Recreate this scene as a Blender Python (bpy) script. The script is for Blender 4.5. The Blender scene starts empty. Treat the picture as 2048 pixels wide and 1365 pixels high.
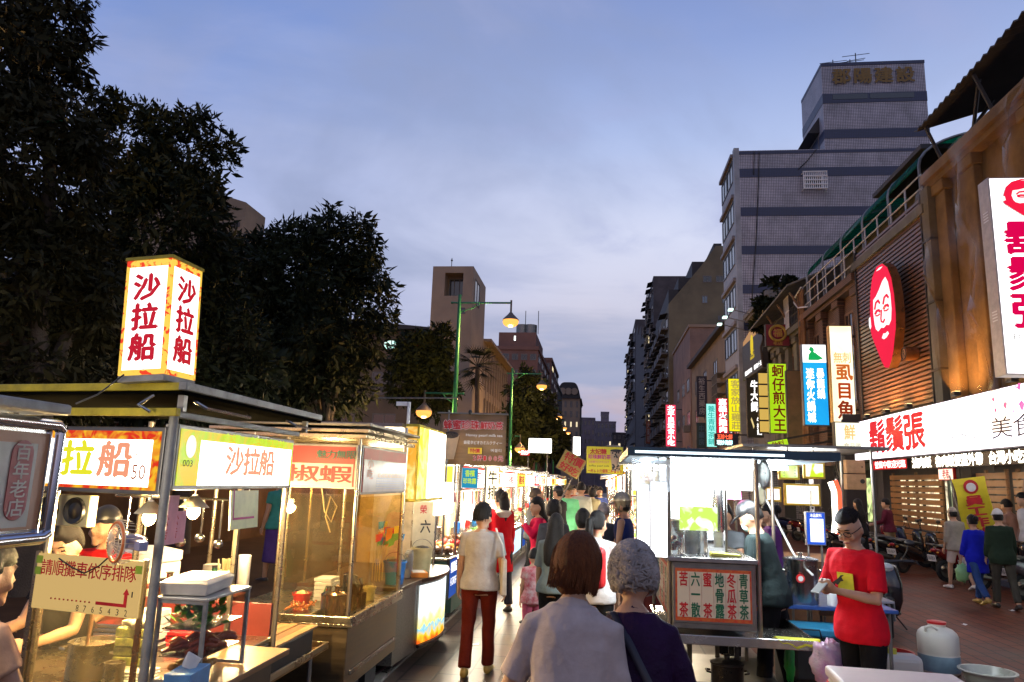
import bpy, math, random
import numpy as np
from mathutils import Vector, Matrix, Euler, noise as mnoise
R = math.radians
rnd = random.Random(7)
S = bpy.context.scene
COL = S.collection
# ------------------------------------------------------------------ camera
FPX, HC = 1466.0, 1.95
def _n(v):
    v = np.array(v, float); return v/np.linalg.norm(v)
_Y = _n((173, 285, FPX)); _Z = np.array((258, -7700, FPX), float); _Z -= _Y*_Z.dot(_Y); _Z = _n(_Z); _X = np.cross(_Y, _Z)
CM = np.array([_X, _Y, _Z])
cam_d = bpy.data.cameras.new('camera'); cam = bpy.data.objects.new('camera', cam_d); COL.objects.link(cam)
cam_d.lens = 36*FPX/2048; cam_d.sensor_width = 36; cam_d.clip_start = .05; cam_d.clip_end = 3000
cam.matrix_world = Matrix([[CM[i][0], -CM[i][1], -CM[i][2], (0, 0, HC)[i]] for i in range(3)]+[[0, 0, 0, 1]])
S.camera = cam
def ray(px, py): return CM @ np.array((px-1024, py-682.5, FPX))
def PX(px, py, X): r = ray(px, py); return Vector(np.array((0, 0, HC))+r*(X/r[0]))
def PY(px, py, Y): r = ray(px, py); return Vector(np.array((0, 0, HC))+r*(Y/r[1]))
def PZ(px, py, Z): r = ray(px, py); return Vector(np.array((0, 0, HC))+r*((Z-HC)/r[2]))
# ------------------------------------------------------------------ world, sun, exposure
S.view_settings.view_transform = 'Standard'; S.view_settings.look = 'None'; S.view_settings.exposure = 0; S.view_settings.gamma = 1
S.cycles.use_denoising = True; S.cycles.sample_clamp_indirect = 4; S.cycles.sample_clamp_direct = 0
S.cycles.max_bounces = 6; S.cycles.diffuse_bounces = 3; S.cycles.glossy_bounces = 3; S.cycles.transparent_max_bounces = 12
S.cycles.caustics_reflective = False; S.cycles.caustics_refractive = False
W = bpy.data.worlds.new('World'); S.world = W; W.use_nodes = True
def world():
    nt = W.node_tree; N = nt.nodes; L = nt.links; N.clear()
    def nd(t, **k):
        n = N.new(t)
        for a, b in k.items(): setattr(n, a, b)
        return n
    tc = nd('ShaderNodeTexCoord'); sp = nd('ShaderNodeSeparateXYZ'); L.new(tc.outputs['Generated'], sp.inputs[0])
    rp = nd('ShaderNodeValToRGB'); L.new(sp.outputs['Z'], rp.inputs[0])
    e = rp.color_ramp.elements
    e[0].position = 0; e[0].color = (.34, .28, .46, 1); e[1].position = 1; e[1].color = (.07, .10, .30, 1)
    for p, c in ((.10, (.46, .39, .52)), (.20, (.56, .53, .67)), (.32, (.66, .69, .88)), (.43, (.42, .51, .80)), (.54, (.25, .34, .66)), (.70, (.14, .20, .48))):
        k = e.new(p); k.color = c+(1,)
    # clouds: direction projected onto a flat layer
    ad = nd('ShaderNodeMath', operation='ADD'); ad.inputs[1].default_value = .22; L.new(sp.outputs['Z'], ad.inputs[0])
    dx = nd('ShaderNodeMath', operation='DIVIDE'); dy = nd('ShaderNodeMath', operation='DIVIDE')
    L.new(sp.outputs['X'], dx.inputs[0]); L.new(ad.outputs[0], dx.inputs[1]); L.new(sp.outputs['Y'], dy.inputs[0]); L.new(ad.outputs[0], dy.inputs[1])
    cb = nd('ShaderNodeCombineXYZ'); L.new(dx.outputs[0], cb.inputs[0]); L.new(dy.outputs[0], cb.inputs[1])
    def cloud(scale, lo, hi, off):
        mp = nd('ShaderNodeMapping'); mp.inputs['Location'].default_value = off; mp.inputs['Scale'].default_value = (1, 1.2, 1); L.new(cb.outputs[0], mp.inputs[0])
        nz = nd('ShaderNodeTexNoise'); nz.inputs['Scale'].default_value = scale; nz.inputs['Detail'].default_value = 7; nz.inputs['Roughness'].default_value = .56
        nz.inputs['Distortion'].default_value = .5; L.new(mp.outputs[0], nz.inputs['Vector'])
        mr = nd('ShaderNodeMapRange', interpolation_type='SMOOTHSTEP'); mr.inputs[1].default_value = lo; mr.inputs[2].default_value = hi; L.new(nz.outputs[0], mr.inputs[0])
        return mr.outputs[0]
    def mix(fac, a, b, w):
        mm = nd('ShaderNodeMath', operation='MULTIPLY'); mm.inputs[1].default_value = w; L.new(fac, mm.inputs[0])
        m = nd('ShaderNodeMix', data_type='RGBA'); L.new(mm.outputs[0], m.inputs['Factor']); L.new(a, m.inputs['A'])
        if isinstance(b, tuple): m.inputs['B'].default_value = b
        else: L.new(b, m.inputs['B'])
        return m.outputs['Result']
    c1 = cloud(.9, .44, .62, (.3, .1, 0)); c2 = cloud(1.7, .47, .70, (3.1, 1.4, 2)); c3 = cloud(.55, .45, .62, (7.7, 2.2, 5))
    lf = nd('ShaderNodeMapRange', interpolation_type='SMOOTHSTEP'); lf.inputs[1].default_value = .02; lf.inputs[2].default_value = -.62; L.new(sp.outputs['X'], lf.inputs[0])
    c = mix(lf.outputs[0], rp.outputs[0], (.17, .27, .62, 1), .9)
    c = mix(c3, c, (.62, .64, .84, 1), .38)
    c = mix(c1, c, (.27, .32, .52, 1), .72)
    c = mix(c2, c, (.36, .40, .66, 1), .6)
    # a low dark bank near the horizon
    lb = nd('ShaderNodeMapRange', interpolation_type='SMOOTHSTEP'); lb.inputs[1].default_value = .27; lb.inputs[2].default_value = .10; L.new(sp.outputs['Z'], lb.inputs[0])
    c4 = cloud(1.1, .44, .56, (1.4, 5.2, 0)); mm = nd('ShaderNodeMath', operation='MULTIPLY'); L.new(lb.outputs[0], mm.inputs[0]); L.new(c4, mm.inputs[1])
    c = mix(mm.outputs[0], c, (.26, .33, .56, 1), .8)
    bg = nd('ShaderNodeBackground'); L.new(c, bg.inputs[0]); bg.inputs[1].default_value = 1.0
    sky = nd('ShaderNodeTexSky', sky_type='NISHITA'); sky.sun_disc = False; sky.sun_elevation = R(1); sky.sun_rotation = R(200)
    b2 = nd('ShaderNodeBackground'); L.new(sky.outputs[0], b2.inputs[0]); b2.inputs[1].default_value = .05
    ash = nd('ShaderNodeAddShader'); L.new(bg.outputs[0], ash.inputs[0]); L.new(b2.outputs[0], ash.inputs[1])
    out = nd('ShaderNodeOutputWorld'); L.new(ash.outputs[0], out.inputs[0])
world()
sun_d = bpy.data.lights.new('sun', 'SUN'); sun_d.energy = .03; sun_d.angle = R(20); sun_d.color = (1, .9, .8)
sun = bpy.data.objects.new('sun', sun_d); COL.objects.link(sun); sun.rotation_euler = (R(80), 0, R(20))
# ------------------------------------------------------------------ materials
MATS = {}
def nodes(name):
    m = bpy.data.materials.new(name); m.use_nodes = True; nt = m.node_tree
    for n in list(nt.nodes): nt.nodes.remove(n)
    out = nt.nodes.new('ShaderNodeOutputMaterial'); return m, nt, out
def M(name, col=(.5, .5, .5), rough=.6, metal=0, var=.25, sc=6, bump=.0, bsc=40, spec=.5, coat=0, trans=0, stretch=None, col2=None):
    """procedural principled material: noise-varied colour and roughness, optional bump"""
    if name in MATS: return MATS[name]
    m, nt, out = nodes(name); L = nt.links
    p = nt.nodes.new('ShaderNodeBsdfPrincipled'); L.new(p.outputs[0], out.inputs[0])
    tc = nt.nodes.new('ShaderNodeTexCoord'); mp = nt.nodes.new('ShaderNodeMapping'); L.new(tc.outputs['Object'], mp.inputs[0])
    if stretch: mp.inputs['Scale'].default_value = stretch
    nz = nt.nodes.new('ShaderNodeTexNoise'); nz.inputs['Scale'].default_value = sc; nz.inputs['Detail'].default_value = 6; nz.inputs['Roughness'].default_value = .62
    L.new(mp.outputs[0], nz.inputs['Vector'])
    rp = nt.nodes.new('ShaderNodeValToRGB'); rp.color_ramp.elements[0].position = .3; rp.color_ramp.elements[1].position = .72
    c2 = col2 or tuple(max(0, c*(1-var)) for c in col); c1 = tuple(min(1, c*(1+var*.5)) for c in col) if not col2 else col
    rp.color_ramp.elements[0].color = tuple(c2)+(1,); rp.color_ramp.elements[1].color = tuple(c1)+(1,)
    L.new(nz.outputs[0], rp.inputs[0]); L.new(rp.outputs[0], p.inputs['Base Color'])
    mr = nt.nodes.new('ShaderNodeMapRange'); mr.inputs[3].default_value = max(.03, rough-.12); mr.inputs[4].default_value = min(1, rough+.12)
    L.new(nz.outputs[0], mr.inputs[0]); L.new(mr.outputs[0], p.inputs['Roughness'])
    p.inputs['Metallic'].default_value = metal; p.inputs['Specular IOR Level'].default_value = spec
    p.inputs['Coat Weight'].default_value = coat
    if trans: p.inputs['Transmission Weight'].default_value = trans
    if bump:
        n2 = nt.nodes.new('ShaderNodeTexNoise'); n2.inputs['Scale'].default_value = bsc; n2.inputs['Detail'].default_value = 4; L.new(mp.outputs[0], n2.inputs['Vector'])
        b = nt.nodes.new('ShaderNodeBump'); b.inputs['Strength'].default_value = bump; b.inputs['Distance'].default_value = .02
        L.new(n2.outputs[0], b.inputs['Height']); L.new(b.outputs[0], p.inputs['Normal'])
    MATS[name] = m; return m
def E(name, col=(1, 1, 1), st=1.0, col2=None, sc=3, lo=.4, hi=.62):
    """material of something that gives off light; col2 = second printed colour in noise blotches"""
    if name in MATS: return MATS[name]
    m, nt, out = nodes(name); L = nt.links
    e = nt.nodes.new('ShaderNodeEmission'); e.inputs[0].default_value = tuple(col)+(1,); e.inputs[1].default_value = st
    if col2:
        tc = nt.nodes.new('ShaderNodeTexCoord'); nz = nt.nodes.new('ShaderNodeTexNoise'); nz.inputs['Scale'].default_value = sc; nz.inputs['Detail'].default_value = 2
        nz.inputs['Distortion'].default_value = 1.2
        L.new(tc.outputs['Object'], nz.inputs['Vector']); rp = nt.nodes.new('ShaderNodeValToRGB')
        rp.color_ramp.elements[0].position = lo; rp.color_ramp.elements[1].position = hi
        rp.color_ramp.elements[0].color = tuple(col)+(1,); rp.color_ramp.elements[1].color = tuple(col2)+(1,)
        L.new(nz.outputs[0], rp.inputs[0]); L.new(rp.outputs[0], e.inputs[0])
    g = nt.nodes.new('ShaderNodeBsdfGlossy'); g.inputs['Roughness'].default_value = .25; g.inputs[0].default_value = (.03, .03, .03, 1)
    a = nt.nodes.new('ShaderNodeAddShader'); L.new(e.outputs[0], a.inputs[0]); L.new(g.outputs[0], a.inputs[1]); L.new(a.outputs[0], out.inputs[0])
    MATS[name] = m; return m
def GLASS(name, tint=(1, 1, 1), refl=.10, haze=.0, hcol=(.8, .75, .6)):
    if name in MATS: return MATS[name]
    m, nt, out = nodes(name); L = nt.links
    t = nt.nodes.new('ShaderNodeBsdfTransparent'); t.inputs[0].default_value = tuple(tint)+(1,)
    g = nt.nodes.new('ShaderNodeBsdfGlossy'); g.inputs['Roughness'].default_value = .04
    fr = nt.nodes.new('ShaderNodeLayerWeight'); fr.inputs[0].default_value = .5
    pw = nt.nodes.new('ShaderNodeMath'); pw.operation = 'POWER'; pw.inputs[1].default_value = 4.5; L.new(fr.outputs['Facing'], pw.inputs[0])
    ad = nt.nodes.new('ShaderNodeMath'); ad.operation = 'MULTIPLY_ADD'; ad.inputs[1].default_value = .45; ad.inputs[2].default_value = refl*.5; ad.use_clamp = True; L.new(pw.outputs[0], ad.inputs[0])
    mx = nt.nodes.new('ShaderNodeMixShader'); L.new(ad.outputs[0], mx.inputs[0]); L.new(t.outputs[0], mx.inputs[1]); L.new(g.outputs[0], mx.inputs[2])
    last = mx
    if haze:
        d = nt.nodes.new('ShaderNodeBsdfDiffuse'); d.inputs[0].default_value = tuple(hcol)+(1,)
        tr = nt.nodes.new('ShaderNodeBsdfTranslucent'); tr.inputs[0].default_value = tuple(hcol)+(1,)
        m2 = nt.nodes.new('ShaderNodeMixShader'); m2.inputs[0].default_value = .5; L.new(d.outputs[0], m2.inputs[1]); L.new(tr.outputs[0], m2.inputs[2])
        tc = nt.nodes.new('ShaderNodeTexCoord'); nz = nt.nodes.new('ShaderNodeTexNoise'); nz.inputs['Scale'].default_value = 3; nz.inputs['Detail'].default_value = 5; L.new(tc.outputs['Object'], nz.inputs['Vector'])
        mr = nt.nodes.new('ShaderNodeMapRange'); mr.inputs[1].default_value = .3; mr.inputs[2].default_value = .7; mr.inputs[3].default_value = haze*.4; mr.inputs[4].default_value = haze*1.5; L.new(nz.outputs[0], mr.inputs[0])
        m3 = nt.nodes.new('ShaderNodeMixShader'); L.new(mr.outputs[0], m3.inputs[0]); L.new(mx.outputs[0], m3.inputs[1]); L.new(m2.outputs[0], m3.inputs[2]); last = m3
    L.new(last.outputs[0], out.inputs[0]); MATS[name] = m; return m
def BRICK(name, c1, c2, mortar, bw, bh, ms=.01, off=.5, rough=.7, axis='XZ', bump=.3, stain=.35, metal=0, spec=.5):
    """tiles / bricks / planks laid in metres; axis says which two object axes carry the pattern"""
    if name in MATS: return MATS[name]
    m, nt, out = nodes(name); L = nt.links
    p = nt.nodes.new('ShaderNodeBsdfPrincipled'); L.new(p.outputs[0], out.inputs[0])
    tc = nt.nodes.new('ShaderNodeTexCoord'); sp = nt.nodes.new('ShaderNodeSeparateXYZ'); cb = nt.nodes.new('ShaderNodeCombineXYZ')
    L.new(tc.outputs['Object'], sp.inputs[0]); L.new(sp.outputs[axis[0]], cb.inputs[0]); L.new(sp.outputs[axis[1]], cb.inputs[1])
    br = nt.nodes.new('ShaderNodeTexBrick'); br.inputs['Scale'].default_value = 1; br.offset = off
    br.inputs['Brick Width'].default_value = bw; br.inputs['Row Height'].default_value = bh; br.inputs['Mortar Size'].default_value = ms; br.inputs['Mortar Smooth'].default_value = .1
    br.inputs['Color1'].default_value = tuple(c1)+(1,); br.inputs['Color2'].default_value = tuple(c2)+(1,); br.inputs['Mortar'].default_value = tuple(mortar)+(1,)
    L.new(cb.outputs[0], br.inputs['Vector'])
    nz = nt.nodes.new('ShaderNodeTexNoise'); nz.inputs['Scale'].default_value = .8; nz.inputs['Detail'].default_value = 8; nz.inputs['Roughness'].default_value = .7; L.new(tc.outputs['Object'], nz.inputs['Vector'])
    mr = nt.nodes.new('ShaderNodeMapRange'); mr.inputs[1].default_value = .3; mr.inputs[2].default_value = .7; mr.inputs[3].default_value = 1-stain; mr.inputs[4].default_value = 1.08; L.new(nz.outputs[0], mr.inputs[0])
    mx = nt.nodes.new('ShaderNodeMix'); mx.data_type = 'RGBA'; mx.blend_type = 'MULTIPLY'; mx.inputs['Factor'].default_value = 1
    L.new(br.outputs['Color'], mx.inputs['A']); L.new(mr.outputs[0], mx.inputs['B']); L.new(mx.outputs['Result'], p.inputs['Base Color'])
    r2 = nt.nodes.new('ShaderNodeMapRange'); r2.inputs[3].default_value = max(.05, rough-.2); r2.inputs[4].default_value = min(1, rough+.15); L.new(nz.outputs[0], r2.inputs[0]); L.new(r2.outputs[0], p.inputs['Roughness'])
    p.inputs['Metallic'].default_value = metal; p.inputs['Specular IOR Level'].default_value = spec
    if bump:
        b = nt.nodes.new('ShaderNodeBump'); b.inputs['Strength'].default_value = bump; b.inputs['Distance'].default_value = .01; b.invert = True
        L.new(br.outputs['Fac'], b.inputs['Height']); L.new(b.outputs[0], p.inputs['Normal'])
    MATS[name] = m; return m
# ------------------------------------------------------------------ text
_gc = {}
_fo = bpy.data.curves.new('lettering_font', 'FONT'); _foo = bpy.data.objects.new('lettering_font', _fo)
def glyph(txt, bold=0):
    k = (txt, 0)
    if k not in _gc:
        _fo.body = txt; _fo.size = 1; _fo.offset = 0; _fo.resolution_u = 2; _fo.fill_mode = 'FRONT'
        me = bpy.data.meshes.new_from_object(_foo)
        v = np.array([(a.co.x, a.co.y) for a in me.vertices]) if len(me.vertices) else np.zeros((0, 2)); f = [tuple(p.vertices) for p in me.polygons]
        bpy.data.meshes.remove(me); _gc[k] = (v, f)
    return _gc[k]
def _em():
    v, f = glyph('國', 0.0)
    return v.min(0), v.max(0)
_em0, _em1 = _em()
# ------------------------------------------------------------------ mesh builder
class B:
    def __init__(s): s.v = []; s.f = []; s.m = []; s.cur = 0
    def add(s, vs, fs):
        o = len(s.v); s.v += [tuple(v) for v in vs]; s.f += [tuple(i+o for i in f) for f in fs]; s.m += [s.cur]*len(fs); return s
    def mat(s, i): s.cur = i; return s
    def box(s, x0, y0, z0, x1, y1, z1):
        v = [(x, y, z) for z in (z0, z1) for y in (y0, y1) for x in (x0, x1)]
        return s.add(v, [(0, 2, 3, 1), (4, 5, 7, 6), (0, 1, 5, 4), (2, 6, 7, 3), (0, 4, 6, 2), (1, 3, 7, 5)])
    def cbox(s, c, d): return s.box(c[0]-d[0]/2, c[1]-d[1]/2, c[2]-d[2]/2, c[0]+d[0]/2, c[1]+d[1]/2, c[2]+d[2]/2)
    def hexa(s, b4, t4):  # bottom quad, top quad (ccw from above)
        return s.add(list(b4)+list(t4), [(3, 2, 1, 0), (4, 5, 6, 7), (0, 1, 5, 4), (1, 2, 6, 5), (2, 3, 7, 6), (3, 0, 4, 7)])
    def tube(s, pts, r, n=8, cap=True, ref=None):
        """loft along pts; r = number, list of numbers or list of (a, b)"""
        pts = [Vector(p) for p in pts]; k = len(pts)
        rs = r if isinstance(r, (list, tuple)) else [r]*k
        if len(rs) != k: rs = [rs[0]+(rs[-1]-rs[0])*i/(k-1) for i in range(k)]
        ring = []; u = None
        for i, p in enumerate(pts):
            t = (pts[min(i+1, k-1)]-pts[max(i-1, 0)])
            t = t.normalized() if t.length > 1e-9 else Vector((0, 0, 1))
            if ref is not None: u = Vector(ref)-t*Vector(ref).dot(t)
            elif u is None: u = t.orthogonal()
            else: u = u-t*u.dot(t)
            if u.length < 1e-6: u = t.orthogonal()
            u.normalize(); w = t.cross(u)
            a, b = rs[i] if isinstance(rs[i], (tuple, list)) else (rs[i], rs[i])
            ring += [p+u*(a*math.cos(2*math.pi*j/n))+w*(b*math.sin(2*math.pi*j/n)) for j in range(n)]
        fs = [(i*n+j, i*n+(j+1) % n, (i+1)*n+(j+1) % n, (i+1)*n+j) for i in range(k-1) for j in range(n)]
        if cap: fs += [tuple(range(n-1, -1, -1)), tuple((k-1)*n+j for j in range(n))]
        return s.add(ring, fs)
    def cyl(s, p0, p1, r0, r1=None, n=14): return s.tube([p0, p1], [r0, r0 if r1 is None else r1], n)
    def ell(s, c, r, n=14, m=9, fn=None):
        r = r if isinstance(r, (tuple, list)) else (r, r, r); vs = []
        for i in range(m+1):
            th = math.pi*i/m
            for j in range(n):
                ph = 2*math.pi*j/n; d = Vector((math.sin(th)*math.cos(ph), math.sin(th)*math.sin(ph), math.cos(th)))
                k = fn(d) if fn else 1
                vs.append((c[0]+r[0]*d.x*k, c[1]+r[1]*d.y*k, c[2]+r[2]*d.z*k))
        fs = [(i*n+j, (i+1)*n+j, (i+1)*n+(j+1) % n, i*n+(j+1) % n) for i in range(m) for j in range(n)]
        return s.add(vs, fs)
    def lathe(s, prof, c=(0, 0, 0), n=20):
        vs = [(c[0]+r*math.cos(2*math.pi*j/n), c[1]+r*math.sin(2*math.pi*j/n), c[2]+z) for r, z in prof for j in range(n)]
        k = len(prof)
        fs = [(i*n+j, i*n+(j+1) % n, (i+1)*n+(j+1) % n, (i+1)*n+j) for i in range(k-1) for j in range(n)]
        fs += [tuple(range(n-1, -1, -1)), tuple((k-1)*n+j for j in range(n))]
        return s.add(vs, fs)
    def prism(s, poly, a, b, axis='Y'):
        """2-D polygon extruded from a to b; Y: poly in (x, z); X: poly in (y, z); Z: poly in (x, y)"""
        def P(q, t): return {'Y': (q[0], t, q[1]), 'X': (t, q[0], q[1]), 'Z': (q[0], q[1], t)}[axis]
        n = len(poly); vs = [P(q, a) for q in poly]+[P(q, b) for q in poly]
        fs = [tuple(range(n)), tuple(range(2*n-1, n-1, -1))]+[(i, i+n, (i+1) % n+n, (i+1) % n) for i in range(n)]
        return s.add(vs, fs)
    def quad(s, a, b, c, d): return s.add([a, b, c, d], [(0, 1, 2, 3)])
    def text(s, txt, O, U, V, w, h, bold=.02, vert=False, pad=.06, fit=False):
        O = Vector(O); U = Vector(U); V = Vector(V)
        if all(ord(c) < 0x2e80 for c in txt) or fit:
            v, f = glyph(txt)
            if not len(v): return s
            lo, hi = v.min(0), v.max(0); q = (v-lo)/np.maximum(hi-lo, 1e-6); bb = bold*h*.8; Nn = U.cross(V)*.0003
            for i, (dx, dz) in enumerate(((0, 0),) if bold < .015 else ((-bb, 0), (bb, 0), (0, bb))): s.add([O+U*(a*w+dx)+V*(b*h+dz)+Nn*i for a, b in q], f)
            return s
        k = len(txt); cw, ch = (w, h/k) if vert else (w/k, h)
        for i, c in enumerate(txt):
            if c in ' 　': continue
            v, f = glyph(c)
            if not len(v): continue
            if ord(c) < 0x2e80: q = (v-v.min(0))/np.maximum(v.max(0)-v.min(0), 1e-6); q = q*np.array((.55, .85))+np.array((.22, .07))
            else: q = (v-_em0)/(_em1-_em0)
            q = q*(1-2*pad)+pad
            o = O+V*(h-(i+1)*ch) if vert else O+U*(i*cw)
            Nn = U.cross(V)*.0003
            for j, (dx, dz) in enumerate(((0, 0),) if bold < .015 else ((-bold*.7, 0), (bold*.7, 0), (0, bold*.6), (0, -bold*.6))): s.add([o+U*((a+dx)*cw)+V*((b+dz)*ch)+Nn*j for a, b in q], f)
        return s
    def xf(s, mt, a=0):
        s.v[a:] = [tuple(mt @ Vector(v)) for v in s.v[a:]]; return s
    def obj(s, name, mats, parent=None, smooth=None, bevel=0, seg=2):
        me = bpy.data.meshes.new(name); me.from_pydata(s.v, [], s.f); me.update()
        ms = mats if isinstance(mats, (list, tuple)) else [mats]
        for m in ms: me.materials.append(m)
        if len(ms) > 1: me.polygons.foreach_set('material_index', s.m)
        if smooth:
            me.polygons.foreach_set('use_smooth', [True]*len(me.polygons)); me.set_sharp_from_angle(angle=R(smooth))
        o = bpy.data.objects.new(name, me); COL.objects.link(o)
        if parent: o.parent = parent
        if bevel:
            b = o.modifiers.new('bevel', 'BEVEL'); b.width = bevel; b.segments = seg; b.limit_method = 'ANGLE'; b.angle_limit = R(40); b.harden_normals = False
        return o
def tag(o, label=None, cat=None, group=None, kind=None):
    if label: o['label'] = label
    if cat: o['category'] = cat
    if group: o['group'] = group
    if kind: o['kind'] = kind
    return o
def thing(name, label, cat, loc=(0, 0, 0), rz=0, group=None, rot=None):
    o = bpy.data.objects.new(name, None); COL.objects.link(o); o.location = loc; o.empty_display_size = .1
    o.rotation_euler = rot or (0, 0, rz); return tag(o, label, cat, group)
def dup(root, loc, rz, label, group=None, scale=None):
    r = root.copy(); COL.objects.link(r); r.location = loc; r.rotation_euler = (0, 0, rz); r['label'] = label
    if group: r['group'] = group
    if scale: r.scale = (scale,)*3
    for ch in list(root.children):
        c = ch.copy(); COL.objects.link(c); c.parent = r
        for g in list(ch.children):
            d = g.copy(); COL.objects.link(d); d.parent = c
    return r
LG = 2.6
def lamp(name, loc, energy, col, parent=None, r=.05, kind='POINT', rot=None):
    l = bpy.data.lights.new(name, kind); l.energy = energy*LG; l.color = col
    l.shadow_soft_size = r
    if kind == 'SPOT': l.spot_size = R(125); l.spot_blend = 1
    o = bpy.data.objects.new(name, l); COL.objects.link(o); o.location = loc
    if rot: o.rotation_euler = rot
    if parent: o.parent = parent
    return o
# ------------------------------------------------------------------ common materials
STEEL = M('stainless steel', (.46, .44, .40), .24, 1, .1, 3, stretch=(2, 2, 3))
STEELD = M('dull steel', (.22, .21, .19), .42, .9, .35, 5)
IRON = M('dark iron', (.035, .033, .03), .6, .3, .4, 9)
BLACK = M('black plastic', (.012, .012, .013), .4, 0, .3, 10)
RUBBER = M('tyre rubber', (.012, .012, .012), .85, 0, .3, 20, .3)
WHITE = M('white plastic', (.72, .71, .68), .4, 0, .12, 5)
CHROME = M('chrome', (.7, .7, .7), .12, 1, .1, 5)
WOOD = M('brown wood', (.16, .075, .03), .6, 0, .5, 4, .3, stretch=(1, 9, 9))
REDP = M('red plastic', (.55, .012, .012), .35, 0, .15, 4)
GREENP = M('green paint', (.02, .17, .07), .4, .2, .3, 6)
GL = GLASS('clear glass'); GLW = GLASS('smudged glass', (.98, .95, .85), .10, .02)
LETR = E('lit red lettering', (.62, .004, .02), .9)
LETK = M('black lettering', (.012, .012, .012), .6)
REDL = M('red lettering', (.5, .01, .015), .5); GRNL = M('green lettering', (.01, .13, .06), .5)
WHL = M('white lettering', (.75, .75, .75), .5)
LITW = E('lit white acrylic', (1, .96, .9), 4.5)
LITC = E('cool white light panel', (.93, .97, 1), 7)
BULB = E('warm lit bulb', (1, .72, .32), 45)
LETW = E('lit white lettering', (1, .98, .95), 2.2)
def signbox(name, label, loc, w, h, rz, depth, face, frame, letters=(), cat='sign', group=None, fr=.03, rot=None, both=False):
    """box sign, face towards local -Y, base centre at loc; letters: (text, x0, y0, x1, y1, material, vertical, bold)"""
    t = thing(name, label, cat, loc, rz, group, rot)
    b = B(); b.box(-w/2, -depth/2, 0, w/2, depth/2, h); b.obj('housing', frame, t, bevel=min(.012, depth/6))
    f = B(); y = -depth/2-.004; f.box(-w/2+fr, y, fr, w/2-fr, -depth/2+.01, h-fr); fo = f.obj('face_panel', face, t)
    sets = {}
    for (tx, x0, y0, x1, y1, m, vt, bo) in letters: sets.setdefault(m.name, (m, []))[1].append((tx, x0, y0, x1, y1, vt, bo))
    for m, ls in sets.values():
        q = B()
        for tx, x0, y0, x1, y1, vt, bo in ls:
            q.text(tx, (-w/2+w*x0, y-.004, h*y0), (1, 0, 0), (0, 0, 1), w*(x1-x0), h*(y1-y0), bo, vt)
        q.obj('lettering', m, t)
    return t
def rectY(px0, py0, px1, py1, Y):
    """picture rectangle on the plane Y -> (base centre, width, height)"""
    a = PY(px0, (py0+py1)/2, Y); b = PY(px1, (py0+py1)/2, Y); c = PY((px0+px1)/2, py0, Y); d = PY((px0+px1)/2, py1, Y)
    return Vector(((a.x+b.x)/2, Y, d.z)), b.x-a.x, c.z-d.z
# ================================================================== SETTING: ground
def sheet(name, x0, y0, x1, y1, z, mat, th=None):
    b = B()
    if th: b.box(x0, y0, z-th, x1, y1, z)
    else: b.quad((x0, y0, z), (x1, y0, z), (x1, y1, z), (x0, y1, z))
    o = b.obj(name, mat); o['kind'] = 'structure'; return o
ASPH = M('worn asphalt', (.03, .027, .025), .9, 0, .4, 3, .3)
PAVL = BRICK('aisle slabs', (.12, .095, .07), (.16, .10, .075), (.03, .025, .02), .6, .32, .012, .5, .42, 'YX', .4, .6, spec=.3)
PAVR = BRICK('red road pavers', (.14, .032, .012), (.19, .05, .02), (.035, .012, .006), .42, .21, .014, .5, .55, 'YX', .5, .65, spec=.2)
CONC = M('concrete kerb', (.20, .19, .17), .8, 0, .35, 3, .3)
CONCD = M('dark pavement', (.06, .032, .018), .95, 0, .4, 2, .2, spec=.1)
sheet('ground', -500, -60, 500, 900, -.012, ASPH)
sheet('aisle_paving', -2.05, -6, 1.9, 160, .004, PAVL)
sheet('road', 1.9, -6, 8.95, 160, .002, PAVR)
sheet('gutter', -2.32, -6, -2.05, 160, .03, CONC, .08)
sheet('left_pavement', -70, -6, -2.32, 160, .05, CONCD, .07)
sheet('right_kerb', 8.95, -6, 9.15, 160, .14, CONC, .16)
sheet('right_pavement', 9.15, -6, 13.2, 160, .12, CONCD, .14)
# ================================================================== trees
LEAFM = M('dark tree leaves', (.016, .022, .007), .7, 0, .5, .9, spec=.15, col2=(.005, .008, .003))
LEAFW = M('olive tree leaves', (.03, .027, .008), .7, 0, .5, .8, spec=.15, col2=(.008, .009, .003))
LEAFG = M('bright green leaves', (.02, .028, .007), .7, 0, .5, .8, spec=.15, col2=(.006, .009, .003))
BARK = M('bark', (.06, .045, .035), .9, 0, .4, 5, .6)
def leaves(blobs, n, ln, wd, seed, droop=.25):
    g = np.random.default_rng(seed); vol = np.array([r[0]*r[1]*r[2] for c, r in blobs])**.75; cnt = np.maximum(8, (n*vol/vol.sum()).astype(int))
    P = []; D = []
    for (c, r), k in zip(blobs, cnt):
        d = g.normal(size=(k, 3)); d /= np.linalg.norm(d, axis=1)[:, None]
        rr = .45+.58*g.random(k)**.6
        P.append(np.array(c)+d*rr[:, None]*np.array(r)); D.append(d)
    P = np.concatenate(P); D = np.concatenate(D); n = len(P)
    # gather into small sprays
    q = np.round(P/(ln*3.0)); h = np.sin(q@np.array([12.9, 78.2, 37.7]))*43758.5; h -= np.floor(h)
    P += (np.stack([np.sin(h*40), np.cos(h*55), np.sin(h*71)], 1))*ln*.9
    t = D*.7+g.normal(size=(n, 3))*.7+np.array([0, 0, -droop]); t /= np.linalg.norm(t, axis=1)[:, None]
    s = np.cross(t, g.normal(size=(n, 3))); s /= np.linalg.norm(s, axis=1)[:, None]
    kk = (.45+1.5*g.random(n)**2.2)[:, None]; L = ln*kk; Wd = wd*kk*(.8+.5*g.random(n))[:, None]
    V = np.stack([P, P+t*L*.45+s*Wd, P+t*L, P+t*L*.45-s*Wd], 1).reshape(-1, 3)
    return V, n
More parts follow.
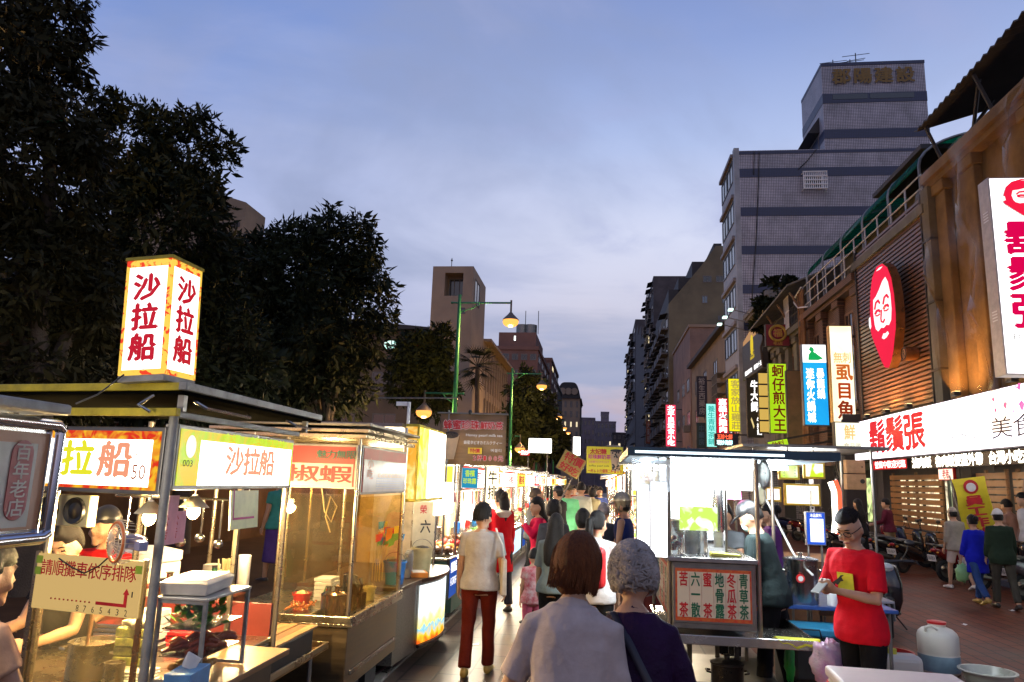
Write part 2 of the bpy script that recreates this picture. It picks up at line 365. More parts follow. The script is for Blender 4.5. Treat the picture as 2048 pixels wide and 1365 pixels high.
def crown(name, blobs, n, ln, wd, seed, mat, parent, droop=.25):
    V, k = leaves(blobs, n, ln, wd, seed, droop)
    me = bpy.data.meshes.new(name); me.vertices.add(len(V)); me.vertices.foreach_set('co', V.ravel())
    me.loops.add(4*k); me.loops.foreach_set('vertex_index', np.arange(4*k)); me.polygons.add(k); me.polygons.foreach_set('loop_start', np.arange(0, 4*k, 4))
    me.update(calc_edges=True); me.materials.append(mat); o = bpy.data.objects.new(name, me); COL.objects.link(o); o.parent = parent; return o
def tree(label, base, blobs_px, n, ln, wd, seed, mat=LEAFM, group='street trees along the left pavement', trunk=.22, droop=.25, name='street_tree'):
    """blobs_px: (px, py, Y, rx_px, rz_px, depth factor)"""
    t = thing(name, label, 'tree', base, 0, group); bl = []
    for px, py, Y, rp, rq, dp in blobs_px:
        c = PY(px, py, Y)-Vector(base); k = Y/FPX; bl.append((tuple(c), (rp*k, rp*k*dp, rq*k)))
    g = random.Random(seed); small = []
    for c, r in bl:   # satellite clumps break up the outline
        for _ in range(9):
            d = Vector((g.gauss(0, 1), g.gauss(0, 1), g.gauss(0, 1))).normalized(); f = g.uniform(.2, .36)
            small.append(((c[0]+d.x*r[0]*.93, c[1]+d.y*r[1]*.93, c[2]+d.z*r[2]*.93), (r[0]*f, r[1]*f, r[2]*f)))
    crown('crown', bl+small, n, ln, wd, seed, mat, t, droop)
    b = B(); zc = sum(c[2] for c, r in bl)/len(bl); xc = sum(c[0] for c, r in bl)/len(bl); yc = sum(c[1] for c, r in bl)/len(bl)
    fork = Vector((xc*.15, yc*.15, max(2.0, zc*.45)))
    b.tube([(0, 0, -.1), (xc*.05, yc*.05, fork.z*.5), fork], [trunk*1.25, trunk, trunk*.8], 9)
    for c, r in bl:
        m = fork.lerp(Vector(c), .5)+Vector((g.uniform(-.3, .3), g.uniform(-.3, .3), .3)); b.tube([fork-Vector((0, 0, .2)), m, c], [trunk*.55, trunk*.35, trunk*.1], 7)
    b.obj('trunk', BARK, t, smooth=60); return t
tree('huge dark tree filling the upper left corner of the view', (-8.6, 10.5, .05), [(-60, 120, 10, 190, 190, 1.1), (40, 330, 10.5, 175, 190, 1), (-10, 560, 10.5, 200, 190, 1), (90, 60, 10.8, 90, 110, 1), (150, 590, 11.2, 110, 150, 1), (60, 760, 11, 170, 110, 1)], 60000, .165, .024, 1, LEAFW, trunk=.3, droop=.6)
tree('tall dark tree behind the red lettered tower sign', (-9.6, 16.5, .05), [(255, 300, 16, 100, 130, 1), (390, 320, 16.5, 72, 95, 1), (330, 460, 16, 130, 140, 1), (240, 640, 16.5, 150, 150, 1), (390, 620, 17, 110, 150, 1), (330, 770, 16, 170, 90, 1), (455, 720, 17, 90, 110, 1)], 62000, .20, .029, 2, LEAFM, droop=.35)
tree('broad round dark tree left of the school tower', (-9.2, 25, .05), [(600, 560, 25, 130, 125, 1), (690, 500, 25, 70, 80, 1), (500, 560, 25, 120, 110, 1), (690, 630, 25, 100, 120, 1), (560, 700, 25, 170, 110, 1), (450, 640, 25, 90, 130, 1), (640, 770, 25.5, 110, 80, 1), (500, 790, 25, 140, 70, 1)], 70000, .25, .038, 3, LEAFM, droop=.3)
tree('dark tree mass at the back filling the gap beneath the two nearest crowns', (-15, 19, .05), [(40, 640, 19, 190, 150, 1), (240, 720, 19, 190, 120, 1), (-80, 760, 19, 190, 140, 1), (420, 760, 20, 130, 90, 1)], 30000, .30, .05, 9, LEAFM)
tree('small bushy tree before the school tower, lit orange from below', (-8.2, 33, .05), [(840, 715, 33, 60, 58, 1), (872, 690, 33, 30, 35, 1), (815, 760, 33, 48, 50, 1), (860, 785, 33, 50, 50, 1)], 20000, .22, .04, 4, LEAFG, trunk=.12)
tree('dark trees standing between the two far green lamp posts', (-6.8, 45, .05), [(1052, 790, 45, 34, 40, 1), (1075, 830, 47, 34, 45, 1), (1035, 840, 44, 28, 50, 1), (1060, 880, 45, 45, 45, 1)], 16000, .29, .05, 5, LEAFM, trunk=.16)
tree('farthest low dark tree beside the row of street lamps', (-5.2, 62, .05), [(1098, 850, 62, 18, 34, 1), (1110, 885, 62, 20, 30, 1)], 6000, .36, .06, 6, LEAFM, trunk=.12)
def palm():
    p = PY(948, 900, 38); t = thing('palm_tree', 'dark fan palm in front of the long school facade', 'tree', (p.x, 38, .05)); top = PY(950, 735, 38).z
    b = B(); b.tube([(0, 0, 0), (.1, 0, top*.6), (0, 0, top)], [.16, .13, .12], 8); b.obj('trunk', BARK, t, smooth=60)
    g = random.Random(3); f = B()
    for i in range(34):
        a = g.uniform(0, 6.28); e = g.uniform(-.9, 1.2); d = Vector((math.cos(a)*math.cos(e), math.sin(a)*math.cos(e), math.sin(e))); st = Vector((0, 0, top)); en = st+d*g.uniform(.6, .95)
        sd = d.cross(Vector((0, 0, 1))).normalized(); up = sd.cross(d)
        for j in range(11):
            w = (j-5)*.24; dd = (d*math.cos(w)+sd*math.sin(w)).normalized(); e2 = en+dd*.75+Vector((0, 0, -.18)); n2 = up*.0+dd.cross(up).normalized()*.035
            f.add([en-n2, en+n2, e2], [(0, 1, 2)])
        f.tube([st, en], .018, 4)
    f.obj('crown', LEAFM, t)
palm()
# ================================================================== buildings
BEIGE = M('beige rendered wall', (.22, .17, .115), .85, 0, .35, .5, .2, 6)
BEIGE2 = M('pale tile wall', (.30, .22, .15), .8, 0, .25, .4, .2, 6)
GREY = M('grey rendered wall', (.17, .16, .15), .85, 0, .4, .5, .2, 6)
DARKW = M('sooty wall', (.07, .06, .06), .85, 0, .5, .6, .2, 6)  # one dark noise-varied tone for recessed walls and far blocks
REDW = M('red brown wall', (.20, .10, .075), .85, 0, .3, .5)
OLIVE = M('olive rendered wall', (.16, .13, .075), .85, 0, .35, .35, .15, 6)
MAUVE = M('mauve wall', (.16, .13, .15), .85, 0, .35, .4)  # distance haze is put into the wall colour of the farthest blocks
WINP = M('dark window glass', (.012, .015, .02), .08, 0, .3, 3, spec=.8)
WINB = M('sky blue window glass', (.10, .16, .20), .12, 0, .4, 2, spec=.9)
ROOFD = M('dark roof', (.03, .028, .028), .7, 0, .4, 2)
LITWIN = E('lit room window', (1, .82, .5), 1.6); LITGRN = E('lit green room window', (.35, .9, .75), 1.3, (.9, 1, .95), 6)
def win_Y(p, x0, z0, x1, z1, y, mat=WINP, fr=.06, rec=.0, frame=None, bars=1):
    """window in a wall facing -Y at y: frame proud of the wall, pane inside"""
    f = B(); d = .05
    for a in ((x0, z0, x1, z0+fr), (x0, z1-fr, x1, z1), (x0, z0+fr, x0+fr, z1-fr), (x1-fr, z0+fr, x1, z1-fr)): f.box(a[0], y-d, a[1], a[2], y+.02, a[3])
    for i in range(bars): xm = x0+(x1-x0)*(i+1)/(bars+1); f.box(xm-fr*.4, y-d+.005, z0+fr, xm+fr*.4, y+.02, z1-fr)
    w = f.obj('window', frame or GREY, p); q = B(); q.box(x0+fr, y-.012, z0+fr, x1-fr, y+.015, z1-fr); q.obj('pane', mat, w); return w
def win_X(p, y0, z0, y1, z1, x, s=-1, mat=WINP, fr=.07, frame=None, bars=1):
    """window in a wall facing s*X at x"""
    f = B(); d = .05*s
    def bb(b, ya, za, yb, zb, xa, xb): b.box(min(xa, xb), ya, za, max(xa, xb), yb, zb)
    for a in ((y0, z0, y1, z0+fr), (y0, z1-fr, y1, z1), (y0, z0+fr, y0+fr, z1-fr), (y1-fr, z0+fr, y1, z1-fr)): bb(f, *a, x-.02*s, x+d)
    for i in range(bars): ym = y0+(y1-y0)*(i+1)/(bars+1); bb(f, ym-fr*.4, z0+fr, ym+fr*.4, z1-fr, x-.02*s, x+d*.9)
    w = f.obj('window', frame or GREY, p); q = B(); bb(q, y0+fr, z0+fr, y1-fr, z1-fr, x-.015*s, x+.012*s); q.obj('pane', mat, w); return w
SCHW = M('weathered school wall', (.13, .095, .065), .85, 0, .4, .4, .2, 6)  # left wing wall, a darker brown than the tower
# ---- school with its tower
def school():
    Y0 = 56; t = thing('school_building', 'beige school block with a square bell tower and long columned side wing', 'building', (0, 0, 0))
    a = PY(866, 540, Y0); c = PY(947, 540, Y0); zt = PY(905, 533, Y0).z; xr = c.x; xl = a.x; y2 = 62.5
    zl = PY(800, 655, Y0).z; xL = -46
    b = B(); b.box(xL, Y0+1.5, 0, xl-.01, Y0+30, zl); b.obj('wall', SCHW, t)
    r = B(); n = 14; pts = []
    for i in range(n+1): u = i/n; pts.append((xL-1+(xl+1-xL-.02)*u, zl+.15+1.9*math.sin(math.pi*min(1, u*.5+.5))))
    r.prism([(xL-1, zl+.004)]+pts+[(xl-.02, zl+.004)], Y0+.6, Y0+31); r.obj('roof', ROOFD, t, smooth=30)
    # tower: front face with a deep square opening
    o0 = PY(888, 592, Y0); o1 = PY(927, 546, Y0)
    b = B(); b.box(xl, Y0, 0, o0.x, y2, zt); b.box(o1.x, Y0, 0, xr, y2, zt); b.box(o0.x, Y0, 0, o1.x, y2, o0.z); b.box(o0.x, Y0, o1.z, o1.x, y2, zt); b.box(o0.x, Y0+1.4, o0.z, o1.x, y2, o1.z); b.obj('tower', BEIGE2, t)
    win_Y(t, o0.x+.1, o0.z+.05, o1.x-.1, o1.z-.15, Y0+1.34, WINP, .08, bars=2)
    w0 = PY(919, 628, Y0); w1 = PY(931, 616, Y0); win_Y(t, w0.x, w0.z, w1.x, w1.z, Y0, WINP, .05, bars=0)
    w0 = PX(952, 610, xr); w1 = PX(958, 570, xr); win_X(t, w0.y-1, w0.z, w0.y+1.4, w1.z, xr, 1, WINP)
    q = B(); p = PY(898, 533, Y0); q.cyl((p.x, Y0+1, zt), (p.x, Y0+1, zt+1.0), .03); q.ell((p.x, Y0+1, zt+.8), .09, 8, 6); q.obj('lightning_rod', IRON, t)
    # windows of the left wing
    w0 = PY(766, 700, Y0+1.5); w1 = PY(800, 680, Y0+1.5); win_Y(t, w0.x, w0.z, w1.x, w1.z, Y0+1.5, LITGRN, .08)
    for k in range(1, 6): win_Y(t, w0.x-k*3.2, w0.z, w1.x-k*3.2, w1.z, Y0+1.5, WINP, .08)
    for k in range(5):
        w0 = PY(742, 790, Y0+1.5); w1 = PY(792, 745, Y0+1.5); win_Y(t, w0.x-k*3.4, w0.z, w1.x-k*3.4, w1.z, Y0+1.5, WINP, .08)
    for k in range(5):
        w0 = PY(742, 875, Y0+1.5); w1 = PY(792, 828, Y0+1.5); win_Y(t, w0.x-k*3.4, w0.z, w1.x-k*3.4, w1.z, Y0+1.5, WINP, .08)
    # long side wing: slabs, columns, dark bays
    ya = y2; yb = PX(1016, 745, xr).y; za = PX(966, 682, xr).z; h = za/3.35; x = xr-.3
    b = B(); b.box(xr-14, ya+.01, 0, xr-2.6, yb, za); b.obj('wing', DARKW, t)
    s = B()
    for k in range(4): z = za-k*h*.98; s.box(xr-2.6, ya+.01, z-.75, xr, yb, z)
    s.box(xr-15, ya+.02, za+.003, xr+.7, yb+.5, za+.25); s.obj('floor_slabs', BEIGE2, t)
    ncol = 11
    for i in range(ncol):
        y = ya+(yb-ya)*(i+.5)/ncol; c = B(); c.box(xr-.45, y-.22, 0, xr+.06, y+.22, za-.01); c.obj('column', BEIGE2, t)
    q = B()
    for k in (1, 2): q.box(xr-.3, ya+.02, za-k*h*.98, xr-.22, yb, za-k*h*.98+.9)
    q.obj('balcony_railing', BEIGE, t)
    for i in range(ncol-1):
        for k in range(3):
            y = ya+(yb-ya)*(i+1)/ncol; z = za-(k+1)*h*.98; win_X(t, y-.8, z+.9, y+.8, z+2.4, xr-2.6, 1, WINP)
    # gabled porch by the tower foot
    b = B(); g0 = PY(905, 830, 52); g1 = PY(940, 760, 52); b.prism([(g0.x, 0), (g1.x+.4, 0), (g1.x+.4, g1.z), (g0.x+1.2, g1.z+.7), (g0.x, g1.z-1.2)], 51, Y0-.02); b.obj('porch', BEIGE2, t)
school()
t = thing('boundary_wall', 'low brown school boundary wall behind the left stalls', 'wall', (-10.2, 5, .05)); b = B(); b.box(-.15, -8, 0, .1, 46, 1.5); b.obj('wall_body', M('brown boundary wall', (.10, .055, .03), .9, 0, .5, 1, spec=.1), t); b = B(); b.box(-.22, -8, 1.502, .17, 46, 1.62); b.obj('coping', M('brown boundary wall'), t)
t = thing('office_block', 'pale block corner rising above the dark trees on the left', 'building', (0, 0, 0))
def _blk():
    Y = 48; b = B(); a = PY(380, 380, Y); c = PY(492, 405, Y); b.prism([(a.x-6, 0), (c.x, 0), (c.x, c.z), (a.x+1, PY(445, 385, Y).z+.3), (a.x-6, a.z+2)], Y, Y+3.2); b.obj('wall', BEIGE, t)
    b = B(); a = PY(425, 455, Y); c = PY(470, 445, Y); b.box(a.x-4, Y-.05, a.z, c.x+.4, Y-.003, a.z+.35); b.obj('ledge', DARKW, t)
_blk()
# ---- generic far block
def block(name, label, px0, px1, pyt, Y, depth, mat, rows, cols, wmat=WINP, lit=(), group=None, pyb=None, roof=None, side=None, sz=(.5, .5), x1=None):
    t = thing(name, label, 'building', (0, 0, 0), 0, group); a = PY(px0, pyt, Y); c = PY(px1, pyt, Y) if x1 is None else Vector((x1, Y, PY(px0, pyt, Y).z)); zt = (a.z+c.z)/2
    b = B(); b.box(a.x, Y, 0, c.x, Y+depth, zt); b.obj('wall', mat, t)
    b = B(); b.box(a.x-.15, Y-.15, zt-.003, c.x+.15, Y+depth, zt+.5); b.obj('parapet', roof or mat, t)
    zb = PY(px0, pyb, Y).z if pyb else 0
    for r in range(rows):
        for k in range(cols):
            cw = (c.x-a.x)/cols; ch = (zt-zb)/rows; x = a.x+cw*(k+.5); z = zb+ch*(r+.55); m = LITWIN if (r, k) in lit else wmat
            win_Y(t, x-cw*sz[0]/2, z-ch*sz[1]/2, x+cw*sz[0]/2, z+ch*sz[1]/2, Y, m, .12)
    if side:  # windows along one side face
        s, nr, nc = side; xs = a.x if s < 0 else c.x
        for r in range(nr):
            for k in range(nc):
                cw = depth/nc; ch = (zt-zb)/nr; y = Y+cw*(k+.5); z = zb+ch*(r+.55); win_X(t, y-cw*.28, z-ch*.25, y+cw*.28, z+ch*.25, xs, s, LITWIN if (r+k*3) % 11 == 5 else wmat, .12)
    return t
bl = block('apartment_building', 'red brown apartment block with rooftop tanks above the school wing', 985, 1076, 700, 95, 22, REDW, 5, 5, pyb=860, sz=(.7, .4), side=(1, 5, 4))
def _top():
    Y = 95.5; a = PY(998, 665, Y); c = PY(1076, 700, Y); b = B(); b.box(a.x, Y, c.z+.4, c.x-.3, Y+12, a.z); b.obj('penthouse', REDW, bl)
    win_Y(bl, PY(1027, 672, Y).x, PY(1027, 683, Y).z, PY(1033, 672, Y).x, PY(1027, 671, Y).z, Y, LITW, .1, bars=0)
    b = B()
    for p in (1042, 1058): q = PY(p, 664, Y); b.cyl((q.x, Y+2, a.z), (q.x, Y+2, a.z+1.4), .9)
    b.obj('water_tank', STEELD, bl, smooth=40)
    b = B()
    for p in (1049, 1075): q = PY(p, 664, Y); b.cyl((q.x, Y+1, a.z), (q.x, Y+1, a.z+3.2), .05, n=5)
    b.obj('aerial_mast', IRON, bl)
_top()
block('apartment_building', 'narrow stepped apartment block right of the red brown one', 1078, 1103, 722, 118, 20, REDW, 6, 2, pyb=870, side=(1, 6, 3))
block('apartment_building', 'lower stepped block descending toward the domed building', 1096, 1114, 770, 135, 20, GREY, 4, 2, pyb=880)
bl = block('apartment_building', 'distant round roofed apartment block with three lit windows', 1114, 1160, 800, 190, 20, BEIGE2, 5, 4, lit=((2, 1), (2, 2), (2, 3)), pyb=900, sz=(.4, .6))
b = B(); a = PY(1113, 800, 190); c = PY(1161, 800, 190); w = c.x-a.x
b.prism([(a.x-.3, a.z+.4)]+[(a.x+w*u, a.z+.4+4.2*(1-abs(2*u-1)**5)) for u in [i/16 for i in range(17)]]+[(c.x+.3, a.z+.4)], 189.5, 209); b.obj('mansard_roof', ROOFD, bl)
for u in (.25, .5, .75): b = B(); b.cyl((a.x+w*u, 189.2, a.z+2.2), (a.x+w*u, 189.45, a.z+2.2), .9); b.obj('dormer', BEIGE2, bl)
block('apartment_building', 'far hazy mauve block closing the street, leftmost', 1160, 1190, 838, 300, 20, MAUVE, 5, 4, lit=((1, 2),), group='hazy blocks closing the street', pyb=930)
block('apartment_building', 'far hazy mauve block with a rooftop box, closing the street', 1186, 1232, 845, 330, 20, MAUVE, 5, 6, lit=((2, 4), (0, 1)), group='hazy blocks closing the street', pyb=930)
block('apartment_building', 'small far tower rising behind the hazy street-end blocks', 1202, 1218, 826, 345, 20, MAUVE, 6, 3, group='hazy blocks closing the street', pyb=930)
block('apartment_building', 'low far block right at the street end', 1225, 1262, 868, 280, 20, DARKW, 4, 4, lit=((2, 1),), group='hazy blocks closing the street', pyb=930)
# ---- right side, far to near
def cluttered(label, px_in, pyt, X, Y0, Y1, mat, rows, cols, name='apartment_building', clutter=26, seed=1, lit=.06):
    """street-side block whose facade at X faces the street, hung with cages, awnings and air conditioners"""
    zt = PX(px_in, pyt, X).z if px_in else pyt; t = thing(name, label, 'building', (0, 0, 0)); b = B(); b.box(X, Y0, 0, X+16, Y1, zt); b.obj('wall', mat, t)
    g = random.Random(seed); D = Y1-Y0
    for r in range(rows):
        for k in range(cols):
            y = Y0+D*(k+.5)/cols; z = 5+(zt-5)*(r+.5)/rows; win_X(t, y-D/cols*.3, z-.8, y+D/cols*.3, z+.8, X, -1, LITWIN if g.random() < lit else WINP, .1)
            if g.random() < .6:
                q = B(); q.hexa([(X-1.0, y-D/cols*.36, z+.75), (X-.06, y-D/cols*.36, z+1.0), (X-.06, y+D/cols*.36, z+1.0), (X-1.0, y+D/cols*.36, z+.75)], [(X-1.0, y-D/cols*.36, z+.8), (X-.06, y-D/cols*.36, z+1.12), (X-.06, y+D/cols*.36, z+1.12), (X-1.0, y+D/cols*.36, z+.8)]); q.obj('awning', ROOFD, t)
            if g.random() < .5:
                q = B()
                for i in range(7): yy = y-D/cols*.3+D/cols*.6*i/6; q.box(X-.6, yy-.02, z-.9, X-.56, yy+.02, z+.7)
                for zz in (-.9, -.1, .66): q.box(X-.64, y-D/cols*.32, z+zz, X-.02, y+D/cols*.32, z+zz+.06)
                q.obj('window_cage', STEELD, t)
            if g.random() < .35: q = B(); q.box(X-.55, y+D/cols*.32, z-.5, X-.03, y+D/cols*.32+.7, z); q.obj('air_conditioner', GREY, t, bevel=.03)
    return t, zt
t, zt = cluttered('dark stepped apartment block farthest down the right side', 1252, 722, 9.6, 200, 268, DARKW, 9, 6, seed=3)
for i, (px, py, y) in enumerate(((1262, 705, 196), (1272, 688, 182), (1282, 680, 168))):
    b = B(); z = PX(px, py, 9.7).z; b.box(9.7, y-8, 0, 24, y+6-.01*i, z); b.obj('stepped_wing', DARKW, t)
t, zt = cluttered('tall dark block with a rooftop mast behind the olive building', 1291, 612, 9.6, 132, 157, DARKW, 9, 5, seed=4)
q = B(); p = Vector((9.9, 155, zt)); q.cyl(p, p+Vector((0, 0, 3.4)), .1, n=6)
for k in range(6): q.tube([p+Vector((0, 0, 3.3-k*.2)), p+Vector((2.6-k*.3, -4+k*.3, .1))], .05, 4)
q.obj('mast', IRON, t)
cluttered('dark block with hanging window cages seen edge on beside the olive gable', 1318, 640, 9.7, 124.3, 131.8, DARKW, 8, 2, seed=5)
def olive():
    Y = 98; t = thing('apartment_building', 'olive building with a slanting gable edge and stepped balconies', 'building', (0, 0, 0))
    P = lambda x, y: (PY(x, y, Y).x, PY(x, y, Y).z)
    x0 = P(1338, 700)[0]; poly = [(x0, 0), (P(1460, 700)[0]+6, 0), (P(1460, 492)[0]+6, P(1460, 494)[1]), P(1432, 492), P(1400, 535), P(1340, 608)]; poly[-1] = (x0, poly[-1][1])
    b = B(); b.prism(poly, Y, Y+26); b.obj('wall', OLIVE, t)
    for (ax, ay, bx, by) in ((1432, 490, 1448, 478), (1388, 545, 1420, 515), (1360, 578, 1395, 548), (1340, 612, 1368, 572)):
        q = B(); a = P(ax, ay); c = P(bx, by); q.box(a[0], Y+2, a[1]-3, c[0], Y+25, c[1]); q.obj('roof_terrace', ROOFD, t)
    for (a0, a1, b0, b1, m) in ((1406, 552, 1423, 565, WINP), (1432, 552, 1447, 565, WINP), (1404, 592, 1415, 607, WINB), (1444, 592, 1456, 607, WINB), (1436, 632, 1444, 641, WINP)):
        c = P(a0, b1); d = P(b0, a1); win_Y(t, c[0], c[1], d[0], d[1], Y, m, .1)
    g = random.Random(9)
    for r in range(6):   # street side, cages and awnings
        for k in range(5):
            y = Y+3+k*5; z = 7+r*3.4
            if z > P(1340, 612)[1]-1: continue
            win_X(t, y-1.5, z-.8, y+1.5, z+.8, x0, -1, LITWIN if g.random() < .08 else WINP, .1)
            q = B(); q.box(x0-.9, y-1.8, z-1.2, x0-.02, y+1.8, z-1.0); q.box(x0-.9, y-1.8, z-1.0, x0-.84, y+1.8, z-.2); q.obj('balcony', GREY if g.random() < .5 else DARKW, t)
            if g.random() < .7: q = B(); q.hexa([(x0-1.1, y-1.7, z+.8), (x0-.05, y-1.7, z+1.05), (x0-.05, y+1.7, z+1.05), (x0-1.1, y+1.7, z+.8)], [(x0-1.1, y-1.7, z+.86), (x0-.05, y-1.7, z+1.15), (x0-.05, y+1.7, z+1.15), (x0-1.1, y+1.7, z+.86)]); q.obj('awning', ROOFD, t)
olive()
PINKW = M('pinkish old wall', (.26, .17, .13), .85, 0, .35, .6, .2, 6)
def lowrow():
    # low pinkish house with parapet in front of the olive block
    Y = 79; t = thing('row_house', 'pinkish low house with a flat parapet below the olive gable', 'building', (0, 0, 0)); a = PY(1395, 655, Y); x0 = 9.6
    b = B(); b.box(x0, Y, 0, x0+12, Y+18, a.z); b.obj('wall', PINKW, t); b = B(); b.box(x0-.15, Y-.15, a.z+.003, x0+12, Y+18, a.z+.3); b.obj('parapet', BEIGE2, t)
    for r in range(3):
        z = 5.5+r*3.6
        for y in (Y+2, Y+6.6, Y+12): win_X(t, y-1.2, z-.7, y+1.2, z+.8, x0, -1, WINP, .1)
        win_Y(t, x0+.5, z-.6, x0+2, z+.8, Y, WINP, .08)
    q = B(); q.box(x0-.7, Y+.5, 7.6, x0-.03, Y+1.4, 8.3); q.obj('air_conditioner', GREY, t, bevel=.03)
    Y = 54; t = thing('row_house', 'old brown row house with rusty window cage beside the tiled tower', 'building', (0, 0, 0)); a = PY(1425, 690, 64); x0 = 9.6
    b = B(); b.box(x0, Y, 0, x0+8, Y+24, a.z); b.obj('wall', BEIGE, t); b = B(); b.prism([(x0-.5, a.z+.003), (x0+8, a.z+.003), (x0+8, a.z+1.9), (x0-.5, a.z+.35)], Y-.2, Y+24); b.obj('roof', ROOFD, t)
    for r in range(3):
        for k in range(4): win_X(t, Y+1+k*6, 5+r*2.9, Y+3+k*6, 6.6+r*2.9, x0, -1, WINP, .1)
    q = B()
    for i in range(9): y = Y+3.2+i*.3; q.box(x0-.7, y, 8.2, x0-.66, y+.04, 10.6)
    for z in (8.2, 9, 9.8, 10.56): q.box(x0-.72, Y+3.1, z, x0-.02, Y+5.8, z+.05)
    q.obj('window_cage', STEELD, t)
lowrow()
# ---- the tiled tower block
TILE = BRICK('white square tiles', (.48, .46, .49), (.44, .42, .45), (.06, .06, .08), .11, .11, .014, 0, .5, 'XZ', .1, .5)
TILEB = BRICK('blue tile band', (.022, .03, .085), (.018, .026, .075), (.01, .012, .03), .11, .11, .012, 0, .45, 'XZ', .1, .25)
PANEL = M('grey facade panels', (.27, .28, .29), .5, 0, .35, 1.2, .2)
def tiled():
    Y = 48; t = thing('tiled_building', 'white tiled building with blue bands and a square rooftop tower', 'building', (0, 0, 0))
    P = lambda x, y: (PY(x, y, Y).x, PY(x, y, Y).z)
    x0, z1 = P(1478, 302); x1 = P(2040, 290)[0]; xa, zt = P(1642, 131); xb = P(1850, 150)[0]; zt = P(1745, 128)[1]
    b = B(); b.box(x0, Y, 0, x1, Y+5.4, z1); b.obj('wall', TILE, t); b = B(); b.box(xa, Y-.006, z1-1.5, xb, Y+5, zt); b.obj('tower', TILE, t)
    zs = [(302, 308, 0), (337, 354, 0), (415, 432, 0), (492, 509, 0), (570, 588, 0), (645, 662, 0)]
    for ya, yb, _ in zs:
        q = B(); za = P(1560, ya)[1]; zb = P(1560, yb)[1]; q.box(x0-.003, Y-.03, zb, x1, Y-.001, za); q.obj('blue_band', TILEB, t)
    for ya, yb in ((124, 130), (186, 205), (258, 276)):
        q = B(); za = P(1745, ya)[1]; zb = P(1745, yb)[1]; q.box(xa-.02, Y-.04, zb, xb+.02, Y+5.02, za); q.obj('blue_band', TILEB, t)
    for pa, pb in ((1665, 1735), (1740, 1828)):
        q = B(); a = P(pa, 199)[0]; c = P(pb, 199)[0]; q.box(a, Y-.06, P(1745, 198)[1], c, Y-.042, P(1745, 188)[1]); q.obj('window', WINP, t)
    # lettering on the tower top
    q = B(); gx = [1682, 1724, 1766, 1809]; s = 1.2
    for px, ch in zip(gx, '郡陽建設'):
        a = P(px, 155-(px-1688)*.03); n0 = len(q.v); q.text(ch, (a[0]-s/2, Y-.14, a[1]-s/2), (1, 0, 0), (0, 0, 1), s, s, .05)
    q.obj('lettering', M('old gold letters', (.16, .09, .015), .5, .3), t)
    # antennas
    q = B()
    for px, py, ps in ((1676, 104, 131), (1711, 103, 131), (1723, 90, 131)):
        a = P(px, ps); c = P(px, py); q.cyl((a[0], Y+1, zt-.2), (a[0], Y+1, c[1]), .035, n=5)
        for k in range(2): q.cyl((a[0]-.9+k*.3, Y+1, c[1]-.25-k*.35), (a[0]+.8-k*.3, Y+.6, c[1]-.3-k*.35), .022, n=4)
    q.obj('aerial_mast', IRON, t)
    # caged window on the side, drain pipes, box
    a = P(1604, 383); c = P(1649, 349); q = B()
    for i in range(13): x = a[0]+(c[0]-a[0])*i/12; q.box(x-.02, Y-.5, a[1], x+.02, Y-.46, c[1])
    for k in range(5): z = a[1]+(c[1]-a[1])*k/4; q.box(a[0]-.03, Y-.53, z-.025, c[0]+.03, Y-.44, z+.025)
    for x in (a[0], c[0]):
        for z in (a[1], c[1]-.04): q.box(x-.02, Y-.46, z, x+.02, Y, z+.04)
    q.obj('window_cage', WHITE, t); win_Y(t, a[0]+.12, a[1]+.15, c[0]-.12, c[1]-.1, Y, WINP, .07, frame=WHITE)
    q = B()
    for pts in (((1518, 306), (1516, 380), (1512, 480), (1506, 560), (1502, 640)), ((1508, 305), (1507, 350)), ((1632, 300), (1612, 325), (1596, 340))): q.tube([(P(*p)[0], Y-.08, P(*p)[1]) for p in pts], .035, 5)
    q.obj('cable', IRON, t)
    # street face: grey panels and blue glass, floor by floor
    b = B(); b.box(x0-.35, Y-.02, 3.5, x0-.004, Y+.5, z1+.2); b.obj('corner_column', PANEL, t)
    D = 5.4; b = B(); b.box(x0-.3, Y+.52, 3.5, x0-.006, Y+D, z1); b.obj('street_wall', PANEL, t); fl = 7; h = (z1-4)/fl
    for r in range(fl):
        z = 4+h*r
        for k in range(2): win_X(t, Y+.7+k*2.35, z+h*.34, Y+2.9+k*2.35, z+h*.86, x0-.3, -1, WINB if (r+k) % 3 else WINP, .08, BLACK)
        q = B(); q.box(x0-.5, Y+.52, z+h*.92, x0-.304, Y+D, z+h*1.0); q.obj('sill_course', M('tile course', (.22, .2, .2), .6), t)
    # canopy and hooded window of the tower
    q = B(); a = P(1627, 262); c = P(1640, 228); q.prism([(a[0]-.1, c[1]-.9), (xa-.01, c[1]+.25), (xa-.01, c[1]-.9)], Y+1, Y+4.6); q.obj('awning', ROOFD, t)
    win_X(t, Y+1.2, c[1]-3.2, Y+4.4, c[1]-1.0, xa, -1, WINB, .1)
tiled()
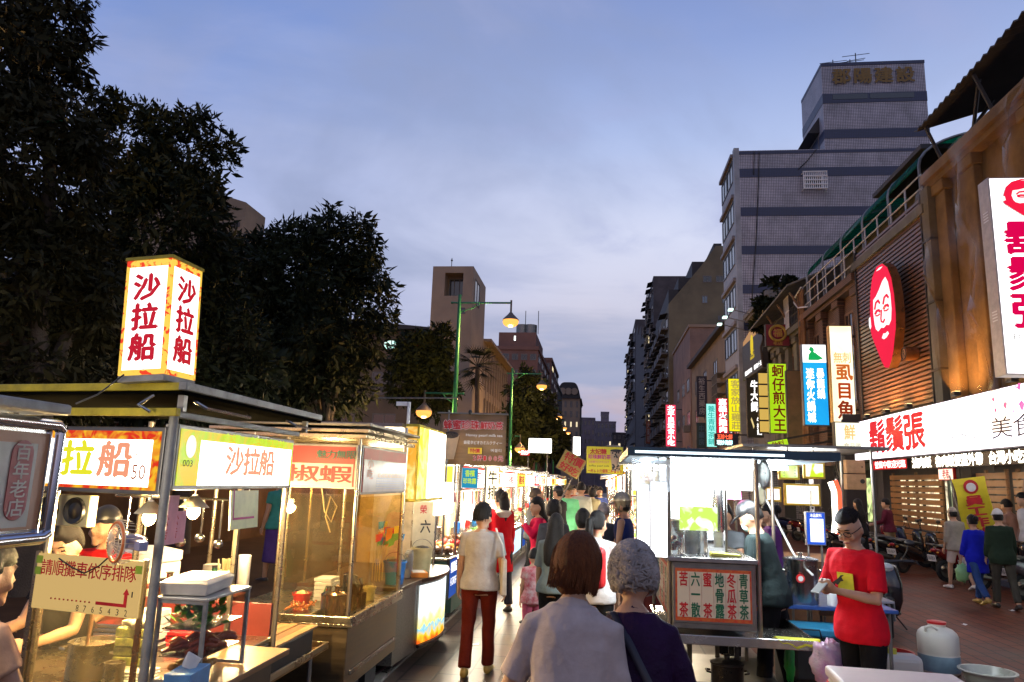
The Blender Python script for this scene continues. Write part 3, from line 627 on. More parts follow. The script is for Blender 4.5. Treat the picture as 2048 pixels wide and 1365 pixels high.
# ================================================================== RIGHT SIDE: old shophouses
OLDB = BRICK('old brown facade brick', (.15, .07, .035), (.19, .09, .045), (.06, .035, .022), .24, .075, .012, .5, .8, 'YZ', .4, .55)
PLAST = M('stained ochre plaster', (.27, .18, .085), .85, 0, .55, .9, .35, 9, col2=(.08, .05, .025))
PLASTG = M('stained grey plaster', (.17, .16, .12), .85, 0, .5, .9, .35, 9, col2=(.05, .045, .035))
SLAT = M('glossy brown slats', (.13, .055, .025), .35, .1, .3, 3, stretch=(1, 1, 8))
NETM = GLASS('construction net', (.93, .85, .7), 0, .09, (.42, .25, .10))
COPPER = M('copper sheet', (.55, .25, .09), .3, .9, .3, 4)
GREENC = GLASS('green corrugated plastic', (.04, .34, .22), .08, .35, (.02, .28, .2))
FX = 9.6
def facade(label, y0, y1, z1, mat, pil=(), win=(), name='shophouse', pmat=None, depth=9, z0=3.0):
    t = thing(name, label, 'building', (0, 0, 0)); b = B(); b.box(FX, y0, z0, FX+depth, y1, z1); b.obj('wall', mat, t)
    b = B(); b.box(FX+3.2, y0, .12, FX+depth, y1, z0-.01); b.obj('shop_back_wall', DARKW, t)
    for y in (y0+.3, y1-.3): q = B(); q.box(FX+.02, y-.28, .12, FX+.6, y+.28, z0-.005); q.obj('arcade_column', DARKW, t, bevel=.02)
    for y in pil:
        q = B(); q.box(FX-.22, y-.3, z0+.9, FX-.004, y+.3, z1-.45); q.box(FX-.3, y-.38, z1-.45, FX-.004, y+.38, z1-.15); q.box(FX-.3, y-.38, z0+.6, FX-.004, y+.38, z0+.9); q.obj('pilaster', pmat or mat, t, bevel=.03)
    q = B(); q.box(FX-.45, y0, z1, FX+.4, y1, z1+.28); q.box(FX-.32, y0, z1-.16, FX-.005, y1, z1-.003); q.obj('cornice', pmat or mat, t)
    for (ya, za, yb, zb) in win: win_X(t, ya, za, yb, zb, FX, -1, WINP, .1, WOOD, 2)
    return t
facade('ochre old shophouse draped in torn netting at the right edge', 8.5, 21.2, 10.7, PLAST, (10.5, 13.3, 16.2, 19.0, 20.6), ((11, 6, 12.6, 9), (14, 6, 15.6, 9), (16.9, 6, 18.4, 9)), pmat=PLAST)
facade('shophouse behind the slatted panel with the lit bearded face', 21.2, 27.3, 9.9, OLDB, (21.6,), ((22.5, 5.5, 24, 8),), pmat=PLASTG)
facade('brown brick shophouse with railed roof terrace', 27.3, 34.4, 9.6, OLDB, (27.7, 29.9, 32.1, 34.1), ((28.2, 5.2, 29.5, 8.8), (30.4, 5.2, 31.7, 8.8), (32.5, 5.2, 33.8, 8.8)), pmat=OLDB)
facade('old grey green columned shophouse overgrown with plants', 34.4, 41.0, 9.4, PLASTG, (34.8, 36.3, 37.9, 39.4, 40.7), ((35.1, 5.2, 36, 8.6), (36.7, 5.2, 37.5, 8.6), (38.2, 5.2, 39.1, 8.6)), pmat=PLASTG)
tt = facade('narrow shophouse with black billboards beside the tiled building', 41.0, 47.6, 12.6, GREY, (), ((41.6, 9.6, 43, 11.4),))
# torn net over the first facade
def net():
    g = random.Random(4); n, m = 22, 16; vs = []
    for i in range(n+1):
        for j in range(m+1):
            y = 21.0-i*.42; z = 10.9-j*.42-(.9*math.sin(i*.55)**2*j/m)+(j/m)*2.6*max(0, 1-i/7)**1.5
            x = FX-.45-.28*math.sin(i*1.1+j*.35)*math.sin(j*.5)-.15*g.random(); vs.append((x, y, z))
    fs = [(i*(m+1)+j, i*(m+1)+j+1, (i+1)*(m+1)+j+1, (i+1)*(m+1)+j) for i in range(n) for j in range(m)]
    b = B(); b.add(vs, fs); o = b.obj('draped_net', NETM, None, smooth=180); tag(o, 'torn brown construction netting hanging over the ochre facade', 'net')
net()
# dark sheet roof above the near shophouse, on slanted props
t = thing('roof_shelter', 'dark corrugated roof shelter on thin props at the upper right', 'roof', (0, 0, 0))
b = B(); vs = []
for i in range(60):
    y = 20.6-i*.16; e = .035*math.cos(i*math.pi); vs += [(8.85, y, 12.06+e), (8.85, y, 12.10+e), (15, y, 14.0+e), (15, y, 14.05+e)]
b.add(vs, [f for i in range(59) for f in ((i*4, i*4+4, i*4+6, i*4+2), (i*4+1, i*4+3, i*4+7, i*4+5), (i*4, i*4+1, i*4+5, i*4+4))]); b.obj('roof_sheet', ROOFD, t)
for pa, pb in (((9.4, 20.2, 10.9), (8.98, 20.2, 12.04)), ((9.45, 20.1, 10.95), (10.6, 19.8, 12.6)), ((9.4, 17.5, 10.9), (8.98, 17.5, 12.04)), ((9.45, 17.4, 10.95), (10.6, 17.6, 12.6)), ((9.5, 18.9, 10.9), (9.3, 17.9, 12.15))): q = B(); q.cyl(pa, pb, .05, n=6); q.obj('prop', IRON, t)
# green corrugated canopy and railing above the second house
def canopy():
    t = thing('roof_canopy', 'arched green plastic canopy over the railed roof terrace', 'canopy', (0, 0, 0)); vs = []; n = 12
    for y in (21.6, 33.6):
        for i in range(n+1): a = math.pi*.5*i/n; vs.append((9.35+2.6*(1-math.cos(a)), y, 11.55+1.15*math.sin(a)))
    b = B(); b.add(vs, [(i, i+1, n+2+i, n+1+i) for i in range(n)]); o = b.obj('canopy_sheet', GREENC, t, smooth=60); o.modifiers.new('t', 'SOLIDIFY').thickness = .01
    for y in (21.6, 24.0, 26.4, 28.8, 31.2, 33.6):
        q = B(); q.tube([(9.35, y, 9.95), (9.33, y, 11.5)]+[(9.33+2.6*(1-math.cos(a)), y, 11.5+1.15*math.sin(a)) for a in [math.pi*.5*i/8 for i in range(1, 9)]], .045, 6); q.obj('hoop', STEELD, t)
    b = B(); b.box(10.8, 21.5, 9.9, 16, 33.6, 12.2); b.obj('rooftop_room', DARKW, t)
    b = B(); b.box(9.6, 22.0, 12.25, 16.5, 26.0, 12.4); b.obj('roof_slab', ROOFD, t)
canopy()
t = thing('railing', 'white steel railing along the roof terrace under the green canopy', 'railing', (0, 0, 0)); b = B()
for z in (10.25, 10.75, 11.15): b.tube([(9.28, 21.4, z), (9.28, 34.2, z)], .028, 6)
for i in range(12): y = 21.4+i*1.16; b.cyl((9.28, y, 9.9), (9.28, y, 11.15), .03, n=6)
b.obj('rail', M('grey white rail paint', (.45, .44, .42), .5), t)
b = B()
for i in range(30): y = 21.42; x = 9.3+i*.09; b.box(x, y-.012, 9.95, x+.02, y+.012, 11.1)
b.obj('end_bars', STEELD, t)
# timber canopy over the fourth house with plants beneath
t = thing('roof_canopy', 'sagging corrugated lean-to roof above the columned shophouse', 'canopy', (0, 0, 0)); b = B()
b.hexa([(8.6, 34.2, 11.25), (8.3, 41.6, 10.6), (13, 41.6, 12.3), (13, 34.2, 13.1)], [(8.6, 34.2, 11.33), (8.3, 41.6, 10.68), (13, 41.6, 12.4), (13, 34.2, 13.2)]); b.obj('roof_sheet', M('old corrugated sheet', (.18, .16, .12), .8, 0, .5, 2), t)
for y in (34.4, 36.8, 39.2, 41.4):
    for pa, pb in (((8.75, y, 11.0), (9.5, y, 9.7)), ((9.9, y, 9.5), (9.9, y, 11.6))): q = B(); q.cyl(pa, pb, .055, n=5); q.obj('prop', WOOD, t)
t = thing('railing', 'dark metal railing with a white grille below the lean-to roof', 'railing', (0, 0, 0)); b = B()
for z in (9.8, 10.2, 10.6): b.tube([(9.2, 34.4, z), (9.2, 40.8, z)], .03, 5)
for i in range(24): b.cyl((9.2, 34.5+i*.27, 9.65), (9.2, 34.5+i*.27, 10.6), .018, n=4)
b.obj('rail', IRON, t); b = B()
for i in range(4): b.box(9.1, 36.2+i*.25, 9.7, 9.14, 36.25+i*.25, 11.3)
for z in (9.7, 10.5, 11.25): b.box(9.09, 36.1, z, 9.13, 37.05, z+.06)
b.obj('grille', WHITE, t)
def plant():
    base = (9.0, 41.5, 8.9); t = thing('rooftop_shrub', 'dark leafy shrub hanging over the facade below the lean-to roof', 'plant', base)
    bl = []
    for px, py, r in ((1555, 580, 20), (1580, 572, 22), (1538, 612, 20), (1562, 610, 24), (1528, 640, 14), (1590, 600, 18), (1522, 662, 9)):
        c = PY(px, py, 41.5)-Vector(base); k = 41.5/FPX; bl.append((tuple(c), (r*k, r*k, r*k)))
    crown('foliage', bl, 4200, .26, .07, 12, LEAFM, t, .5); b = B(); b.tube([(0, 0, -.3), (-.1, 0, .8), (.2, 0, 1.8)], [.08, .06, .03], 6); b.obj('stem', BARK, t)
plant()
# loose wires and pipes on the facades
t = thing('wire', 'white wire looping down between the old facades', 'wire', (0, 0, 0)); b = B()
P = lambda x, y, X=9.15: tuple(PX(x, y, X))
b.tube([P(1602, 575), P(1590, 595), P(1588, 606), P(1596, 616), P(1614, 614)], .035, 6); b.obj('wire_run', WHITE, t)
t = thing('drain_pipe', 'rusty drain pipes climbing the corner of the brick shophouse', 'pipe', (0, 0, 0)); b = B()
for y in (34.2, 33.9, 34.6): b.cyl((9.2, y, 4), (9.2, y, 11), .07, n=8)
b.obj('pipe_run', M('rusty pipe', (.22, .10, .03), .7, .3, .5, 3), t)
t = thing('downpipe', 'pale flat duct between the netted and the slatted facade', 'pipe', (0, 0, 0)); b = B(); b.box(9.2, 20.9, 3.6, 9.5, 21.35, 10.6); b.obj('duct', PLASTG, t)
b = B()
for z in (5.3, 7.2, 9.0): b.box(9.17, 20.86, z, 9.52, 21.39, z+.06)
b.obj('bracket', IRON, t)
# slatted panel
def slats():
    t = thing('slatted_panel', 'brown slatted facade panel lit from below', 'facade panel', (0, 0, 0)); b = B(); y0, y1 = 21.5, 27.0
    b.box(9.36, y0, 4.45, 9.5, y1, 10.5); b.obj('backing', BLACK, t); b = B(); n = 44
    for i in range(n): z = 4.5+6.0*i/n; b.box(9.24, y0, z, 9.355, y1, z+.082)
    b.obj('slats', SLAT, t); b = B(); b.box(9.2, y0-.06, 4.42, 9.5, y0-.005, 10.55); b.box(9.2, y1+.005, 4.42, 9.5, y1+.06, 10.55); b.obj('frame', IRON, t)
slats()
PINK = E('lit crimson acrylic', (.95, .012, .06), 1.0); FACEW = E('lit white face acrylic', (1, .97, .95), 1.25)
def beard(P, Wd, Hh, name, label, loc, rz, depth, cat='sign', lit=True, red=None, wht=None, side=None, grp=None):
    """flat cut-out emblem of a bearded head, in local x (width) and z (height)"""
    t = thing(name, label, cat, loc, rz, grp); red = red or PINK; wht = wht or FACEW
    out = [(-.50, .42), (-.48, .62), (-.42, .80), (-.30, .93), (-.10, 1.0), (.12, .99), (.30, .92), (.42, .80), (.48, .64), (.50, .46), (.47, .33), (.40, .24), (.33, .14), (.24, .06), (.12, .0), (-.02, .015), (-.14, .09), (-.26, .19), (-.38, .29), (-.46, .36)]
    fc = [(-.30, .46), (-.33, .58), (-.30, .70), (-.18, .72), (-.05, .76), (.10, .82), (.22, .84), (.30, .78), (.36, .66), (.37, .52), (.33, .42), (.24, .385), (.14, .40), (.04, .385), (-.06, .40), (-.18, .38), (-.26, .41)]
    s = lambda q: [(x*Wd, z*Hh) for x, z in q]
    b = B(); b.prism(s(out), -depth/2, depth/2); b.obj('housing', side or COPPER, t)
    b = B(); b.prism(s([(x*.985, .005+z*.99) for x, z in out]), -depth/2-.012, -depth/2-.001); b.obj('hair_and_beard', red, t)
    b = B(); b.prism(s(fc), -depth/2-.022, -depth/2-.013)
    b.prism(s([(-.5, .44), (-.54, .48), (-.53, .55), (-.47, .56), (-.455, .46)]), -depth/2-.022, -depth/2-.013)
    b.prism(s([(-.05, .30), (.02, .335), (.10, .325), (.18, .335), (.22, .31), (.12, .285), (.02, .28)]), -depth/2-.022, -depth/2-.013)
    b.prism(s([(-.12, .955), (.02, .965), (.14, .955), (.02, .945)]), -depth/2-.022, -depth/2-.013); b.obj('face', wht, t)
    b = B(); y = -depth/2-.03
    def ln(q, r): b.tube([(x*Wd, y, z*Hh) for x, z in q], r*Wd, 6)
    for sx in (-.14, .20):
        ln([(sx-.10, .60), (sx-.04, .655), (sx+.05, .665), (sx+.11, .63)], .018); ln([(sx-.09, .555), (sx-.02, .575), (sx+.06, .57), (sx+.10, .55)], .02); ln([(sx-.08, .535), (sx, .525), (sx+.08, .53)], .012)
    ln([(.02, .56), (-.02, .48), (-.01, .45), (.06, .435), (.12, .455)], .014); b.obj('face_lines', red, t); return t
p = PX(1764, 742, 8.75); q = PX(1764, 524, 8.75); ya = PX(1738, 620, 8.75).y; yb = PX(1790, 620, 8.75).y
beard(None, ya-yb, q.z-p.z, 'face_sign', 'big lit crimson cut-out sign of a bearded smiling face on the slatted panel', (8.9, (ya+yb)/2, p.z), R(-90), .26)
t = thing('trademark_sign', 'small round registered mark in metal beside the bearded face', 'sign', PX(1815, 708, 8.95), R(-90)); b = B(); b.cyl((0, -.1, 0), (0, .25, 0), .2, n=24); b.obj('housing', COPPER, t, smooth=40)
b = B(); b.tube([(.165*math.cos(a), -.11, .165*math.sin(a)) for a in [i*math.pi/12 for i in range(25)]], .014, 5); b.text('R', (-.07, -.106, -.1), (1, 0, 0), (0, 0, 1), .15, .2, .03); b.obj('lettering', IRON, t)
# floodlights at the foot of the slats (they are what lights the panel)
for i, (y, e) in enumerate(((25.9, 130), (24.2, 240), (22.5, 130), (19.6, 200), (17.0, 200), (14.6, 150))):
    t = thing('floodlight', ('floodlight at the far end of the slatted panel foot', 'floodlight at the middle of the slatted panel foot', 'floodlight at the near end of the slatted panel foot', 'floodlight at the foot of the netted facade, nearest the slatted panel', 'floodlight at the middle of the netted facade foot', 'floodlight at the right end of the netted facade foot')[i], 'lamp', (8.95, y, 4.42), 0, 'floodlights on top of the long white sign')
    b = B(); b.box(-.1, -.12, 0, .06, .12, .1); b.obj('lamp_body', IRON, t); b = B(); b.box(-.07, -.1, .101, .05, .1, .112); b.obj('lens', E('flood lens', (1, .62, .28), 6), t); lamp('flood_light', (-.35, 0, .12), e*.75, (1, .50, .18), t, .06, 'SPOT', (0, R(-142), 0))
# ---- the long white shop sign
def longsign():
    y1, y0 = 27.3, 12.0; w = y1-y0; z0, z1 = 3.02, 4.36; f = lambda px, py: (y1-PX(px, py, 8.95).y)/w
    FL = E('lit pink petals', (.95, .15, .5), 1.2); INK = E('dark blue printed lettering', (.03, .025, .09), .6); GR = E('pale grey printed lettering', (.45, .45, .47), 1)
    L = [('鬍鬚張', f(1739, 880), .10, f(1850, 870), .93, E('lit red block lettering', (.85, .01, .03), 1), False, .05),
         ('FORMOSA CHANG', f(1866, 890), .22, f(1953, 880), .40, GR, False, 0), ('美食文化館', f(1984, 880), .14, f(1984, 880)+.30, .52, INK, False, .0)]
    t = signbox('shop_sign', 'long white backlit shop sign with red block characters', (9.15, (y0+y1)/2, z0), w, z1-z0, R(-90), .4, E('bright white shop sign', (1, .95, 1), 2.6), M('sign edge', (.12, .08, .14), .5), L, fr=.02)
    g = random.Random(5); b = B()
    for i in range(26):
        x = -w/2+w*(f(1990, 830)+g.random()*.35); z = 1.34*(.55+.42*g.random()); r = g.uniform(.03, .12); a0 = g.uniform(0, 6); b.add([(x+r*math.cos(a0+k*1.256)*(1 if k % 2 else .5), -.215, z+r*math.sin(a0+k*1.256)) for k in range(5)], [(0, 1, 2, 3, 4)])
    b.obj('petal_print', FL, t)
longsign()
# red LED strip, neon letters under it
a = PX(1757, 928, 9.0)
signbox('led_strip', 'red LED strip with white characters under the long white sign', (9.1, 24.6, 2.68), 2.9, .3, R(-90), .12, E('red LED panel', (.75, .005, .01), 1), BLACK, [('營業中歡迎光臨', .12, .1, .97, .92, LETW, False, .02)], fr=.01)
signbox('neon_sign', 'row of glowing white neon characters under the long white sign', (9.12, 19.6, 2.66), 6.6, .34, R(-90), .1, M('dark board', (.05, .03, .02), .6), BLACK, [('滷肉飯', .01, .04, .2, .96, E('neon white', (1, .96, .8), 5), False, .05), ('魯肉飯便當外帶', .24, .04, .62, .96, E('neon white', (1, .96, .8), 5), False, .05), ('台灣小吃美味', .66, .04, .99, .96, E('neon white', (1, .96, .8), 5), False, .05)], fr=.01)
# ---- wooden slat screens, shop interior glow
PLANK = BRICK('orange wood planks', (.36, .16, .05), (.28, .115, .035), (.02, .01, .005), 3.0, .5, .004, .5, .45, 'YZ', .2, .4)
def screen(y0, y1, label):
    t = thing('wood_screen', label, 'screen', (9.75, (y0+y1)/2, .12), 0, 'plank screens of the restaurant front'); n = 13; h = 2.4/n
    for i in range(n): pass
    b = B()
    for i in range(n): b.box(-.02, (y0-y1)/2, .05+i*h, .025, (y1-y0)/2, .05+i*h+h*.8)
    b.obj('planks', PLANK, t); b = B()
    for y in ((y0-y1)/2+.1, 0, (y1-y0)/2-.1): b.box(.027, y-.05, 0, .09, y+.05, 2.5)
    b.obj('posts', WOOD, t)
screen(22.6, 26.4, 'plank screen of the restaurant front left of the doorway'); screen(19.2, 21.3, 'plank screen of the restaurant front right of the doorway'); screen(16.9, 18.9, 'plank screen carrying the painted bearded face')
beard(None, .62, 1.5, 'face_cutout', 'brown cut-out of the bearded face mounted on the plank screen', (9.62, 18.0, .95), R(-90), .05, red=M('dark brown paint', (.11, .035, .02), .5), wht=M('cream paint', (.72, .60, .45), .5), side=WOOD)
t = thing('glass_door', 'bright glass doorway between the plank screens', 'door', (9.9, 21.95, .12)); b = B()
for y in (-.6, -.02, .58): b.box(-.03, y, 0, .03, y+.05, 2.5)
b.box(-.03, -.6, 2.45, .03, .63, 2.52); b.obj('door_frame', STEELD, t); b = B(); b.box(-.01, -.57, .02, .01, .58, 2.45); b.obj('pane', GLASS('door glass', (.85, .97, .93), .1), t)
signbox('door_sign', 'small pink white lightbox above the glass doorway', (9.6, 21.9, 2.35), .9, .34, R(-90), .1, E('pink light box', (1, .75, .6), 1.6), REDP, [('老者', .3, .1, .75, .9, LETR, False, .03)])
t = thing('shop_interior_light', 'bright ceiling light panel inside the restaurant', 'lamp', (11.2, 20, 2.9)); b = B(); b.box(-.7, -5, 0, .7, 5, .05); b.obj('diffuser', E('restaurant light', (1, .85, .6), 5), t)
t = thing('shop_window', 'lit greenish shop window at the right edge', 'window', (10.1, 14.8, .3)); b = B(); b.box(0, -1.7, 0, .05, 1.7, 2.4); b.obj('pane', E('lit shop window', (.45, .6, .55), .9, (.9, .95, .9), 1.2), t); b = B()
for y in (-1.75, -.6, .6, 1.7): b.box(-.06, y, 0, -.003, y+.07, 2.45)
b.box(-.06, -1.75, 2.4, -.003, 1.77, 2.48); b.obj('window_frame', STEELD, t)
# yellow leaning banner
t = thing('banner_flag', 'yellow advertising banner with red outlined characters leaning by the scooters', 'banner', PX(1967, 1082, 8.6), 0, None, (R(2), R(-9), R(-12))); b = B(); w, h = .66, 1.40; n = 10; vs = []
for i in range(n+1):
    for x in (-w/2, w/2): vs.append((x*(1-.05*math.sin(i)), .05*math.sin(i*.6), h*i/n))
b.add(vs, [(2*i, 2*i+1, 2*i+3, 2*i+2) for i in range(n)]); o = b.obj('cloth', M('yellow banner cloth', (.75, .62, .02), .6, 0, .15, 3), t); o.modifiers.new('t', 'SOLIDIFY').thickness = .008
b = B(); b.text('員工作伙', (-.19, -.075, .06), (1, 0, 0), (0, 0, 1), .38, .95, .06, True); b.obj('lettering', REDL, t)
b = B(); b.cyl((-w/2-.02, .02, -.2), (-w/2-.02, .02, h+.1), .015, n=6); b.obj('pole', STEELD, t)
b = B(); b.ell((0, -.07, 1.2), (.15, .006, .16), 16, 8); b.obj('badge', REDL, t); b = B(); b.ell((0, -.078, 1.19), (.1, .006, .1), 16, 8); b.obj('badge_face', WHL, t)
# ---- perpendicular hanging signs, facing up the street
FRD = M('dark sign frame', (.05, .045, .04), .6, .2)
def hang(label, px0, py0, px1, py1, face, letters, frame=FRD, X=9.25, depth=.28, fr=.03, **k):
    Y = PX(px1, (py0+py1)/2, X).y; loc, w, h = rectY(px0, py0, px1, py1, Y); t = signbox('street_sign', label, loc, w, h, R(k.pop('yaw', 0)), depth, face, frame, letters, fr=fr, group='lit signs sticking out from the right facades', **k)
    b = B(); gap = max(.05, FX-.02-(loc.x+w/2))
    for z in (h*.12, h*.88): b.box(w/2+.002, -.04, z, w/2+gap, .04, z+.08)
    b.obj('bracket', IRON, t); return t
SWO = E('amber white sign', (1, .86, .55), 1.5, (1, .95, .8), .7); SAM = E('orange lit letter', (.55, .06, .005), .9)
hang('tall amber sign with big brown fish characters beside the slatted panel', 1659, 653, 1706, 846, SWO, [('無刺', .15, .60, .9, .72, E('faint amber letter', (.95, .6, .2), 1), False, .02), ('虱', .22, .42, .92, .60, E('rust letter', (.65, .14, .02), 1), False, .05), ('目', .22, .23, .88, .41, SAM, False, .05), ('魚', .22, .03, .92, .22, E('deep rust letter', (.33, .03, .004), .9), False, .05)], M('amber frame', (.55, .3, .05), .5))
SBL = E('cyan lit sign', (.015, .42, .85), 1.15, (.01, .33, .8), .6)
t = hang('cyan sign with white characters and a green animal on its white top', 1604, 690, 1654, 852, SBL, [('迷你火鍋城', .14, .03, .46, .70, LETW, True, .05), ('暴龍鍋', .56, .32, .86, .70, LETW, True, .05)], M('blue grey frame', (.10, .12, .16), .5))
def dino(t):
    me = [c for c in t.children if c.name.startswith('housing')][0]; w = max(v.co.x for v in me.data.vertices)*2; h = max(v.co.z for v in me.data.vertices); y = -.28/2
    b = B(); b.box(-w/2+.03, y-.010, h*.77, w/2-.03, y-.0045, h-.03); b.obj('face_top', E('white sign top', (1, 1, 1), 1.6), t)
    b = B(); s = h*.17; pts = [(-.5, 0), (-.45, .4), (-.25, .62), (-.42, .75), (-.3, .98), (-.1, .92), (0, .75), (-.05, .6), (.15, .5), (.35, .35), (.6, .2), (.7, .1), (.5, .06), (.3, 0)]
    b.prism([(x*s*.85, h*.80+z*s) for x, z in pts], y-.018, y-.011); b.obj('animal_print', E('green print', (.01, .5, .12), .9), t)
dino(t)
SGR = E('lime lit sign', (.42, .72, .01), 1.0, (.5, .78, .02), .6); LDR = E('dark red lit letter', (.28, .01, .01), .5)
hang('lime green sign with five dark red characters', 1537, 728, 1574, 868, SGR, [('蚵仔煎大王', .2, .02, .85, .98, LDR, True, .04)], M('green frame', (.2, .3, .05), .5))
hang('brown unlit board sign beside the lime green sign', 1573, 742, 1603, 890, M('faded brown board', (.26, .15, .06), .7, 0, .5, 1.2, col2=(.09, .07, .025)), [], X=9.3)
hang('black sign with white characters and a yellow horn', 1493, 757, 1525, 876, M('black sign face', (.012, .012, .014), .4), [('牛大師', .25, .42, .75, .96, LETW, True, .04), ('牛排館', .58, .04, .9, .34, LETW, True, .02), ('丶', .15, .04, .5, .4, E('horn yellow', (.9, .7, .3), 1), False, .1)], X=9.2)
SYL = E('yellow lit sign', (.92, .82, .01), 1.1); LOL = E('olive lit letter', (.55, .42, .08), .9)
hang('yellow sign with olive characters left of the black sign', 1456, 758, 1484, 864, SYL, [('客家放山雞莊', .2, .03, .85, .97, LOL, True, .04)], X=9.1)
SRD = E('red lit sign', (.75, .005, .03), 1.0)
hang('red sign with white characters below the yellow one', 1432, 797, 1457, 868, SRD, [('嘉義火雞肉', .2, .02, .85, .98, LETW, True, .05)], X=9.0)
STE = E('pale teal lit sign', (.35, .95, .85), 1.1)
hang('narrow pale teal sign of fine print', 1412, 808, 1433, 895, STE, [('養生青草茶鋪', .15, .05, .85, .95, E('teal letter', (.02, .45, .4), 1), True, .02)], X=8.9)
hang('navy sign with faded grey characters high on the row', 1393, 753, 1414, 834, M('navy sign face', (.012, .015, .04), .5), [('裕生西藥房', .2, .04, .8, .96, M('faded letters', (.3, .3, .32), .6), True, .02)], X=9.2)
hang('dark teal unlit sign under the navy one', 1393, 846, 1413, 897, M('dark teal face', (.01, .045, .06), .5), [('中藥房', .2, .1, .8, .9, M('dull blue letters', (.05, .12, .2), .6), True, .02)], X=9.2)
SPK = E('rose lit sign', (.95, .06, .13), 1.05)
hang('rose red sign with white characters, farthest along the row', 1331, 810, 1352, 894, SPK, [('北平良素食小吃', .18, .02, .85, .98, LETW, True, .05)], X=8.9)
hang('small wooden unlit signs far down the right row', 1292, 842, 1301, 888, M('faded red face', (.2, .05, .03), .6), [('大藥局', .2, .05, .8, .95, M('faded letters', (.3, .3, .32), .6), True, 0)], X=8.8)
t = hang('stacked neon sign with red and white characters over the tea stall roof', 1429, 868, 1476, 893, M('night blue face', (.01, .015, .035), .4), [('五珍七鮮', .1, .52, .75, .95, E('neon red', (1, .12, .05), 1.6), False, .06), ('現炒海鮮', .08, .06, .75, .48, E('neon cyan white', (.6, 1, 1), 2.2), False, .06)], X=8.3)
hang('maroon square sign with a round gold emblem', 1530, 650, 1578, 694, M('maroon face', (.16, .008, .012), .5), [('老店', .3, .05, .7, .22, M('gold letters', (.4, .25, .03), .5), False, .02)], X=9.3)
def emblem():
    Y = PX(1578, 672, 9.3).y; c = PY(1554, 668, Y); t = thing('round_emblem', 'round gold emblem on the maroon square sign', 'emblem', (c.x, Y-.16, c.z)); k = Y/FPX; b = B()
    b.tube([(15*k*math.cos(a), 0, 15*k*math.sin(a)) for a in [i*math.pi/14 for i in range(29)]], .07, 6); b.obj('ring', M('gold letters', (.4, .25, .03), .5), t); b = B(); b.ell((0, 0, 0), (9*k, .03, 9*k), 18, 8); b.obj('disc', M('pink disc', (.35, .04, .05), .5), t)
    b = B(); b.text('福', (-.22, -.04, -.22), (1, 0, 0), (0, 0, 1), .44, .44, .02); b.obj('lettering', M('gold letters', (.4, .25, .03), .5), t)
emblem()
hang('square white lightbox under the amber sign', 1667, 845, 1722, 902, E('cream lightbox', (1, .95, .72), 1.4), [('鮮', .35, .35, .75, .9, E('faint amber letter', (.95, .6, .2), 1), False, .03), ('食品圖', .3, .06, .95, .26, E('grey printed letter', (.4, .4, .35), .8), False, .0)], X=9.0)
hang('lime sign tilted behind the tea stall roof', 1537, 880, 1580, 906, SGR, [('飲料', .2, .1, .8, .9, LDR, False, .03)], X=7.6, rot=(0, R(-12), 0))
hang('small pink lit sign peeking over the tea stall roof', 1550, 898, 1602, 909, E('pink lit sign', (.95, .1, .4), 1.2), [('美食坊', .1, .1, .9, .9, LETW, False, .04)], X=7.2)
# black billboards on the corner house
Y0, Y1 = 41.5, 47.3
def bill():
    zb = PX(1510, 745, 8.95).z; zt = PX(1530, 650, 8.95).z
    t = signbox('billboard', 'black billboard with a gold drop emblem under an orange slanted top', (9.15, (Y0+Y1)/2, zb), Y1-Y0, zt-zb, R(-90), .3, M('black billboard face', (.014, .02, .022), .5), FRD, [('牛大師', .42, .42, .62, .66, E('gold lit letter', (.75, .55, .03), 1), True, .04), ('獨創美味 香氣十足', .12, .08, .95, .22, LETW, False, .04)])
    b = B(); b.ell((0.05, -.16, (zt-zb)*.82), (.42, .03, .62), 14, 8); b.obj('drop_emblem', E('gold lit letter', (.75, .55, .03), 1), t)
    w = Y1-Y0; b = B(); b.prism([(-w/2, zt-zb+.004), (w/2, zt-zb+.004), (w/2, zt-zb+1.1), (-w/2, zt-zb+.3)], -.1, .1); b.obj('top_panel', E('orange lit panel', (.8, .42, .18), .6), t)
    for i in range(3):
        b = B(); b.cyl((-w/2+.6+i*2, -.1, zt-zb+1.0), (-w/2+.6+i*2, -1.5, zt-zb+1.35), .03, n=5); b.obj('lamp_arm', STEELD, t); b = B(); b.box(-w/2+.4+i*2, -1.75, zt-zb+1.3, -w/2+.8+i*2, -1.5, zt-zb+1.4); b.obj('lamp_head', E('floodlight face', (.7, 1, .9), 2), t)
bill()
t = thing('lit_window_column', 'column of five warm lit windows beside the black sign', 'window', (9.1, 41.2, 4.9)); b = B()
for i in range(6): b.box(-.45, -.05, i*.66, .3, .06, i*.66+.08)
b.box(-.5, -.05, 0, -.45, .06, 3.4); b.box(.3, -.05, 0, .36, .06, 3.4); b.obj('window_frame', BLACK, t)
for i in range(5): b = B(); b.box(-.44, -.02, i*.66+.085, .29, .03, i*.66+.655); b.obj('pane', E('amber window', (.85, .55, .12), .8), t)
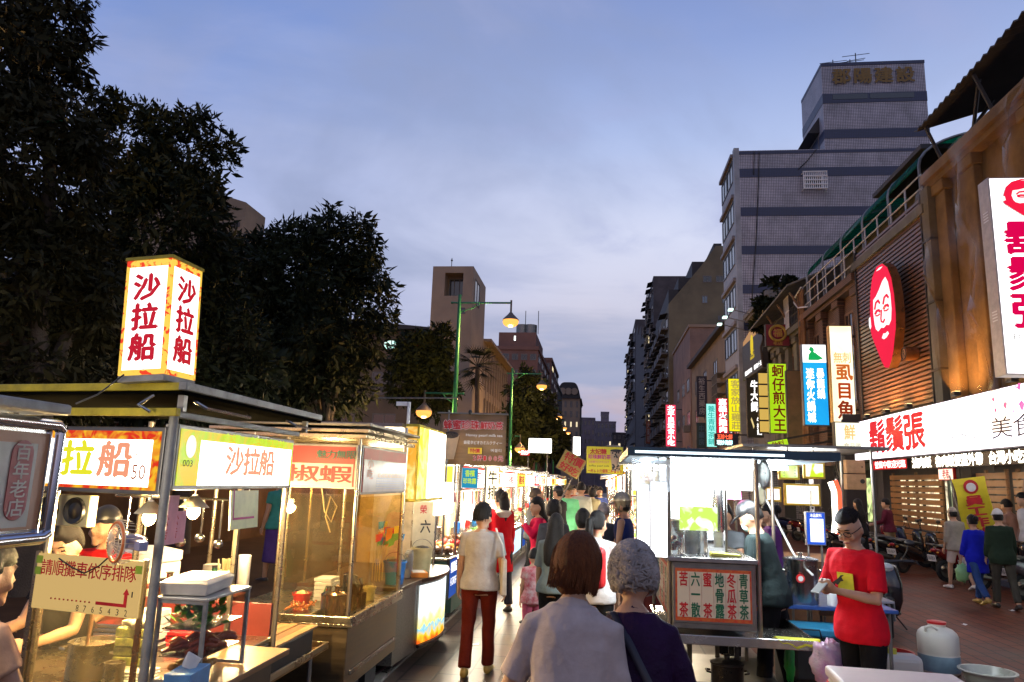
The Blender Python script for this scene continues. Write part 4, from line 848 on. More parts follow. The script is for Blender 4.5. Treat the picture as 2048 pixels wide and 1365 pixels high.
# ---- the giant white hanging sign at the right edge
def giant():
    X0 = 7.75; Y = PX(1993, 550, X0).y; a = PY(1993, 355, Y); c = PY(2022, 750, Y); x1 = 9.45; h = a.z-c.z
    L = [('鬍鬚張', .10, .10, .80, .66, E('magenta lettering', (.75, .0, .08), 1), True, .05)]
    t = signbox('street_sign', 'giant white lit hanging sign with crimson face at the right edge', ((X0+x1)/2, Y+.2, c.z), x1-X0, h, 0, .4, E('brilliant white sign', (1, .97, 1), 2.2), M('pale aluminium sign side', (.45, .40, .36), .5, .2), [('鬍鬚張', .12, .22, .62, .77, E('magenta lettering', (.75, .0, .08), 1), True, .05), ('FORMOSA', .12, .17, .62, .2, E('grey printed letter', (.4, .4, .35), .8), False, 0), ('CHANG', .2, .125, .55, .155, E('grey printed letter', (.4, .4, .35), .8), False, 0)], group='lit signs sticking out from the right facades')
    b = B()
    for z in (h*.78, h*.27):
        for i in range(4): b.box(-(x1-X0)/2-.006, -.1, z+i*.06, -(x1-X0)/2-.0005, .08, z+i*.06+.025)
    b.obj('vent', WHITE, t)
    beard(None, .95, h*.21, 'face_emblem', 'crimson bearded face emblem at the top of the giant white sign', ((X0+x1)/2-.15, Y-.035, c.z+h*.775), 0, .03, cat='emblem', side=WHITE)
    b = B()
    for z in (h*.1, h*.9): b.box((x1-X0)/2, -.05, z, (x1-X0)/2+.3, .05, z+.1)
    b.obj('bracket', IRON, t)
giant()
# pillar with electric boxes
t = thing('pillar', 'dark arcade pillar wrapped in cables beside the restaurant', 'pillar', (9.1, 28.2, .12)); b = B(); b.box(-.35, -.4, 0, .35, .4, 4.6); b.obj('shaft', DARKW, t, bevel=.02); b = B(); g = random.Random(2)
for i in range(9): x = -.38; y = g.uniform(-.35, .35); b.tube([(x, y, .3), (x-.05, y+g.uniform(-.1, .1), 1.6), (x-.03, y+g.uniform(-.2, .2), 3.2), (x, y+g.uniform(-.3, .3), 4.4)], .018, 5)
for i in range(5): b.tube([(-.45-.05*i, -.4+.35*math.cos(a)*(1+i*.1), 2.9+.45*math.sin(a)*(1+i*.1)) for a in [k*.4 for k in range(17)]], .014, 5)
b.obj('cables', BLACK, t)
loc, w, h = rectY(1690, 921, 1727, 948, 24.5); t = thing('electric_box', 'upper beige electric meter box on the pillar front', 'electric box', loc, 0, 'beige meter boxes'); b = B(); b.box(-w/2, -.15, .01, w/2, .15, h); b.obj('box_body', M('beige paint', (.42, .26, .13), .5), t, bevel=.015); b = B(); b.box(-w/2+.03, -.158, .05, w/2-.03, -.151, h-.04); b.obj('box_door', M('beige paint', (.42, .26, .13), .5), t); b = B(); b.cyl((w/2-.1, -.19, h*.5), (w/2-.1, -.16, h*.5), .02); b.obj('latch', IRON, t)
loc, w, h = rectY(1690, 949, 1729, 980, 24.5); t = thing('electric_box', 'lower beige meter box with a round dial on the pillar front', 'electric box', loc, 0, 'beige meter boxes'); b = B(); b.box(-w/2, -.18, 0, w/2, .15, h); b.obj('box_body', M('beige paint', (.42, .26, .13), .5), t, bevel=.015); b = B(); b.cyl((w*.3, -.2, h*.55), (w*.3, -.182, h*.55), .07); b.obj('dial', BLACK, t)
for i, (ya, yb, c, l) in enumerate(((28.0, 34.0, (1, .85, .55), 'warm lit shopfront inside the arcade beside the pillar'), (34.8, 40.6, (.75, .9, .35), 'lime lit shopfront inside the arcade of the columned house'), (41.4, 47.2, (1, .9, .85), 'pale lit shopfront inside the arcade below the billboards'))):
    t = thing('lit_shopfront', l, 'shopfront', (12.7, (ya+yb)/2, .12)); b = B(); b.box(0, (ya-yb)/2, .5, .05, (yb-ya)/2, 2.5); b.obj('window_light', E('shopfront glow %d' % i, c, 1.5, tuple(v*.25 for v in c), 1.6, .42, .6), t); b = B()
    for k in range(5): y = (ya-yb)/2+(yb-ya)*k/4; b.box(-.08, y-.06, 0, -.003, y+.06, 2.6)
    b.box(-.075, (ya-yb)/2, 2.5, -.004, (yb-ya)/2, 2.62); b.obj('window_frame', BLACK, t)
# street lamps
ORB = E('sodium lamp glow', (1, .40, .08), 1.75)
def street_lamp(px, py, lpx, lpy, Y, label, low=None, first=[None]):
    p = PY(px, py, Y); q = PY(lpx, lpy, Y); t = thing('street_lamp', label, 'street lamp', (p.x, Y, .05), 0, 'green street lamps along the left pavement'); h = p.z-.05; L = q.x-p.x
    b = B(); b.tube([(0, 0, 0), (0, 0, h*.5), (0, 0, h)], [.11, .085, .06], 10); b.lathe([(.16, 0), (.16, .5), (.11, .6)], n=10); b.obj('pole', GREENP, t, smooth=50)
    def arm(s, z, ln):
        b = B(); b.tube([(-.25*s, 0, z), (s*ln, 0, z+.0)], .035, 7); b.tube([(s*.03, 0, z-.35), (s*ln*.25, 0, z-.2), (s*ln*.4, 0, z-.03)], .02, 6); b.ell((-.28*s, 0, z), .05, 8, 6); b.obj('arm', GREENP, t, smooth=50)
        b = B(); b.cyl((s*ln, 0, z+.1), (s*ln, 0, z-.38), .035, n=8); b.lathe([(.06, -.36), (.1, -.42), (.28, -.6), (.30, -.64), (.05, -.62)], (s*ln, 0, z), 16); b.obj('lamp_shade', M('grey lamp hood', (.16, .12, .09), .5, .4), t, smooth=50)
        b = B(); b.ell((s*ln, 0, z-.70), (.29, .29, .20), 14, 8); b.obj('bulb', ORB, t, smooth=180); lamp('lamp_light', (s*ln, 0, z-1.0), 520, (1, .55, .18), t, .15)
    arm(1, h-.30, L)
    if low: z = PY(low[0], low[1], Y).z+.60-.05; arm(-1, z, p.x-PY(low[0], low[1], Y).x)
    return t
street_lamp(920, 590, 1022, 622, 25.6, 'nearest green street lamp in view, before the school tower', (848, 820))
street_lamp(1025, 737, 1084, 755, 40.5, 'second green street lamp, with its orange lamp over the dark trees', (1040, 895))
street_lamp(1075, 808, 1117, 820, 56, 'third green street lamp along the row')
street_lamp(1094, 835, 1128, 845, 69, 'fourth green street lamp along the row')
street_lamp(1108, 848, 1136, 859, 84, 'fifth, farthest green street lamp along the row')
def nearlamp():
    Y = 10.2; q = PY(132, 243, Y); p = PY(-60, 250, Y); t = thing('street_lamp', 'green lamp arm with a brass knob at the left edge', 'street lamp', (p.x-.6, Y, .05), 0, 'green street lamps along the left pavement'); b = B(); z = q.z-.05
    b.tube([(0, 0, 0), (0, 0, z+1.9)], [.11, .07], 10); b.obj('pole', GREENP, t, smooth=50); b = B(); b.tube([(-.1, 0, z), (q.x-p.x+.6, 0, z)], .022, 8); b.obj('arm', GREENP, t, smooth=50); b = B(); b.lathe([(.025, -.045), (.045, -.02), (.045, .015), (.02, .045), (.008, .07)], (q.x-p.x+.6, 0, z), 12); b.obj('finial', M('brass', (.6, .36, .09), .25, 1), t, smooth=60)
    b = B(); b.cyl((-1.6, 0, z+1.6), (.05, 0, z+1.6), .035); b.obj('lamp_arm', GREENP, t); b = B(); b.ell((-1.6, 0, z+1.3), (.25, .25, .17)); b.obj('bulb', ORB, t, smooth=180); lamp('lamp_light', (-1.6, 0, z+.9), 260, (1, .55, .18), t, .15)
nearlamp()
# ================================================================== LEFT STALLS
YELP = M('chipped yellow paint', (.55, .42, .02), .5, .1, .5, 7, .2); GRYP = M('chipped grey paint', (.34, .33, .29), .55, .2, .5, 6, .2)
CABM = M('dark brown steel cabinet', (.10, .075, .05), .38, .6, .35, 4); GOLDS = M('golden lit steel', (.50, .42, .28), .28, .95, .12, 3, stretch=(2, 2, 3))  # golden steel: warm stall light is put into the metal colour
SWIRL = E('red yellow swirl print', (.8, .03, .005), .95, (1, .55, .02), 14); SWIRL2 = E('yellow lime print', (.9, .62, .02), 1.0, (.55, .75, .03), 7)
GOLDT = E('lit gold lettering', (.85, .42, .05), 1.1); PINKT = E('lit salmon lettering', (.85, .32, .18), 1.1); BRT = E('lit brown lettering', (.4, .12, .06), .9)
HOT = E('blown out white acrylic', (1, .93, .8), 3.6)
def litboard(parent, name, P0, U, w, h, border, panel, marg, letters, depth=.07, rad=.0, hm=None):
    """sign board in the parent's space: P0 bottom-left, U along the face; normal = U x Z"""
    U = Vector(U).normalized(); V = Vector((0, 0, 1)); Nn = U.cross(V); P0 = Vector(P0)
    def slab(b, a, c, z0, z1, n0, n1):
        q = [P0+U*a+Nn*n0, P0+U*c+Nn*n0, P0+U*c+Nn*n1, P0+U*a+Nn*n1]; b.hexa([p+V*z0 for p in q], [p+V*z1 for p in q])
    b = B(); slab(b, 0, w, 0, h, -depth, 0); hs = b.obj(name, hm or STEELD, parent, bevel=.004); b = B(); slab(b, .02, w-.02, .02, h-.02, -.004, .004); b.obj('border_print', border, hs)
    b = B(); slab(b, marg[0], w-marg[1], marg[2], h-marg[3], .0045, .008); b.obj('white_panel', panel, hs); sets = {}
    for l in letters: sets.setdefault(l[5].name, (l[5], []))[1].append(l)
    for m, ls in sets.values():
        b = B()
        for (tx, x0, y0, x1, y1, _, vt, bo) in ls: b.text(tx, P0+U*(w*x0)+V*(h*y0)+Nn*.011, U, V, w*(x1-x0), h*(y1-y0), bo, vt)
        b.obj('lettering', m, hs)
    return hs
def bulb(label, loc, e=18, r=.035, shade=True, col=(1, .68, .3), grp='bare bulbs in the stalls', drop=.14):
    t = thing('light_bulb', label, 'bulb', loc, 0, grp); b = B(); b.ell((0, 0, 0), (r, r, r*1.25), 12, 8); b.obj('glass_bulb', BULB, t, smooth=180)
    b = B(); b.cyl((0, 0, r*1.1), (0, 0, r*1.1+.05), r*.55, r*.45, 10); b.cyl((0, 0, r+.05), (0, 0, r+drop), .004, n=5); b.obj('socket', WHITE, t)
    if shade: b = B(); b.lathe([(r*.6, r+.045), (r*2.3, r*.7), (r*2.35, r*.65), (r*.6, r+.035)], n=18); b.obj('reflector', M('cream enamel', (.7, .6, .4), .3), t, smooth=60)
    lamp('bulb_light', (0, 0, -.06), e, col, t, .04); return t
# ---- stall A at the left edge
t = thing('market_stall', 'cut off stall at the left edge with a framed salmon sign of an old shop', 'market stall', (-2.05, 1.2, 0), 0)
A0 = (-2.0, 2.58)
P0 = (0.0, 0.25, 1.70)
hs = litboard(t, 'sign_board', P0, (0, 1, 0), 1.12, .385, M('salmon sign print', (.55, .26, .12), .4, 0, .2, 4), M('cream sign print', (.55, .50, .38), .35), (.1, .075, .03, .06), [], .06, hm=CHROME)
b = B(); zc = 1.70
def oval(y0, y1, z0, z1, n=10):
    r = (y1-y0)/2; return [( (y0+y1)/2+r*math.cos(a), z0+r+r*math.sin(a)) for a in [math.pi+math.pi*i/n for i in range(n+1)]]+[((y0+y1)/2+r*math.cos(a), z1-r+r*math.sin(a)) for a in [math.pi*i/n for i in range(n+1)]]
b = B(); b.prism(oval(1.175, 1.275, zc+.055, zc+.335), .009, .012, 'X'); b.obj('red_oval', M('brick red print', (.36, .035, .03), .4), hs)
b = B(); b.text('百年老店', (.0135, 1.188, zc+.065), (0, 1, 0), (0, 0, 1), .075, .26, .02, True); b.obj('lettering', M('cream letters', (.7, .62, .48), .5), hs)
b = B()
for z in (1.685, 2.10): b.tube([(.02, -.6, z), (.02, 1.36, z), (.02, 1.39, z+(.02 if z < 2 else -.02))], .022, 8)
b.tube([(.02, 1.385, 1.69), (.02, 1.385, 2.1)], .018, 8); b.obj('sign_frame', CHROME, t, smooth=60)
b = B(); b.box(-1.4, -1, 2.13, .12, 1.3, 2.17); b.obj('roof', GRYP, t, bevel=.01); b = B(); b.box(-1.2, -1, .3, -.05, 1.3, .95); b.obj('cabinet', CABM, t, bevel=.01)
b = B(); b.cyl((-.03, 1.2, .95), (-.03, 1.2, 2.13), .02, n=8); b.obj('post', GOLDS, t)
b = B()
for x in (-1.05, -.2): b.cyl((x-.03, .9, .15), (x+.03, .9, .15), .145, n=16)
b.obj('wheel', RUBBER, t, smooth=40)
lamp('tube_light', (-.3, .9, 2.0), 14, (1, .9, .75), t, .2)
# ---- stall B: salad boat
SB = thing('market_stall', 'front left food stall with a lit tower sign and swirl bordered red character signs', 'market stall', (0, 0, 0))
c0 = Vector((-1.97, 3.19, 0)); fd = Vector((1, -.20, 0)).normalized(); fl = c0-fd*1.0
litboard(SB, 'front_sign', fl+Vector((0, 0, 1.83)), fd, .985, .31, SWIRL, HOT, (.02, .06, .035, .06), [('拉', .40, .22, .60, .78, E('lime gold lettering', (.75, .72, .02), 1.1), False, .05), ('船', .63, .22, .83, .78, PINKT, False, .05), ('份', .85, .48, .90, .64, BRT, False, 0), ('50', .84, .22, .92, .44, BRT, False, 0)])
litboard(SB, 'side_sign', (-1.95, 3.24, 1.855), (0, 1, 0), 1.33, .305, SWIRL2, HOT, (.20, .05, .02, .065), [('沙拉船', .34, .22, .78, .74, PINKT, False, .05), ('份50', .84, .3, .92, .6, BRT, False, 0), ('003', .035, .36, .10, .46, LETK, False, 0), ('金爆', .30, .80, .44, .95, E('lime top letters', (.6, .85, .02), 1), False, .03), ('美味現炸', .52, .80, .90, .95, E('lime top letters', (.6, .85, .02), 1), False, .03)])
b = B(); b.ell((-1.943, 3.35, 2.06), (.004, .045, .055), 14, 8); b.obj('cat_sticker', E('lit sticker', (1, .95, .85), 1.1), SB); 
b = B(); b.cyl((c0.x+.02, c0.y, 1.02), (c0.x+.02, c0.y, 2.2), .021, n=10); b.obj('post', GRYP, SB, smooth=40)
b = B(); q = fl; b.cyl((q.x+.35, q.y-.05, .95), (q.x+.35, q.y-.05, 1.83), .018, n=8); b.obj('post', GOLDS, SB, smooth=40)
for y in (3.95, 4.56): b = B(); b.cyl((-1.97, y, .9), (-1.97, y, 1.86), .017, n=8); b.obj('post', GOLDS, SB, smooth=40)
b = B(); b.cyl((-2.9, 4.5, .9), (-2.9, 4.5, 2.25), .02, n=8); b.obj('post', GOLDS, SB, smooth=40)
# roof: slab with yellow front rails and grey side rails
b = B(); r0 = [Vector((-3.3, 3.36, 2.285)), Vector((-1.86, 3.08, 2.285)), Vector((-1.84, 4.72, 2.285)), Vector((-3.3, 4.72, 2.285))]; b.hexa(r0, [v+Vector((0, 0, .012)) for v in r0]); b.obj('roof', M('dark stall roof', (.004, .004, .0035), .95, 0, .3, spec=.0), SB)
for nm, z, m in (('roof_rail', 2.30, YELP), ('lower_rail', 2.185, YELP)):
    b = B(); a = Vector((-3.3, 3.36, z)); c = Vector((-1.88, 3.085, z)); n = Vector((.2, 1, 0)).normalized()*.03; b.hexa([a, c, c+n, a+n], [p+Vector((0, 0, .036)) for p in (a, c, c+n, a+n)]); b.obj(nm, m, SB, bevel=.004)
b = B(); b.box(-1.88, 3.08, 2.302, -1.84, 4.74, 2.338); b.obj('roof_rail', GRYP, SB, bevel=.004); b = B(); b.box(-1.96, 3.2, 2.185, -1.93, 4.6, 2.215); b.obj('lower_rail', GRYP, SB, bevel=.004)
b = B(); b.tube([(-1.9, 3.25, 2.27), (-1.86, 3.3, 2.24), (-1.86, 3.75, 2.235), (-1.9, 3.8, 2.265)], .008, 6); b.tube([(-1.9, 4.3, 2.27), (-1.86, 4.35, 2.24), (-1.86, 4.6, 2.235)], .008, 6); b.tube([(-2.02, 3.12, 2.28), (-2.06, 3.08, 2.23), (-2.0, 3.08, 2.2)], .008, 6); b.obj('hook', STEEL, SB)
for x, y in ((-1.9, 3.16), (-1.9, 4.6)): b = B(); b.box(x-.015, y-.015, 2.21, x+.015, y+.015, 2.29); b.obj('rail_bracket', STEELD, SB)
# counter, glass counter front, cabinet
b = B(); q = [Vector((-3.3, 3.42, 0)), Vector((-1.98, 3.21, 0)), Vector((-1.98, 4.6, 0)), Vector((-3.3, 4.6, 0))]; b.hexa([v+Vector((0, 0, .25)) for v in q], [v+Vector((0, 0, .93)) for v in q]); b.obj('cabinet', CABM, SB, bevel=.01)
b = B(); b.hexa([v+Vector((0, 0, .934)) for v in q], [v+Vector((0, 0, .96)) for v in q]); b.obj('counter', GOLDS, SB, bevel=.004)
b = B(); a = fl+fd*.33+Vector((0, 0, .97)); c = c0+Vector((-.01, 0, .97)); n = Vector((.2, 1, 0)).normalized()*.006; b.hexa([a, c, c+n, a+n], [p+Vector((0, 0, .56)) for p in (a, c, c+n, a+n)]); b.obj('glass_front', GLW, SB)
for s in (.335, .97): b = B(); p = fl+fd*s; b.box(p.x-.012, p.y-.014, .965, p.x+.012, p.y+.0, 1.55); b.obj('glass_frame', GOLDS, SB)
for x, y in ((-2.1, 3.5), (-2.1, 4.4), (-3.1, 3.6), (-3.1, 4.4)): b = B(); b.cyl((x-.03, y, .13), (x+.03, y, .13), .125, n=16); b.obj('wheel', RUBBER, SB, smooth=40)
b = B(); b.box(-3.28, 4.56, .96, -2.0, 4.59, 1.15); b.obj('back_panel', M('dark red board', (.16, .02, .012), .5), SB)
# queue board hanging on the glass
t = thing('queue_sign', 'cream queue board with red characters, arrow and numbers on the stall glass', 'sign', fl+fd*.36+Vector((0, 0, 1.30)), math.atan2(fd.y, fd.x)); w, h = .615, .245
b = B(); b.box(0, -.03, 0, w, -.018, h); b.obj('board', E('backlit cream board', (.95, .62, .22), .66), t, bevel=.002)  # the board is unlit; its brightness is put in as emission
b = B(); b.text('請順攤車依序排隊', (.03, -.032, h*.60), (1, 0, 0), (0, 0, 1), w*.91, h*.30, .02); b.obj('lettering', REDL, t)
b = B(); y0, y1 = -.034, -.031; b.box(w*.62, y0, h*.18, w*.90, y1, h*.235); b.box(w*.875, y0-.0005, h*.236, w*.90, y1, h*.40); b.prism([(w*.86, h*.40), (w*.915, h*.40), (w*.888, h*.50)], y0, y1); b.obj('arrow', REDL, t)
b = B()
for i in range(10): b.cyl((w*(.19+.041*i), y0, h*.207), (w*(.19+.041*i), y1, h*.207), .004, n=8)
b.obj('dots', REDL, t)
b = B(); b.text('8', (w*.44, -.032, h*.03), (1, 0, 0), (0, 0, 1), w*.025, h*.11, 0)
for i, c in enumerate('765432'): b.text(c, (w*(.51+.076*i), -.032, h*.03), (1, 0, 0), (0, 0, 1), w*.025, h*.11, 0)
b.text('1', (w*.935, -.032, h*.36), (1, 0, 0), (0, 0, 1), w*.012, h*.1, 0); b.obj('numerals', LETK, t)
b = B()
for x, z in ((0, .2), (0, .15), (w-.03, .19)): b.box(x-.004, -.0335, z, x+.032, -.0305, z+.034)
b.obj('green_tape', M('green tape', (.25, .38, .03), .5), t)
# tower sign on the roof corner
def tower():
    t = thing('tower_sign', 'tall lit box sign with red characters and yellow red edges on the stall roof', 'sign', (-2.055, 3.19, 2.335), 0, None, (0, R(-3), R(-4))); w, d, h = .235, .235, .575
    b = B(); b.box(-w/2, -d/2, 0, w/2, d/2, .03); b.obj('base', GRYP, t, bevel=.004); b = B(); b.box(-w/2-.006, -d/2-.006, h, w/2+.006, d/2+.006, h+.015); b.obj('cap', YELP, t)
    ed = E('yellow red striped edge', (1, .62, .08), 1.1, (.85, .05, .01), 22, .55, .6); b = B(); b.box(-w/2, -d/2, .031, w/2, d/2, h-.001); b.obj('box_body', ed, t)
    for nm, U, Nn in (('front', Vector((1, 0, 0)), Vector((0, -1, 0))), ('right', Vector((0, 1, 0)), Vector((1, 0, 0))), ('back', Vector((-1, 0, 0)), Vector((0, 1, 0))), ('left', Vector((0, -1, 0)), Vector((-1, 0, 0)))):
        b = B(); P = Nn*(w/2+.002)
        b.hexa([P-U*(w*.42)+Vector((0, 0, .055)), P+U*(w*.42)+Vector((0, 0, .055)), P+U*(w*.42)-Nn*.004+Vector((0, 0, .055)), P-U*(w*.42)-Nn*.004+Vector((0, 0, .055))], [P-U*(w*.42)+Vector((0, 0, h-.035)), P+U*(w*.42)+Vector((0, 0, h-.035)), P+U*(w*.42)-Nn*.004+Vector((0, 0, h-.035)), P-U*(w*.42)-Nn*.004+Vector((0, 0, h-.035))])
        f = b.obj('sign_face', E('tower white face', (1, .98, .94), 1.9), t); b = B(); b.text('沙拉船', P-U*(w*.31)+Nn*.003+Vector((0, 0, .085)), U, Vector((0, 0, 1)), w*.62, h-.15, .06, True, pad=.09); b.obj('lettering', LETR, f)
    b = B(); b.tube([(-.1, -d/2-.01, .02), (-.06, -d/2-.03, .03), (-.16, -d/2-.06, -.06), (-.25, -d/2-.08, -.1)], .004, 5); b.obj('cable', BLACK, t)
tower()
bulb('bright bare bulb under the side sign of the front left stall', (-2.07, 3.66, 1.74), 45, .032, drop=.11)
bulb('bright bare bulb behind the corner post of the front left stall', (-2.12, 3.36, 1.72), 35, .03, drop=.12)
bulb('low warm bulb over the slat board between the stalls', (-2.6, 5.35, 1.72), 30, .028, True, drop=.5)
bulb('added warm bulb at the back of the front left stall', (-2.7, 4.2, 1.9), 50, .03, False, drop=.3)  # extra bulb added to warm the stall interior
# speakers, fan, papers
t = thing('speaker_pair', 'cream plate with two round black speakers under the front sign', 'speakers', (-2.62, 3.42, 1.66), R(-11)); b = B(); b.box(-.17, 0, 0, .17, .05, .15); b.obj('plate', M('cream metal plate', (.55, .48, .25), .5), t, bevel=.005)
for x in (-.085, .085): b = B(); b.lathe([(.066, 0), (.062, .014), (.04, .004), (.018, .012), (.001, .012)], n=20); b.xf(Matrix.Translation((x, -.001, .075)) @ Matrix.Rotation(R(90), 4, 'X')); b.obj('speaker_cone', BLACK, t, smooth=40)
t = thing('clip_fan', 'small orange ringed clip fan on the stall post', 'fan', (-2.10, 3.16, 1.625), R(-35)); b = B()
for r in (.095, .075, .055, .03): b.tube([(r*math.cos(a), -.03-.03*(1-r/.1), r*math.sin(a)) for a in [i*math.pi/12 for i in range(25)]], .0022, 5)
for i in range(28): a = i*math.pi/14; b.tube([(.012*math.cos(a), -.06, .012*math.sin(a)), (.06*math.cos(a), -.05, .06*math.sin(a)), (.097*math.cos(a), -.025, .097*math.sin(a)), (.09*math.cos(a), .02, .09*math.sin(a))], .0016, 4)
b.obj('cage', M('ivory fan cage', (.6, .52, .38), .45), t); b = B(); b.tube([(.085*math.cos(a), -.034, .085*math.sin(a)) for a in [i*math.pi/16 for i in range(33)]], .007, 6); b.obj('ring', M('orange fan ring', (.55, .14, .03), .4), t, smooth=60)
b = B()
for i in range(4):
    a0 = i*math.pi/2; b.add([(.015*math.cos(a0), -.02, .015*math.sin(a0)), (.075*math.cos(a0+.1), -.03, .075*math.sin(a0+.1)), (.07*math.cos(a0+.9), -.008, .07*math.sin(a0+.9)), (.02*math.cos(a0+.9), -.01, .02*math.sin(a0+.9))], [(0, 1, 2, 3)])
b.obj('blades', M('grey translucent blade', (.38, .36, .34), .35), t); b = B(); b.lathe([(.03, 0), (.035, .04), (.02, .08)], n=12); b.xf(Matrix.Rotation(R(-90), 4, 'X')); b.box(.02, .01, -.03, .14, .05, .01); b.obj('motor_clip', M('lilac grey plastic', (.25, .26, .42), .4), t, bevel=.004)
for lab, pts, col in (('pink notice sheet hanging behind the corner post', ((328, 992), (348, 1088)), 0), ('wider pink notice sheet beside the bulb', ((352, 1024), (374, 1085)), 1)):
    a = PX(*pts[0], -2.0); c = PX(*pts[1], -2.0); t = thing('notice_sheet', lab, 'notice', (-2.0-.02*col, a.y, c.z), 0, 'pink notices on the stall'); b = B(); b.box(-.002, 0, 0, .002, c.y-a.y, a.z-c.z); b.obj('paper', M('pink paper', (.72, .35, .40), .7), t); b = B(); b.text('公告', (.0035, .01, .02), (0, 1, 0), (0, 0, 1), .05, .12, 0, True); b.obj('lettering', REDL, t)
a = PX(466, 982, -1.93); c = PX(514, 1054, -1.93); t = thing('notice_sheet', 'yellow laminated notice hanging from the side sign', 'notice', (-1.93, a.y, c.z), 0, None, (0, R(-4), 0)); b = B(); b.box(-.003, 0, 0, .003, c.y-a.y, a.z-c.z); b.obj('paper', M('pale yellow sheet', (.75, .72, .30), .35), t); b = B(); b.box(.0035, .03, .05, .005, .04, .21); b.box(.0035, .041, .05, .005, c.y-a.y-.05, .062); b.obj('red_line', M('magenta line', (.5, .02, .12), .5), t)
# ---- small goods helpers
def pot(label, loc, r, h, mat=STEEL, lid=True, name='steel_pot', grp=None, handles=True):
    t = thing(name, label, 'pot', loc, 0, grp); b = B(); b.lathe([(r*.97, 0), (r, .01), (r, h*.96), (r*1.04, h), (r*.96, h), (r*.94, h*.9)], n=28); b.obj('pot_body', mat, t, smooth=40)
    if lid: b = B(); b.lathe([(r*1.05, h+.002), (r*1.05, h+.012), (r*.6, h+.03), (.02, h+.035), (.02, h+.06), (.03, h+.07)], n=28); b.obj('lid', mat, t, smooth=40)
    if handles:
        for s in (-1, 1): b = B(); b.tube([(s*r, -.05, h*.75), (s*(r+.035), -.04, h*.77), (s*(r+.035), .04, h*.77), (s*r, .05, h*.75)], .008, 6); b.obj('handle', mat, t)
    return t
def bottle(label, loc, r, h, mat, cap=None, grp=None):
    t = thing('bottle', label, 'bottle', loc, 0, grp); b = B(); b.lathe([(r*.9, 0), (r, .01), (r, h*.55), (r*.9, h*.66), (r*.42, h*.84), (r*.38, h*.93)], n=14); b.obj('bottle_body', mat, t, smooth=40); b = B(); b.cyl((0, 0, h*.93), (0, 0, h), r*.42, n=12); b.obj('cap', cap or REDP, t); return t
def bucket(label, loc, r0, r1, h, mat, name='bucket', fill=None, grp=None, rim=None):
    t = thing(name, label, name.replace('_', ' '), loc, 0, grp); b = B(); b.lathe([(r0, 0), (r1, h), (r1+.008, h), (r1+.008, h-.02), (r1-.004, h-.02), (r1-.008, h-.01), (r1-.012, h-.04)], n=28); b.obj('bucket_body', mat, t, smooth=40)
    if fill: b = B(); b.lathe([(r1*.9, h-.05), (r1*.95, h-.03), (r1*.5, h+.01), (.01, h+.02)], n=20); b.obj('contents', fill, t, smooth=60)
    b = B(); b.tube([(r1*math.cos(a), 0, h-.02+.9*r1*math.sin(a)) for a in [i*math.pi/10 for i in range(11)]], .004, 5); b.obj('handle', STEELD, t); return t
def stack(label, loc, w, d, h, n, mat, name, cat, seed=0, grp=None, part='sheet'):
    t = thing(name, label, cat, loc, 0, grp); g = random.Random(seed)
    for i in range(n):
        b = B(); z = h*i/n; o = g.uniform(-.01, .01); b.box(-w/2+o, -d/2-o, z, w/2+o, d/2-o, z+h/n-.003); b.obj(part, mat, t, bevel=.004)
    return t
# in the front glass compartment
pot('big steel cooking pot behind the queue board glass', (-2.42, 3.52, .96), .115, .16, GOLDS, False)
pot('small steel cup pot low behind the stall glass', (-2.2, 3.36, .96), .045, .11, GOLDS, False, 'steel_cup', handles=False)
t = stack('pile of patterned green tissue packs behind the stall glass', (-2.2, 3.50, 1.03), .15, .10, .17, 4, M('green flower print', (.42, .42, .10), .5, 0, .6, 30, col2=(.08, .10, .03)), 'tissue_pack_pile', 'tissue packs', 4, part='tissue_pack')
t = thing('white_tissue', 'crumpled white tissue on top of the green packs', 'tissue', (-2.19, 3.50, 1.20)); b = B(); b.ell((0, 0, .02), (.075, .05, .035), 12, 7, lambda d: 1+.3*math.sin(9*d.x+5*d.y)); b.obj('paper', M('white tissue', (.75, .7, .6), .8), t, smooth=60)
stack('stack of white foam trays low in the stall', (-2.12, 3.44, .965), .13, .12, .06, 5, WHITE, 'foam_tray_stack', 'trays', 6, part='foam_tray')
t = thing('ladle', 'dark handled ladle standing in the big steel pot', 'ladle', (-2.45, 3.5, 1.05)); b = B(); b.tube([(0, 0, 0), (.01, 0, .25)], [.006, .014], 8); b.obj('handle', WOOD, t, smooth=60)
# glass display case at the stall's aisle side
t = thing('display_case', 'small glass display case with sausages and greens on the stall corner', 'display case', (-1.93, 3.22, 1.035)); w, d, h = .215, .40, .345
b = B()
for x in (0, w):
    for y in (0, d): b.box(x-.008, y-.008, 0, x+.008, y+.008, h)
for z in (0, h-.014):
    for y in (-.008, d-.006): b.box(.0085, y, z, w-.0085, y+.014, z+.014)
b.obj('frame', GRYP, t); b = B(); b.box(-.012, -.012, h+.001, w+.012, d+.012, h+.014); b.obj('top', M('pale steel top', (.6, .58, .5), .35, .4), t, bevel=.003)
for nm, a in (('front_pane', (.009, -.002, .015, w-.009, .002, h-.016)), ('side_pane', (w-.002, .009, .015, w+.002, d-.009, h-.016))): b = B(); b.box(*a); b.obj(nm, GL, t)
for z in (.10, .215): b = B(); b.box(.01, .02, z, w-.01, d-.02, z+.006); b.obj('shelf', STEEL, t)
g = random.Random(3); b = B()
for i in range(44): x = g.uniform(.03, w-.03); y = g.uniform(.06, d-.06); a = g.uniform(-1, 1); z = .115+.015*(i % 3); b.tube([(x-.03*math.cos(a), y-.04*math.sin(a)-.02, z), (x, y, z+.012), (x+.03*math.cos(a), y+.04*math.sin(a)+.02, z)], [.009, .015, .009], 8)
b.obj('sausages', M('red glazed sausage', (.32, .045, .012), .25, 0, .4, 12), t, smooth=60); b = B()
